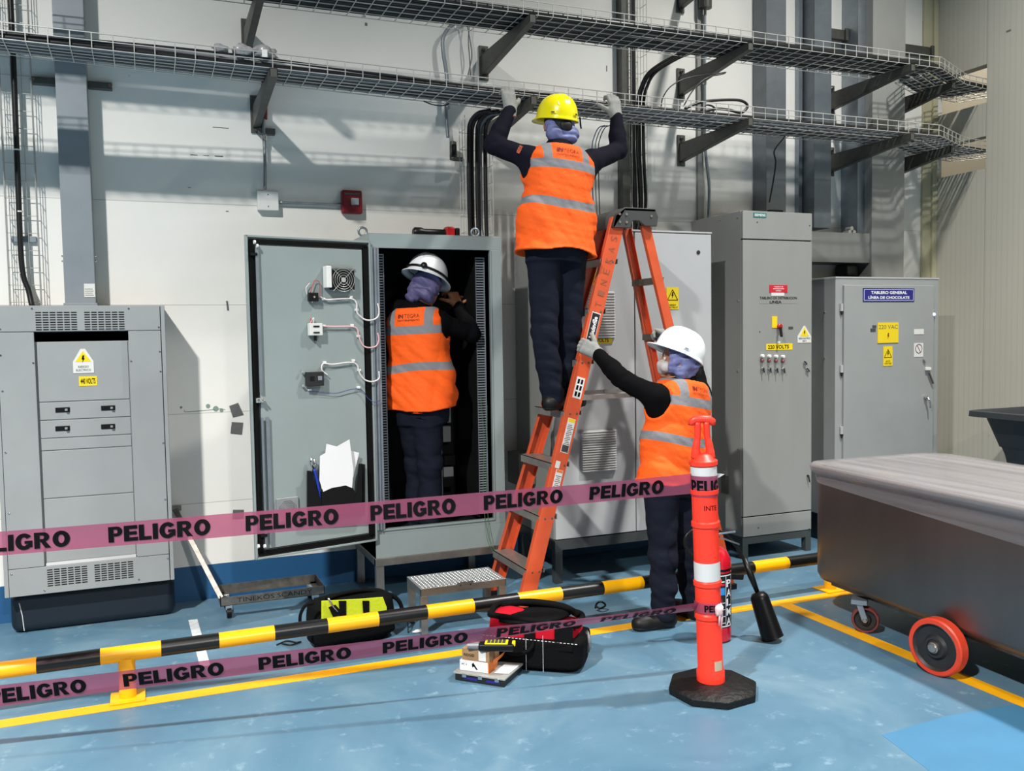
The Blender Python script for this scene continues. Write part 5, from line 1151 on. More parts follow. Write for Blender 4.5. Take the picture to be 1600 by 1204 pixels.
T3 = thing('brown_box', c3-Z*c3[2]+Z*zz1, 'brown cardboard box on top of the white box', 'box')
MB().obox(c3, ax3, hf3).obj('box_body', M['card'], T3, bevel=.0015)
MB().obox(c3+u3*.036-v3*(hf3[1]+.0008), ax3, (.019, .0008, .023)).obj('white_label', M['label_white'], T3)
mb = MB(); letters(mb, 'RIDGID', c3-u3*.034-v3*(hf3[1]+.0008)-Z*.002, u3, Z, .056, .013, .02); mb.obj('lettering', M['ink'], T3)
fl_ = c+u*hf[0]*.62+v*hf[1]*.0+Z*(.045-c[2]+.002)
cloth([fl_-u*.02-v*.07, fl_+u*.05-v*.055, fl_+u*.055+v*.075, fl_-u*.02+v*.06], (0, 0, .0015), 'leaflet', M['paper'], None); o = bpy.data.objects['leaflet']; tag(o, 'white leaflet under the boxes on the flat case', 'paper')
f2_ = c2+u2*(hf2[0]+.012)+Z*(.01)
cloth([f2_-v2*.02, f2_+u2*.0-v2*.02+Z*.022, f2_+v2*.09+u2*.02+Z*.03, f2_+v2*.09], (u2*.001), 'orange_flap', M['card_orange'], T2)
tzp = c3+Z*(hf3[2])+u3*.085-v3*.022
T4 = thing('handheld_tester', tzp, 'yellow and black handheld tester lying on the brown box', 'tester')
ta = np.array([.9, -.44, 0]); ta /= np.linalg.norm(ta); tb_ = np.array([-ta[1], ta[0], 0]); tu = np.array([0, 0, 1.0])
MB().obox(tzp+Z*.018+ta*.01, (ta, tb_, tu), (.085, .036, .017)).obj('case', M['black'], T4, bevel=.010, seg=3)
fcz = MB().obox(tzp+Z*.0365+ta*.01, (ta, tb_, tu), (.055, .029, .003)).obj('yellow_face', M['yellow'], T4, bevel=.002)
mb = MB()
for i in range(5):
    for j in range(4): mb.obox(tzp+Z*.0402+ta*(.01+.018*(i-2))+tb_*.0125*(j-1.5), (ta, tb_, tu), (.0075, .0036, .0012))
mb.obj('keypad', M['cab_dark'], fcz)
MB().obox(tzp+Z*.03+ta*.092, (ta, tb_, tu), (.008, .018, .010)).obj('yellow_tip', M['yellow'], T4, bevel=.004)
MB().cyl(tzp+Z*.017-ta*.13, tzp+Z*.017-ta*.075, .015, .019, n=14).obj('grey_nose', M['cable_grey'], T4, smooth=True, angle=40)

# ================================================================== step stool
T = thing('step_stool', (1.62, 4.98, 0), 'low stainless step stool with a studded tread top', 'stool')
s0 = at(655, 985, z=0); h_ = .262
A = np.array([s0[0]-.005, s0[1], 0]); 
def solve_top(px, py): return at(px, py, z=h_)
q0 = solve_top(655, 918); q1 = solve_top(793, 905); q2 = solve_top(773, 886); q3 = solve_top(640, 898)
xs0, xs1 = q0[0], q1[0]; ys0, ys1 = (q0[1]+q1[1])/2, (q2[1]+q3[1])/2
MB().box((xs0, ys0, h_-.003), (xs1, ys1, h_)).obj('tread', M['alu'], T, bevel=.001)
mb = MB(); i = 0
x_ = xs0+.02
while x_ < xs1-.015:
    j = 0; y_ = ys0+.015+(i % 2)*.012
    while y_ < ys1-.01:
        mb.lathe((x_, y_, h_-.001), Z, [(0, .006), (.003, .004), (.0035, .001)], 6); y_ += .026
    x_ += .022; i += 1
mb.obj('tread_studs', M['alu'], T)
mb = MB().box((xs0, ys0, h_-.042), (xs1, ys0+.003, h_-.003)).box((xs0, ys0, h_-.042), (xs0+.003, ys1, h_-.003)).box((xs1-.003, ys0, h_-.042), (xs1, ys1, h_-.003)).box((xs0, ys1-.003, h_-.042), (xs1, ys1, h_-.003))
mb.obj('apron', M['steel_plain'], T)
for x_ in (xs0, xs1-.04):
    for y_ in (ys0, ys1-.04): MB().box((x_, y_, 0), (x_+.04, y_+.04, h_-.042)).obj('leg', M['steel_plain'], T, bevel=.003)
c = at(727, 913, y=ys0); MB().box(c+(-.048, -.003, -.022), c+(.048, 0, .018)).obj('joint_plate', M['steel_plain'], T)
for d_ in (-.03, .03): MB().lathe(c+(d_, -.003, 0), (0, -1, 0), [(0, .005), (.001, .005)], 8).obj('rivet', M['cast'], T)

# ================================================================== small floor cart
T = thing('platform_trolley', (.64, 5.60, 0), 'low scuffed steel trolley frame with a long handle leaning on the wall', 'trolley')
zt2 = .135; A = at(345, 937, z=zt2); B_ = at(505, 912, z=zt2); Cc = at(478, 897, z=zt2); Dd = at(338, 915, z=zt2)
xa, xb2, ya, yb2 = A[0], B_[0], (A[1]+B_[1])/2, min((Cc[1]+Dd[1])/2, 5.80)
yb2 = max(yb2, ya+.25)
mb = MB().box((xa, ya, zt2-.05), (xb2, ya+.004, zt2)).box((xa, yb2-.004, zt2-.05), (xb2, yb2, zt2)).box((xa, ya, zt2-.05), (xa+.004, yb2, zt2)).box((xb2-.004, ya, zt2-.05), (xb2, yb2, zt2))
mb.box((xa, ya, zt2-.052), (xb2, ya+.04, zt2-.048)).box((xa, yb2-.04, zt2-.052), (xb2, yb2, zt2-.048)).box((xa, ya, zt2-.052), (xa+.04, yb2, zt2-.048)).box((xb2-.04, ya, zt2-.052), (xb2, yb2, zt2-.048))
fr_ = mb.obj('frame', M['steel_dirty'], T)
mb = MB(); letters(mb, 'TINEKOS SCANDY', ((xa+xb2)/2+.01, ya-.001, zt2-.024), X, Z, (xb2-xa)*.72, .026, -.01); mb.obj('handwriting', M['ink'], fr_)
for x_ in (xa+.05, xb2-.05):
    for y_ in (ya+.04, yb2-.04):
        w = MB().cyl((x_-.013, y_, .034), (x_+.013, y_, .034), .033, n=20).obj('caster_wheel', M['black'], T, smooth=True, angle=40)
        MB().box((x_-.02, y_-.018, .050), (x_+.02, y_+.018, zt2-.05)).obj('caster_fork', M['chrome'], w, bevel=.003)
ht = np.array([at(274, 795, y=5.90)[0], 5.90, .60])
MB().bar((xa+.012, ya+.06, zt2-.02), ht+(.0, -.01, .0), .030, .030, up=(0, 1, 0)).bar((xa+.012, ya+.10, zt2-.02), ht+(.0, -.01, .0)+(.0, .0, 0), .012, .012, up=(0, 1, 0)).bar(ht+(-.03, 0, .01), ht+(.035, 0, .01), .03, .03).obj('handle', M['steel_dirty'], T, bevel=.002)

# ================================================================== stainless tank
T = thing('stainless_tank', (3.95, 3.05, 0), 'stainless steel tank on casters, its top wrapped in clear film', 'tank')
ang = math.radians(3.0); tu = np.array([math.sin(ang), math.cos(ang), 0]); tvv = np.array([math.cos(ang), -math.sin(ang), 0])
near, far, wid = 2.05, 4.135, .93; Xs = 3.487
org = np.array([Xs, 3.1, 0])
def rr(s0, s1, w0, w1, r, z, n=8):
    out = []
    for cx_, cy_, a0 in ((w1-r, s1-r, 0), (w0+r, s1-r, PI/2), (w0+r, s0+r, PI), (w1-r, s0+r, 3*PI/2)):
        for i in range(n+1):
            a = a0+i*PI/2/n; out.append(org+tvv*(cx_+math.cos(a)*r)+tu*(cy_-3.1+math.sin(a)*r)+Z*z)
    return out
tz0, tz1 = .205, .875
rings = [rr(near+.06, far-.06, .06, wid-.06, .08, tz0), rr(near+.02, far-.02, .02, wid-.02, .10, tz0+.012), rr(near, far, 0, wid, .12, tz0+.05), rr(near, far, 0, wid, .12, tz1-.03), rr(near-.028, far+.028, -.028, wid+.028, .145, tz1-.022), rr(near-.035, far+.035, -.035, wid+.035, .15, tz1-.006), rr(near-.028, far+.028, -.028, wid+.028, .145, tz1+.006), rr(near+.02, far-.02, .02, wid-.02, .11, tz1), rr(near+.02, far-.02, .02, wid-.02, .11, tz0+.05)]
MB().loft(rings).obj('tank_body', M['steel'], T, smooth=True, angle=50)
fr2 = []
for i, z_ in enumerate((.735, .79, .83, tz1-.035, tz1-.006, tz1+.012, tz1+.014)):
    e_ = (.004, .006, .012, .034, .041, .03, -.05)[i]; ring = rr(near-e_, far+e_, -e_, wid+e_, .15 if i > 2 else .125, z_)
    if i == 0: ring = [p+Z*(.006*math.sin(k*.5)+.05*(p[1]-3.3)) for k, p in enumerate(ring)]
    fr2.append(ring)
mb = MB().loft(fr2, caps=(False, True)); o = mb.obj('stretch_film', M['film'], T, smooth=True, angle=60)
MB().obox(org+tvv*wid/2+tu*(3.1-3.1)+Z*(tz0-.018)+tu*0, (tvv, tu, Z), (wid*.40, .95, .014)).obj('under_frame', M['steel_dirty'], T)
def wheel(c, ax_, r, w_, name, tyre, label=None):
    a = np.array(ax_, float); a /= np.linalg.norm(a); c = np.array(c, float)
    Wn = MB().lathe(c, a, [(-w_/2, r*.80), (-w_/2, r*.95), (-w_/2+.006, r), (w_/2-.006, r), (w_/2, r*.95), (w_/2, r*.80)], 48, (False, False)).obj(name, tyre, T, smooth=True, angle=40)
    MB().lathe(c, a, [(-w_/2-.001, r*.28), (-w_/2+.004, r*.80), (-w_/2+.012, r*.72), (-w_/2+.02, r*.40), (0, r*.3)], 40, (False, False)).lathe(c, a, [(w_/2+.002, r*.80), (w_/2-.001, r*.83), (w_/2-.004, r*.80), (w_/2-.014, r*.74), (w_/2-.016, r*.44), (w_/2+.0, r*.36), (w_/2+.001, r*.28), (w_/2-.004, r*.26)], 40, (False, True)).obj('hub', M['cast'], Wn, smooth=True, angle=35)
    MB().lathe(c, a, [(w_/2-.006, r*.19), (w_/2+.012, r*.19), (w_/2+.014, r*.16), (w_/2+.019, r*.14), (w_/2+.020, .001)], 24).obj('axle_cap', M['steel_plain'], Wn, smooth=True, angle=35)
    return Wn
axw = (-.985, -.17, 0)
wc = at(1447, 1055, z=0); wc = np.array([3.44, 3.115, .138])
W1 = wheel(wc, axw, .137, .062, 'caster_wheel', M['wheel_red'])
MB().bar(wc+(.05, .01, 0), wc+(.12, .02, 0), .09, .09).box(wc+(.075, -.035, -.055), wc+(.13, .055, .075)).obj('caster_bracket', M['cab_light'], W1, bevel=.004)
wc2 = at(1352, 990, z=0); wc2 = np.array([wc2[0]+.02, wc2[1]+.02, .073])
W2 = wheel(wc2, (-.75, -.66, 0), .072, .04, 'caster_wheel', M['wheel_dark'])
a2 = np.array([-.75, -.66, 0]); b2 = np.array([.66, -.75, 0])
mb = MB()
for s_ in (-1, 1): mb.bar(wc2+a2*s_*.03, wc2+a2*s_*.03+b2*-.03+Z*.09, .03, .004, up=a2)
mb.obox(wc2-b2*.03+Z*.10, (a2, b2, Z), (.045, .04, .012)); mb.obj('caster_fork', M['galv'], W2)
for wx_, wy_ in ((4.30, 3.1), (4.25, 3.78)):
    Wn = wheel((wx_, wy_, .10), (1, 0, 0), .098, .045, 'caster_wheel', M['wheel_dark']); MB().box((wx_-.03, wy_-.03, .10), (wx_+.03, wy_+.03, tz0-.005)).obj('caster_bracket', M['galv'], Wn)
# black tub beyond the tank
T = thing('plastic_tub', (6.05, 4.57, 0), 'charcoal plastic tub with a wide rim beyond the wrapped tank', 'tub')
p0 = at(1510, 650, y=4.55); p1 = at(1553, 712, y=4.6)
def r2(x0, x1, y0_, y1_, r, z, n=6):
    out = []
    for cx_, cy_, a0 in ((x1-r, y1_-r, 0), (x0+r, y1_-r, PI/2), (x0+r, y0_+r, PI), (x1-r, y0_+r, 3*PI/2)):
        for i in range(n+1): a = a0+i*PI/2/n; out.append(np.array([cx_+math.cos(a)*r, cy_+math.sin(a)*r, z]))
    return out
tx0, tx1, ty0, ty1 = 5.66, 6.42, 4.22, 4.92; tzr = 1.035
rings = [r2(tx0+.29, tx1-.12, ty0+.16, ty1-.12, .05, .62), r2(tx0+.26, tx1-.10, ty0+.14, ty1-.10, .06, .75), r2(tx0+.235, tx1-.09, ty0+.13, ty1-.09, .06, .755), r2(tx0+.13, tx1-.045, ty0+.06, ty1-.04, .08, tzr-.04), r2(tx0, tx1, ty0, ty1, .09, tzr-.045), r2(tx0+.005, tx1-.005, ty0+.005, ty1-.005, .085, tzr-.005), r2(tx0+.03, tx1-.03, ty0+.03, ty1-.03, .08, tzr), r2(tx0+.14, tx1-.05, ty0+.07, ty1-.05, .07, tzr-.03), r2(tx0+.28, tx1-.13, ty0+.17, ty1-.13, .04, .66)]
MB().loft(rings).obj('tub_body', M['tub'], T, smooth=True, angle=40)
mb = MB()
for x_ in (tx0+.34, tx1-.2):
    for y_ in (ty0+.2, ty1-.18): mb.box((x_-.02, y_-.02, .06), (x_+.02, y_+.02, .62)); mb.cyl((x_-.015, y_, .05), (x_+.015, y_, .05), .05, n=16)
mb.box((tx0+.30, ty0+.17, .59), (tx1-.13, ty1-.13, .62)).obj('wheeled_stand', M['cab_dark'], T)

# ================================================================== stepladder
T = thing('stepladder', (2.7, 4.95, 0), 'orange fibreglass A-frame stepladder with a grey top cap', 'ladder')
ztop = 2.315; zc1_ = 2.41
FT = {(-1): np.array([2.665, 4.80, ztop]), (1): np.array([2.700, 5.10, ztop])}
FB = {(-1): np.array([1.945, 4.665, 0.0]), (1): np.array([1.975, 5.235, 0.0])}
RT = {(-1): np.array([2.868, 4.815, ztop]), (1): np.array([2.880, 5.085, ztop])}
RB = {(-1): np.array([3.42, 4.72, 0.0]), (1): np.array([3.46, 5.19, 0.0])}
def channel(a, b, w_, d_, side, t=.005):
    "C-channel rail from a to b: web w_ wide along x, flanges d_ deep towards the ladder centre"
    mb = MB(); ax = (b-a)/np.linalg.norm(b-a); n_ = np.array([0, 1.0, 0]); n_ = n_-ax*n_.dot(ax); n_ /= np.linalg.norm(n_); u = np.cross(n_, ax); u /= np.linalg.norm(u)
    L_ = np.linalg.norm(b-a); c = (a+b)/2
    mb.obox(c, (ax, u, n_), (L_/2, w_/2, t/2))
    for s_ in (-1, 1): mb.obox(c+u*s_*(w_/2-t/2)-n_*side*d_/2, (ax, u, n_), (L_/2, t/2, d_/2))
    return mb
rails = {}
for s_ in (-1, 1):
    rails[s_] = channel(FB[s_]+Z*.02, FT[s_]+(FT[s_]-FB[s_])*.01, .092, .034, s_).obj('front_rail', M['ladder'], T, bevel=.0015)
    channel(RB[s_]+Z*.02, RT[s_], .060, .028, s_).obj('rear_rail', M['ladder'], T, bevel=.0015)
    for p, w_ in ((FB[s_], .10), (RB[s_], .07)): MB().box(p+(-w_/2, -.02, 0), p+(w_/2, .02, .035)).obj('rubber_foot', M['black'], T, bevel=.004)
fdir = (FT[-1]-FB[-1])/ztop
for k in range(1, 8):
    z_ = k*.3; a = FB[-1]+(FT[-1]-FB[-1])*z_/ztop; b = FB[1]+(FT[1]-FB[1])*z_/ztop; st_ = MB().box((min(a[0], b[0])-.060, a[1]+.004, z_-.004), (max(a[0], b[0])+.028, b[1]-.004, z_)).box((min(a[0], b[0])-.060, a[1]+.004, z_-.045), (min(a[0], b[0])-.056, b[1]-.004, z_)).box((max(a[0], b[0])+.024, a[1]+.004, z_-.03), (max(a[0], b[0])+.028, b[1]-.004, z_)).obj('step', M['ladder_step'], T)
    for d_ in (-.022, .022): MB().lathe(a+(d_, -.003, -.02), (0, -1, 0), [(0, .008), (.003, .006)], 10).obj('rivet', M['steel_dirty'], rails[-1])
for z_ in (.42, .83, 1.22, 1.62, 1.97):
    a = RB[-1]+(RT[-1]-RB[-1])*z_/ztop; b = RB[1]+(RT[1]-RB[1])*z_/ztop
    MB().box((a[0]-.018, a[1], z_-.018), (a[0]+.034, b[1], z_+.018)).box((a[0]-.018, a[1], z_+.018), (a[0]+.04, b[1], z_+.022)).obj('rear_bar', M['steel_dirty'], T)
for s_ in (-1, 1):
    z_ = 1.27; a = FB[s_]+(FT[s_]-FB[s_])*z_/ztop; b = RB[s_]+(RT[s_]-RB[s_])*(z_+.02)/ztop; m_ = (a+b)/2
    MB().bar(a+(.02, -.012*0, 0), m_+(.01, 0, -.006), .005, .026, up=Z).bar(m_-(.01, 0, .006), b-(.02, 0, 0), .005, .026, up=Z).cyl(m_+(0, -.008, -.005), m_+(0, .008, -.005), .014, n=12).obj('spreader', M['ladder_step'], T)
cp_ = MB()
P_ = [(-.075, -.045), (.085, -.045), (.10, .0), (.085, .062), (-.055, .062), (-.085, -.01)]
cm = (FT[-1]+RT[-1])/2; y0c, y1c = 4.775, 5.125
P_ = [(2.615, 2.285), (2.735, 2.285), (2.76, 2.33), (2.80, 2.33), (2.84, 2.30), (2.925, 2.30), (2.935, 2.355), (2.915, 2.405), (2.70, 2.405), (2.64, 2.36)]
for ya_, yb_2 in ((y0c, y0c+.02), (y1c-.02, y1c)): cp_.prism(P_, (0, ya_, 0), X, Z, (0, yb_2-ya_, 0))
cp_.box((2.70, y0c, 2.385), (2.915, y1c, 2.407)).prism([(2.615, 2.285), (2.632, 2.285), (2.712, 2.40), (2.70, 2.405), (2.64, 2.36)], (0, y0c, 0), X, Z, (0, y1c-y0c, 0))
cap = cp_.obj('top_cap', M['ladder_cap'], T, bevel=.004)
for x_, z_ in ((2.665, 2.365), (2.665, 2.318), (2.712, 2.318), (2.712, 2.365), (2.885, 2.36)): MB().lathe((x_, y0c-.001, z_), (0, -1, 0), [(0, .009), (.004, .007)], 12).obj('cap_rivet', M['chrome'], cap)
# stickers on the near front rail: photo rectangles along the rail
def railpt(z_, off=0.0, out=-.004):
    a = FB[-1]+(FT[-1]-FB[-1])*z_/ztop; return a+np.array([off, out, 0])
rd = (FT[-1]-FB[-1]); rd /= np.linalg.norm(rd); ro = np.cross(rd, np.array([0, -1.0, 0])); ro /= np.linalg.norm(ro); ro = ro if ro[0] > 0 else -ro; rn = np.cross(ro, rd); rn = rn if rn[1] < 0 else -rn
def zpy(py): 
    t = np.linspace(0, ztop, 400); best = min(t, key=lambda z_: abs((602+FPX*((railpt(z_)-EYE)@_d)/((railpt(z_)-EYE)@_f))-py)); return best
def sticker(pya, pyb, wd, name, m_, off=0.0, t=.0012, r_=.0):
    za, zb2 = zpy(pyb), zpy(pya); c = railpt((za+zb2)/2)+ro*off; L_ = (zb2-za)/rd[2]
    return MB().obox(c, (rd, ro, rn), (L_/2, wd/2, t)).obj(name, m_, rails[-1], bevel=.0005 if not r_ else r_), c, L_
s1, c, L_ = sticker(490, 532, .052, 'brand_sticker', M['label_black']); s1b, c, L_ = sticker(488, 534, .058, 'sticker_border', M['label_white'], 0, .0006)
mb = MB(); letters(mb, 'Louisville', c+rn*.0016, rd, -ro, L_*.72, .030, .03); mb.obj('lettering', M['ink_white'], s1)
s2, c, L_ = sticker(590, 622, .055, 'warning_sticker', M['label_white'])
mb = MB()
for i in range(3):
    for j in range(2): mb.obox(c+rd*L_*(i-1)*.3+ro*(j-.5)*.022+rn*.0014, (rd, ro, rn), (L_*.11, .007, .0003))
mb.obj('pictograms', M['ink'], s2)
s3, c, L_ = sticker(653, 707, .050, 'instruction_sticker', M['label_white'], .004)
mb = MB()
for i in range(15): mb.obox(c+rd*L_*(i-8)/20+rn*.0014+ro*rng.uniform(-.004, .004), (rd, ro, rn), (.0022, .020-.004*(i % 3), .0003))
mb.obj('printed_lines', M['ink_grey'], s3); MB().obox(c+rd*L_*.44+rn*.0014, (rd, ro, rn), (L_*.05, .022, .0003)).obj('yellow_heading', M['yellow'], s3); MB().obox(c-rd*L_*.38+rn*.0014, (rd, ro, rn), (L_*.10, .022, .0003)).obj('grey_field', M['cab_dark'], s3)
s4, c, L_ = sticker(733, 782, .046, 'instruction_sticker', M['label_white'], .004)
mb = MB()
for i in range(13): mb.obox(c+rd*L_*(i-7)/17+rn*.0014, (rd, ro, rn), (.0022, .018-.004*(i % 3), .0003))
mb.obj('printed_lines', M['ink_grey'], s4); MB().obox(c+rd*L_*.45+rn*.0014, (rd, ro, rn), (L_*.04, .02, .0003)).obj('yellow_heading', M['card_orange'], s4)
sticker(721, 732, .028, 'small_sticker', M['label_white'], -.018)
za, zb2 = zpy(480), zpy(368); c = railpt((za+zb2)/2)+rn*.0012; L_ = (zb2-za)/rd[2]
mb = MB()
for i, ch in enumerate('TINEKAS'): letters(mb, ch, c+rd*L_*(i-3)/6.6, rd, -ro, .030, .042, -.01)
mb.obj('handwriting', mat('worn_marker_ink', (150, 82, 58), .6), rails[-1])
# ================================================================== people: smooth bodies from blended distance fields
def surface_nets(Fv, org, h):
    s = Fv < 0; nx, ny, nz = Fv.shape
    cs = np.zeros((nx-1, ny-1, nz-1), np.int8)
    for i in (0, 1):
        for j in (0, 1):
            for k in (0, 1): cs += s[i:nx-1+i, j:ny-1+j, k:nz-1+k]
    act = (cs > 0) & (cs < 8); I = np.argwhere(act); idx = -np.ones(act.shape, np.int64); idx[act] = np.arange(len(I))
    acc = np.zeros((len(I), 3)); cnt = np.zeros(len(I))
    cor = [(i, j, k) for i in (0, 1) for j in (0, 1) for k in (0, 1)]
    for a in range(8):
        for b in range(a+1, 8):
            if sum(abs(cor[a][q]-cor[b][q]) for q in range(3)) != 1: continue
            A = Fv[I[:, 0]+cor[a][0], I[:, 1]+cor[a][1], I[:, 2]+cor[a][2]]; B = Fv[I[:, 0]+cor[b][0], I[:, 1]+cor[b][1], I[:, 2]+cor[b][2]]
            m = (A < 0) != (B < 0); t = np.where(m, A/np.where(m, A-B, 1), 0)
            P_ = np.array(cor[a])+t[:, None]*(np.array(cor[b])-np.array(cor[a])); acc[m] += P_[m]; cnt[m] += 1
    V = (I+acc/cnt[:, None])*h+np.array(org); Q = []
    for ax in range(3):
        o1, o2 = [(1, 2), (2, 0), (0, 1)][ax]; sl = [slice(None)]*3; sh_ = [slice(None)]*3; sl[ax] = slice(0, -1); sh_[ax] = slice(1, None)
        A = s[tuple(sl)]; B = s[tuple(sh_)]; E_ = np.argwhere(A != B)
        E_ = E_[(E_[:, o1] > 0) & (E_[:, o2] > 0) & (E_[:, o1] < Fv.shape[o1]-1) & (E_[:, o2] < Fv.shape[o2]-1)]
        d1 = np.zeros(3, int); d1[o1] = 1; d2 = np.zeros(3, int); d2[o2] = 1
        c0_ = idx[tuple(E_.T)]; c1_ = idx[tuple((E_-d1).T)]; c2_ = idx[tuple((E_-d1-d2).T)]; c3_ = idx[tuple((E_-d2).T)]
        q_ = np.stack([c0_, c1_, c2_, c3_], 1); inside = A[tuple(E_.T)]; q_[~inside] = q_[~inside][:, ::-1]; Q.append(q_)
    Q = np.concatenate(Q); return V, Q[(Q >= 0).all(1)]

class Field:
    def __init__(s, lo, hi, h):
        s.h = h; s.lo = np.array(lo, float); s.n = np.ceil((np.array(hi)-s.lo)/h).astype(int)+1
        s.F = np.full(s.n, .5, np.float32)
    def sub(s, lo, hi):
        a = np.clip(((np.array(lo)-s.lo)/s.h).astype(int), 0, s.n); b = np.clip(((np.array(hi)-s.lo)/s.h).astype(int)+2, 0, s.n)
        sl = tuple(slice(a[i], b[i]) for i in range(3)); g = [s.lo[i]+s.h*np.arange(a[i], b[i]) for i in range(3)]
        return sl, np.stack(np.meshgrid(*g, indexing='ij'), -1)
    def blend(s, sl, d, k, op='u'):
        A = s.F[sl]
        if op == 'u':
            hh = np.clip(.5+.5*(A-d)/k, 0, 1); s.F[sl] = A*(1-hh)+d*hh-k*hh*(1-hh)
        else: s.F[sl] = np.maximum(A, -d)
    def cap(s, a, b, ra, rb, k=.02, op='u', inf=0):
        a = np.array(a, float); b = np.array(b, float); ra += inf; rb += inf; m = max(ra, rb)+.07
        sl, P_ = s.sub(np.minimum(a, b)-m, np.maximum(a, b)+m)
        if 0 in P_.shape: return s
        v = b-a; t = np.clip(((P_-a)@v)/max(v@v, 1e-9), 0, 1); d = np.linalg.norm(P_-a-t[..., None]*v, axis=-1)-(ra+(rb-ra)*t); s.blend(sl, d, k, op); return s
    def ell(s, c, ax, rad, k=.02, op='u', inf=0):
        c = np.array(c, float); rad = np.array(rad, float)+inf; m = rad.max()+.07; sl, P_ = s.sub(c-m, c+m)
        if 0 in P_.shape: return s
        q_ = (P_-c)@np.array(ax).T; l_ = np.linalg.norm(q_/rad, axis=-1); g = np.linalg.norm(q_/rad**2, axis=-1)
        s.blend(sl, l_*(l_-1)/np.maximum(g, 1e-6), k, op); return s
    def torso(s, fr, prof, k=.04, inf=0, p=2.3):
        O, R_, Fw, U = fr; ws = np.array([q[0] for q in prof]); m = .35
        sl, P_ = s.sub(O+U*ws[0]-m, O+U*ws[-1]+m); q_ = P_-O; u = q_@R_; v = q_@Fw; w_ = q_@U
        a = np.interp(w_, ws, [q[1] for q in prof])+inf; b = np.interp(w_, ws, [q[2] for q in prof])+inf; c = np.interp(w_, ws, [q[3] for q in prof])
        l_ = (np.abs(u/a)**p+np.abs((v-c)/b)**p)**(1/p); d = (l_-1)*np.minimum(a, b)
        d = np.maximum(d, np.maximum(w_-ws[-1]-inf, ws[0]-inf-w_)); s.blend(sl, d, k); return s
    def mesh(s, name, m, parent, label=None, attrs=None, smooth_it=1):
        F_ = s.F
        for _ in range(smooth_it):
            G = F_.copy(); G[1:-1, 1:-1, 1:-1] = (F_[1:-1, 1:-1, 1:-1]*2+F_[2:, 1:-1, 1:-1]+F_[:-2, 1:-1, 1:-1]+F_[1:-1, 2:, 1:-1]+F_[1:-1, :-2, 1:-1]+F_[1:-1, 1:-1, 2:]+F_[1:-1, 1:-1, :-2])/8; F_ = G
        F_[0] = F_[-1] = .5; F_[:, 0] = F_[:, -1] = .5; F_[:, :, 0] = F_[:, :, -1] = .5
        V, Q = surface_nets(F_, s.lo, s.h); s.V = V
        at_ = {k: f(V) for k, f in attrs.items()} if attrs else None
        return MB().add(V, Q.tolist()).obj(name, m, parent, label, smooth=True, attrs=at_)
    def sample(s, P_):
        q_ = (P_-s.lo)/s.h; i = np.clip(q_.astype(int), 0, s.n-2); f = q_-i; out = 0
        for a in (0, 1):
            for b in (0, 1):
                for c in (0, 1): out = out+s.F[i[:, 0]+a, i[:, 1]+b, i[:, 2]+c]*(f[:, 0] if a else 1-f[:, 0])*(f[:, 1] if b else 1-f[:, 1])*(f[:, 2] if c else 1-f[:, 2])
        return out

def nrm(v): v = np.array(v, float); return v/np.linalg.norm(v)
def folds(P_, amp, dirv, f, seed=0, ridge=True):
    R_ = np.random.default_rng(seed); out = 0; dv = nrm(dirv)
    for i in range(4):
        k = nrm(dv+R_.normal(size=3)*.35); ph = P_@k*f*(1+.5*i)+R_.uniform(0, 6)+1.3*np.sin(P_@R_.normal(size=3)*4); out = out+(1-np.abs(np.sin(ph)) if ridge else np.sin(ph))/(1+i*.8)
    return amp*(out/1.8-.5)
PROF = [(-.06, .155, .105, 0), (0, .172, .118, -.008), (.10, .160, .112, 0), (.20, .148, .103, .004), (.30, .160, .110, .0), (.40, .175, .115, .0), (.46, .168, .105, -.005), (.51, .125, .085, -.01), (.55, .06, .06, -.005)]

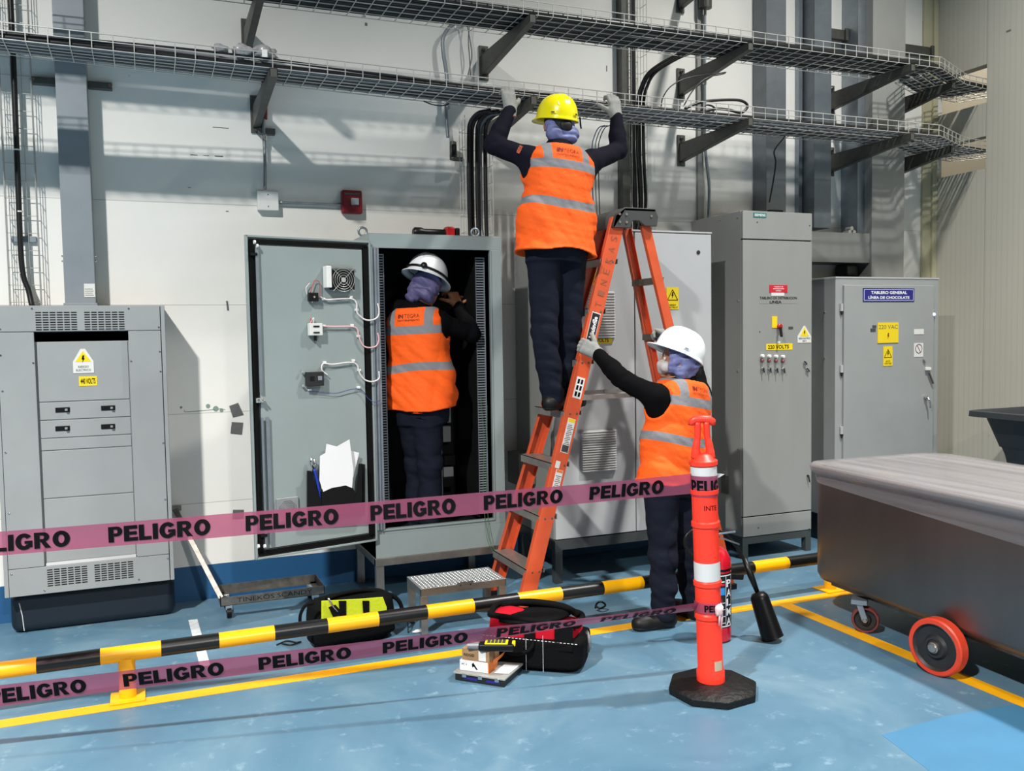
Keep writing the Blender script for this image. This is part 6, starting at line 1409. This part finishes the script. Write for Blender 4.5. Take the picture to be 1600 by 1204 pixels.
def hand(fd, wrist, fwd, back, thumb, curl, scale=1.0, inf=0.0, k=.010, tcurl=(.5, .5), spread=.10):
    "blend a hand into field fd: palm plus five bent fingers; fwd = wrist to knuckles, back = out of the back of the hand, thumb = towards the thumb side"
    fwd = nrm(fwd); back = nrm(np.array(back)-fwd*np.dot(back, fwd)); th = nrm(np.array(thumb)-fwd*np.dot(thumb, fwd)-back*np.dot(thumb, back)); S_ = scale; w0 = np.array(wrist, float)
    offs = (.030, .010, -.011, -.031); lens = ((.042, .026, .020), (.046, .030, .022), (.043, .028, .021), (.034, .021, .018)); rad = (.0095, .0098, .0092, .0082)
    for o_, r_ in zip(offs, rad): fd.cap(w0+th*o_*.55*S_, w0+fwd*.088*S_+th*o_*S_, .017*S_, .0125*S_, .02, inf=inf)
    fd.cap(w0+th*.018*S_-back*.004, w0+fwd*.045*S_+th*.034*S_-back*.006, .016*S_, .014*S_, .02, inf=inf)
    for f_i in range(4):
        p = w0+fwd*.090*S_+th*offs[f_i]*S_; d = nrm(fwd+th*spread*(1.2-f_i*.8)); b_ = back
        for seg in range(3):
            c_ = curl[f_i][seg] if hasattr(curl[f_i], '__len__') else curl[f_i]*(1, 1.1, .7)[seg]
            d, b_ = nrm(d*math.cos(c_)-b_*math.sin(c_)), nrm(b_*math.cos(c_)+d*math.sin(c_)); q_ = p+d*lens[f_i][seg]*S_
            fd.cap(p, q_, rad[f_i]*S_*(1-.06*seg), rad[f_i]*S_*(.94-.08*seg), k if seg else .012, inf=inf); p = q_
    p = w0+fwd*.030*S_+th*.036*S_-back*.006; d = nrm(th*.75+fwd*.75-back*.25)
    for seg, L_ in enumerate((.036, .030, .024)):
        q_ = p+d*L_*S_; fd.cap(p, q_, .0125*S_*(1-.1*seg), .0115*S_*(1-.1*seg), .012, inf=inf); p = q_
        c_ = tcurl[0] if seg == 0 else tcurl[1]; d = nrm(d*math.cos(c_)+(fwd*.3-back)*math.sin(c_)) if c_ >= 0 else nrm(d*math.cos(c_)-(th*.4-fwd)*math.sin(-c_)*-1)

def hat(c, up, fwd, m, parent, size=1.0, full_brim=False, label=None):
    "hard hat: shell with ridges, brim and peak; c = middle of the rim plane"
    up = nrm(up); fwd = nrm(np.array(fwd)-up*np.dot(fwd, up)); rt = np.cross(fwd, up); A_, B_, H_ = .117*size, .140*size, .135*size
    nt = 64; rings = []
    def P(th, rad, hgt): return np.array(c)+rt*math.sin(th)*A_*rad+fwd*math.cos(th)*B_*rad+up*hgt
    prof = [(math.cos(t), math.sin(t)) for t in np.linspace(PI/2-.02, 0, 16)]
    for cr, sr in prof:
        ring = []
        for j in range(nt):
            th = 2*PI*j/nt; hgt = H_*sr**.95; r_ = cr**.80
            x_ = math.sin(th)*r_
            ridge = .006*size*math.exp(-(x_/.11)**2)*min(1, sr*1.6)+.0035*size*(math.exp(-((abs(x_)-.34)/.05)**2))*min(1, sr*1.6)
            ring.append(P(th, r_, hgt+ridge))
        rings.append(ring)
    def brim(th, e):
        base_ = .20 if full_brim else .045; front = max(0, math.cos(th))**2.2*(.10 if full_brim else .30); side = .05*math.sin(th)**2 if not full_brim else .03*math.sin(th)**2
        return 1+(base_+front+side*.4)*e
    for e, dz_ in ((.05, -.004), (.35, -.009), (1, -.016), (1, -.021), (.35, -.015), (-.02, -.012)):
        rings.append([P(2*PI*j/nt, brim(2*PI*j/nt, e), dz_*size*(1.0+.3*abs(math.cos(2*PI*j/nt)))) for j in range(nt)])
    for cr, sr in prof[::-1]: rings.append([P(2*PI*j/nt, cr**.80*.965, H_*.96*sr**.95-.004) for j in range(nt)])
    o = MB().loft(rings).obj('hard_hat', m, parent, label, smooth=True)
    return o, P
def hat_bits(o, P, ths, m, parent_m, c, up, size=1.0):
    for th in ths:
        a = P(th, 1.0, .012*size); b = P(th, 1.10, .006*size); mb = MB(); t_ = nrm(P(th+.05, 1, .01)-P(th-.05, 1, .01)); n_ = nrm(np.cross(t_, up))
        n_ = n_ if np.dot(n_, a-np.array(c)) > 0 else -n_
        mb.obox(a+n_*.002, (t_, nrm(up), n_), (.016*size, .008*size, .006*size)); q = mb.obj('accessory_slot', m, o, bevel=.002)
        MB().obox(a+n_*.009, (t_, nrm(up), n_), (.010*size, .004*size, .0008)).obj('slot_opening', parent_m, q)

def person(name_label, J, fwd, face, up_head, h=.0075, vest_len=.13, flare=.03, seed=0, boots_dir=None, flv=None, sleeve=None, sc_=1.0, width=1.0, glove=None, floor_z=0.0, armclip=.185, hair=True, fitc=.034):
    """J: joints dict in metres: pelvis, neck, head, shL, shR, elL, elR, wrL, wrR, hipL, hipR, knL, knR, anL, anR"""
    J = {k: np.array(v, float) for k, v in J.items()}
    U = nrm(J['neck']-J['pelvis']); R_ = nrm((J['shR']-J['shL'])-U*np.dot(J['shR']-J['shL'], U)); Fw = np.cross(U, R_)
    L_ = np.linalg.norm(J['neck']-J['pelvis']); kz = L_/.55; prof = [(w_*kz, a*width, b, c) for w_, a, b, c in PROF]; fr = (J['pelvis'], R_, Fw, U)
    lo = np.min(list(J.values()), 0)-.25; hi = np.max(list(J.values()), 0)+.28
    T = thing('person', (J['pelvis'][0], J['pelvis'][1], floor_z), name_label, 'person')
    hf = nrm(face); hu = nrm(np.array(up_head)-hf*np.dot(up_head, hf)*.0); hf = nrm(hf-hu*np.dot(hf, hu)); hr = np.cross(hf, hu); hax = [hr, hf, hu]; hc = J['head']
    def legs(fd, inf=0, k=.03):
        for s_ in 'LR':
            fd.cap(J['hip'+s_], J['kn'+s_], .086, .060, k, inf=inf); fd.cap(J['kn'+s_], J['an'+s_]+(J['kn'+s_]-J['an'+s_])*.45, .058, .055, .03, inf=inf); fd.cap(J['an'+s_]+(J['kn'+s_]-J['an'+s_])*.5, J['an'+s_], .052, .038, .03, inf=inf)
    def arms(fd, inf=0, wr=1.0):
        for s_ in 'LR':
            sh_, el, wq = J['sh'+s_], J['el'+s_], J['wr'+s_]; root = J['neck']-U*.10*kz+(sh_-J['neck'])*.35
            fd.cap(root, sh_, .060, .056, .05, inf=inf); fd.cap(sh_, el, .052, .040, .03, inf=inf); fd.cap(el, el+(wq-el)*.4, .040, .039, .02, inf=inf); fd.cap(el+(wq-el)*.35, el+(wq-el)*wr, .039, .039-.012*wr, .02, inf=inf)
        fd.cap(J['neck']-U*.09*kz+(J['shL']-J['neck'])*.8, J['neck']-U*.09*kz+(J['shR']-J['neck'])*.8, .05, .05, .05, inf=inf)
    def feet(fd, inf=0):
        for s_ in 'LR':
            an = J['an'+s_]; d = nrm(np.array(boots_dir[s_])); heel = an-Z*.045-d*.035; toe = an-Z*.062+d*.155
            fd.cap(heel, toe, .036, .026, .03, inf=inf); fd.cap(an-Z*.02, heel+d*.05, .038, .036, .03, inf=inf); fd.cap(heel+d*.02, toe-d*.02, .040, .036, .03, inf=inf)
    # body: one continuous surface, head with face, hands with fingers
    B = Field(lo, hi, h); B.torso(fr, prof); legs(B); arms(B); feet(B)
    B.cap(J['neck']-U*.03, hc-hu*.04-hf*.012, .055, .052, .03)
    B.ell(hc+hu*.02-hf*.008, hax, (.076, .094, .098), .02); B.ell(hc-hu*.052+hf*.026, hax, (.055, .062, .062), .03)
    B.cap(hc+hf*.088-hu*.0, hc+hf*.106-hu*.032, .008, .012, .012)                       # nose
    B.cap(hc+hf*.082-hu*.064-hr*.018, hc+hf*.082-hu*.064+hr*.018, .008, .008, .010)     # lips
    B.cap(hc+hf*.078-hu*.098, hc+hf*.070-hu*.100, .016, .016, .02)                      # chin
    B.cap(hc+hf*.080+hu*.018-hr*.03, hc+hf*.080+hu*.018+hr*.03, .012, .012, .015)      # brow
    for s_ in (-1, 1):
        B.ell(hc+hr*s_*.078-hu*.012-hf*.004, hax, (.010, .022, .032), .008); B.ell(hc+hr*s_*.031+hf*.100-hu*.004, hax, (.014, .012, .010), .01, 'd')
    for s_ in 'LR':
        g = glove[s_]; hand(B, J['wr'+s_], g['fwd'], g['back'], g['th'], g['curl'], 1.0, tcurl=g.get('tc', (.5, .5)), k=.006)
    body = B.mesh('body', M['skin'], T)
    for s_ in (-1, 1):
        MB().lathe(hc+hr*s_*.031+hf*.078-hu*.004, hf, [(0, .011), (.006, .0095), (.010, .006), (.0115, .001)], 16).obj('eye', M['white'], T, smooth=True)
    if hair:
        H_ = Field(hc-.17, hc+.17, .006); H_.ell(hc+hu*.022-hf*.018, hax, (.083, .098, .100), .02); H_.cap(hc-hf*.075-hu*.04, hc-hf*.062-hu*.085, .032, .026, .02)
        sl, P_ = H_.sub(hc-.17, hc+.17); q_ = P_-hc; H_.F[sl] = np.maximum(H_.F[sl], (q_@hf)-.045+(.02-(q_@hu))*.9); H_.mesh('hair', M['hair'], T)
    # trousers
    P2 = Field(lo, hi, h*.93); P2.torso(fr, [(q[0], q[1], q[2], q[3]) for q in prof if q[0] <= .21*kz], .03, .012); legs(P2, .016)
    for s_ in 'LR':                                    # cloth gathering above the boots
        P2.cap(J['an'+s_]+Z*.075, J['an'+s_]-Z*.03, .058, .064, .03)
    sl, P_ = P2.sub(lo, hi); zmin = min(J['anL'][2], J['anR'][2])
    dist_kn = np.minimum(np.linalg.norm(P_-J['knL'], axis=-1), np.linalg.norm(P_-J['knR'], axis=-1)); dist_an = np.minimum(np.linalg.norm((P_-J['anL']-Z*.05), axis=-1), np.linalg.norm((P_-J['anR']-Z*.05), axis=-1))
    wt = .35+1.0*np.exp(-(dist_kn/.12)**2)+1.2*np.exp(-(dist_an/.12)**2)
    P2.F += (folds(P_, .016, Z+R_*.35, 24, seed)*wt).astype(np.float32)
    cut = np.full(P_.shape[:3], 9.0)
    for s_ in 'LR':
        an = J['an'+s_]; near_ = np.linalg.norm(P_-an, axis=-1); cut = np.where(near_ < .2, np.minimum(cut, (P_[..., 2]-(an[2]-.046))), cut)
    P2.F = np.maximum(P2.F, np.where(cut < 5, -cut, -9)).astype(np.float32)
    P2.mesh('trousers', M['denim'], T)
    # long sleeved shirt
    S2 = Field(lo, hi, h*.93); S2.torso(fr, [q for q in prof if q[0] >= .08*kz], .03, .010); arms(S2, .013, .96)
    S2.cap(J['neck']-U*.05, J['neck']+U*.012, .068, .060, .03)
    sl, P_ = S2.sub(lo, hi); de = np.minimum(np.linalg.norm(P_-J['elL'], axis=-1), np.linalg.norm(P_-J['elR'], axis=-1))
    S2.F += (folds(P_, .008, nrm(J['elR']-J['shR'])+nrm(J['elL']-J['shL'])*.3+Z*.3, 30, seed+3)*(.3+1.1*np.exp(-(de/.14)**2))).astype(np.float32)
    S2.mesh('shirt', sleeve or M['knit'], T)
    # boots
    for s_ in 'LR':
        an = J['an'+s_]; d = nrm(np.array(boots_dir[s_])); W_ = Field(an-.25, an+.25, .006)
        heel = an-Z*.045-d*.035; toe = an-Z*.058+d*.150
        W_.cap(heel, toe, .044, .034, .03).cap(an+Z*.05, heel+d*.04, .050, .042, .03).cap(heel+d*.02, toe-d*.02, .048, .046, .03).cap(toe-d*.03, toe, .046, .038, .02)
        sl, P_ = W_.sub(an-.3, an+.3); zb_ = an[2]-.088; W_.F = np.maximum(W_.F, (zb_+.014)-P_[..., 2]).astype(np.float32); bt = W_.mesh('boot', M['boot'], T)
        W_.F = np.full(W_.n, .5, np.float32); W_.cap(heel+Z*.0, toe, .046, .038, .02).cap(heel+d*.02, toe-d*.01, .050, .048, .02)
        W_.F = np.maximum(W_.F, np.maximum(zb_-P_[..., 2], P_[..., 2]-zb_-.02)).astype(np.float32); W_.mesh('sole', M['sole'], bt, smooth_it=0)
    # vest
    hv = .0062; c_ = J['pelvis']+U*.2*kz; V2 = Field(c_-.46, c_+.52, hv); vp = []
    for w_, a, b, c in prof:
        if w_ < .0: continue
        vp.append((w_, a, b, c))
    wbot = -vest_len; low = (prof[1][1]+flare, prof[1][2]+flare*.8)
    vp = [(wbot, low[0], low[1], -.005)]+[(w_, max(a, low[0]*.97 if w_ < .3*kz else a), max(b, prof[1][2]*.98) if w_ < .35*kz else b, c) for w_, a, b, c in vp]
    V2.torso(fr, vp, .03, fitc, 2.4)
    for s_ in 'LR':
        V2.cap(J['neck']-U*.075*kz+(J['sh'+s_]-J['neck'])*.2, J['neck']-U*.085*kz+(J['sh'+s_]-J['neck'])*.75, .07, .068, .05, inf=fitc*.4)
    sl, P_ = V2.sub(c_-.6, c_+.6); q_ = P_-J['pelvis']; u = q_@R_; v = q_@Fw; w_ = q_@U
    fo = folds(P_, .026, R_*.8+U*.5+Fw*.2, 13, seed+7)*np.clip(.25+(.38*kz-w_)*2.4, .2, 1.0)+folds(P_, .005, U+R_*.5, 40, seed+9)
    V2.F = (V2.F+fo.astype(np.float32)).astype(np.float32); inner = V2.F+.013
    Fv = np.maximum(V2.F, -inner)
    arm_lim = np.interp(w_, [.20*kz, .30*kz, .40*kz, .56*kz], [.40, .215, armclip, armclip-.005]); Fv = np.maximum(Fv, np.abs(u)-arm_lim)
    Fv = np.maximum(Fv, (wbot+.004+.012*np.sin(u*16+seed))-w_)
    Fv = np.maximum(Fv, .092-np.linalg.norm(P_-(J['neck']+U*.022+Fw*.030), axis=-1)); Fv = np.maximum(Fv, (w_-.530*kz)*.8)
    V2.solid = V2.F.copy(); V2.F = Fv.astype(np.float32)
    w1, w2 = .415*kz, .222*kz
    def stripe(Vv):
        q_ = Vv-J['pelvis']; u = q_@R_; v = q_@Fw; w_ = q_@U
        s_ = np.minimum(np.abs(w_-w1)-.026, np.abs(w_-w2+.012*np.sin(u*9+seed))-.025); vs = np.maximum(np.abs(np.abs(u)-.122)-.025, w1-w_); return np.minimum(s_, vs)*10
    vest = V2.mesh('hi_vis_vest', M['vest'], T, 'orange high-visibility vest with grey reflective bands', attrs={'stripe': stripe}, smooth_it=1)
    # lettering on the back of the vest
    def on_back(P0):
        out = P0-Fw*.40; done = np.zeros(len(out), bool); Vf = Field.__new__(Field); Vf.F, Vf.lo, Vf.h, Vf.n = V2.solid, V2.lo, V2.h, V2.n
        for _ in range(160):
            d = Vf.sample(out); done |= d < .0035; out = np.where(done[:, None], out, out+Fw*.0022)
        return out-Fw*.001
    mb1, mb2 = MB(), MB()
    cb = J['pelvis']+U*(.487*kz)
    for mbx, body_, cu_, cw, ww, hh, bo in ((mb1, 'IN', -.052, 0, .034, .024, .035), (mb2, 'TEGRA', .022, 0, .100, .024, -.01), (mb2, 'MANTENIMIENTO', .0, -.026, .145, .012, 0)):
        V_, F_ = text_mesh(body_, bo); mbx.add(on_back(cb+np.outer(cu_+V_[:, 0]*ww, R_)+np.outer(cw+V_[:, 1]*hh, U)), F_)
    mb1.obj('bold_lettering', M['ink_red'], vest); mb2.obj('thin_lettering', mat('brown_ink', (120, 60, 30), .6), vest)
    # gloves
    for s_ in 'LR':
        g = glove[s_]
        if g.get('bare'): continue
        G = Field(J['wr'+s_]-.22, J['wr'+s_]+.22, .0042); hand(G, J['wr'+s_], g['fwd'], g['back'], g['th'], g['curl'], 1.0, .0022, .006, g.get('tc', (.5, .5)))
        G.cap(J['wr'+s_]-nrm(g['fwd'])*.055, J['wr'+s_], .034, .031, .02); sl, P_ = G.sub(J['wr'+s_]-.3, J['wr'+s_]+.3)
        G.F = np.maximum(G.F, -((P_-J['wr'+s_])@nrm(g['fwd']))-.052).astype(np.float32); gl_ = G.mesh('glove', M['glove'], T)
        c0_ = J['wr'+s_]-nrm(g['fwd'])*.048; MB().lathe(c0_, nrm(g['fwd']), [(-.004, .034), (.0, .0355), (.004, .034)], 20, (False, False)).obj('cuff_edge', M['ink_red'], gl_, smooth=True)
    return T, dict(hc=hc, hax=hax, hf=hf, hu=hu, hr=hr, U=U, R=R_, Fw=Fw, J=J)

def scarf(T, H, m, spec, seed=1, amp=.010):
    "wrinkled hair cover: spec = list of ('cap'|'ell', ...) in head coordinates (right, front, up)"
    hc, hr, hf, hu = H['hc'], H['hr'], H['hf'], H['hu']; w = lambda a: hc+hr*a[0]+hf*a[1]+hu*a[2]
    S_ = Field(hc-.24, hc+.24, .0055)
    for s in spec:
        if s[0] == 'ell': S_.ell(w(s[1]), H['hax'], s[2], .03)
        else: S_.cap(w(s[1]), w(s[2]), s[3], s[4], .03)
    sl, P_ = S_.sub(hc-.3, hc+.3); q_ = P_-hc; S_.F += folds(P_, amp*2, hu+hf*.5, 42, seed).astype(np.float32)
    # open the face
    S_.F = np.maximum(S_.F, .088-np.linalg.norm((q_-hf*.115+hu*.02)/1.0, axis=-1)).astype(np.float32)
    return S_.mesh('hair_cover', m, T)

J_ = lambda px, py, y: at(px, py, y=y)
# ---- worker standing on the ladder
j = dict(pelvis=J_(868, 390, 4.82), neck=J_(873, 226, 4.86), head=J_(871, 196, 4.90), shL=J_(826, 247, 4.87), shR=J_(924, 252, 4.87), elL=J_(771, 226, 4.99), elR=J_(966, 236, 5.00), wrL=J_(797, 172, 5.02), wrR=J_(963, 182, 5.02),
         hipL=J_(850, 402, 4.82), hipR=J_(890, 402, 4.84), knL=J_(851, 524, 4.80), knR=J_(888, 522, 4.86), anL=J_(863, 618, 4.80), anR=J_(884, 624, 4.90))
zs = 1.2+.090
j['anL'][2] = zs; j['anR'][2] = zs
C4 = ((.25, 1.0, .9), (.2, 1.0, .9), (.25, 1.1, .9), (.35, 1.1, .9))
gl = dict(L=dict(fwd=(-.04, .12, 1), back=(0, -.9, .3), th=(1, 0, 0), curl=C4, tc=(.5, .4)), R=dict(fwd=(-.10, .12, 1), back=(0, -.9, .3), th=(-1, 0, 0), curl=C4, tc=(.2, .2)))
T, H = person('person in a yellow hard hat on the ladder, gloved hands up on the tray', j, (0, 1, 0), (.10, .95, -.05), (0, .12, 1), seed=1, vest_len=.028, flare=.030, boots_dir=dict(L=(.80, .55, 0), R=(.85, .5, 0)), sleeve=M['knit_navy'], glove=gl, floor_z=1.2, width=1.04, armclip=.205)
hc = H['hc']+H['hu']*.048
o, P = hat(hc-H['hf']*.0, nrm((.05, -.12, 1)), (-.25, 1, 0), M['hat_y'], T, .98); hat_bits(o, P, (PI-.25, PI+.95), M['hat_y'], M['cab_dark'], hc, (0, 0, 1), .95)
q = P(PI+.62, .84, .068); nn = nrm(q-hc); MB().obox(q+nn*.003, (nrm(np.cross(nn, Z)), nrm(np.cross(np.cross(nn, Z), nn)), nn), (.015, .013, .001)).obj('hat_sticker', M['label_white'], o)
scarf(T, H, M['scarf'], [('cap', (-.045, -.045, -.02), (-.035, -.05, -.075), .046, .048), ('cap', (.045, -.045, -.02), (.05, -.055, -.080), .046, .044), ('cap', (-.04, -.07, -.085), (.065, -.07, -.088), .030, .030), ('cap', (.06, -.05, -.07), (.098, -.05, -.072), .022, .012)], 2)
MB().add(*blob(H['hc']-H['hf']*.100-H['hu']*.035+H['hr']*.018, .040, 10, .12, (1, .6, .8), 4)).obj('black_cap_back', M['hair'], T, smooth=True)
sl_ = MB(); V_, F_ = text_mesh('INTEGRA', .02); e0 = H['J']['shL']+(H['J']['elL']-H['J']['shL'])*.22; ea = nrm(H['J']['elL']-H['J']['shL'])
eb = nrm(np.cross((0, -1, 0), ea)); en = nrm(np.cross(ea, eb)); en = en if en[1] < 0 else -en
sl_.add(e0+en*.076+np.outer(V_[:, 1]*.022, ea)+np.outer(V_[:, 0]*.05, eb), F_); sl_.obj('sleeve_lettering', mat('orange_ink', (220, 96, 50), .6), T)
# ---- worker inside the open cabinet
j = dict(pelvis=J_(660, 640, 5.46), neck=J_(650, 474, 5.46), head=J_(668, 448, 5.44), shL=J_(622, 486, 5.54), shR=J_(683, 502, 5.38), elL=J_(690, 530, 5.60), elR=J_(738, 522, 5.41), wrL=J_(708, 490, 5.64), wrR=J_(716, 478, 5.54),
         hipL=J_(645, 648, 5.50), hipR=J_(667, 650, 5.42), knL=J_(652, 722, 5.54), knR=J_(672, 724, 5.40), anL=J_(652, 800, 5.54), anR=J_(672, 800, 5.44))
zs = .290+.012+.090
j['anL'][2] = zs; j['anR'][2] = zs
Ch = (.7, .8, .9, 1.0)
gl = dict(L=dict(bare=1, fwd=(.2, .3, .9), back=(-.9, -.2, .2), th=(0, -1, .2), curl=Ch), R=dict(bare=1, fwd=(-.25, .35, .9), back=(.3, -.9, .3), th=(-1, 0, .2), curl=Ch))
T, H = person('person in a white full-brim hard hat bending into the open cabinet', j, (.5, .8, 0), (.62, .55, -.42), (.35, .25, .9), seed=4, vest_len=.0, flare=.028, boots_dir=dict(L=(.5, .5, 0), R=(.75, .25, 0)), glove=gl, floor_z=.302, width=.98, hair=False)
up2 = nrm((.36, .16, 1)); hc = H['hc']+H['hu']*.062+np.array([-.02, 0, .012])
o, P = hat(hc, up2, (.8, .6, -.2), M['hat_w'], T, 1.04, True)
sb = MB(); Tn = [P(a, 1.02, .012) for a in np.linspace(0, 2*PI, 40)]; sb.tube(Tn, .0085, 6, caps=False).obj('goggle_strap', M['black'], o, smooth=True)
q = P(2.62, 1.05, .018); nn = nrm(q-hc); MB().lathe(q-nn*.004, nn, [(0, .020), (.008, .020), (.014, .013), (.016, .004)], 16).obj('strap_knob', M['black'], o, smooth=True, angle=50)
scarf(T, H, M['scarf_dark'], [('ell', (0, -.012, .022), (.086, .102, .098)), ('cap', (-.05, -.04, -.02), (-.04, -.055, -.085), .048, .048), ('cap', (.05, -.03, -.02), (.045, -.03, -.085), .046, .042), ('cap', (-.04, -.07, -.085), (.05, -.065, -.085), .034, .032)], 5)
MB().obox(j['pelvis']+np.array([.135, -.115, .17]), (X, Y, Z), (.018, .012, .026)).obj('clip_on_tool', M['chrome'], T, bevel=.006)
# ---- worker holding the ladder
j = dict(pelvis=J_(1048, 752, 4.33), neck=J_(1066, 588, 4.36), head=J_(1060, 562, 4.35), shL=J_(1024, 620, 4.30), shR=J_(1092, 616, 4.44), elL=J_(972, 592, 4.44), elR=J_(1082, 562, 4.66), wrL=J_(934, 553, 4.63), wrR=J_(1047, 538, 4.70),
         hipL=J_(1033, 762, 4.30), hipR=J_(1068, 762, 4.34), knL=J_(1036, 870, 4.27), knR=J_(1076, 870, 4.34), anL=J_(1037, 955, 4.26), anR=J_(1084, 955, 4.32))
zs = .090
j['anL'][2] = zs; j['anR'][2] = zs
Cg = ((.9, 1.2, .8), (.9, 1.2, .8), (.9, 1.2, .8), (1.0, 1.2, .8))
gl = dict(L=dict(fwd=(-.75, .35, .50), back=(-.3, -.85, .1), th=(.4, -.1, .9), curl=Cg, tc=(.3, .3)), R=dict(fwd=(-.25, .55, .75), back=(.8, -.35, .3), th=(-.5, -.6, .3), curl=Cg, tc=(.2, .2)))
T, H = person('person in a white hard hat steadying the ladder, seen from behind the orange post', j, (-.4, .9, 0), (-.90, .38, .12), (.16, -.05, 1), seed=8, vest_len=.015, flare=.020, boots_dir=dict(L=(-.93, .1, 0), R=(-.2, .9, 0)), glove=gl, floor_z=0.0, width=1.0, hair=False)
hc = H['hc']+H['hu']*.045; up3 = nrm((.46, -.05, 1))
o, P = hat(hc, up3, (-1, .30, 0), M['hat_w'], T, 1.02); hat_bits(o, P, (PI-.55, -PI/2+.0), M['hat_w'], M['cab_mid'], hc, up3)
scarf(T, H, M['scarf'], [('ell', (0, -.012, .022), (.086, .102, .098)), ('cap', (-.055, -.02, .0), (-.050, -.03, -.075), .040, .042), ('cap', (-.055, .035, .01), (-.055, .03, -.05), .036, .034), ('cap', (.05, -.03, .0), (.045, -.04, -.075), .044, .042), ('cap', (-.03, -.075, -.02), (.03, -.075, -.07), .038, .036)], 9)
MB().add(*blob(H['hc']-H['hf']*.105-H['hu']*.045, .040, 10, .1, (.8, .8, .8), 7)).obj('black_cap_back', M['hair'], T, smooth=True)
w = lambda a: H['hc']+H['hr']*a[0]+H['hf']*a[1]+H['hu']*a[2]
Mk = Field(H['hc']-.2, H['hc']+.2, .005); Mk.cap(w((-.035, .070, -.050)), w((.035, .070, -.050)), .034, .034, .02).cap(w((0, .088, -.040)), w((0, .080, -.075)), .030, .026, .02)
mk = Mk.mesh('dust_mask', M['mask'], T); MB().tube([w((-.045, .085, -.05)), w((-.078, .03, -.045)), w((-.084, -.01, -.03))], .0025, 6).obj('mask_strap', M['mask'], mk)
gg = MB(); gg.loft([[w((math.sin(a)*.074, .045+math.cos(a)*.068, z_)) for a in np.linspace(-1.35, 1.35, 14)] for z_ in (-.026, .022)], close=False)
def clear_mat():
    m = bpy.data.materials.new('clear_visor'); m.use_nodes = True; nt = m.node_tree; nt.nodes.clear()
    o_ = nt.nodes.new('ShaderNodeOutputMaterial'); t = nt.nodes.new('ShaderNodeBsdfTransparent'); p = nt.nodes.new('ShaderNodeBsdfGlossy'); p.inputs['Roughness'].default_value = .1
    b = nt.nodes.new('ShaderNodeMixShader'); b.inputs[0].default_value = .14; nt.links.new(t.outputs[0], b.inputs[1]); nt.links.new(p.outputs[0], b.inputs[2]); nt.links.new(b.outputs[0], o_.inputs[0]); return m
gg.obj('safety_glasses', clear_mat(), T, smooth=True)
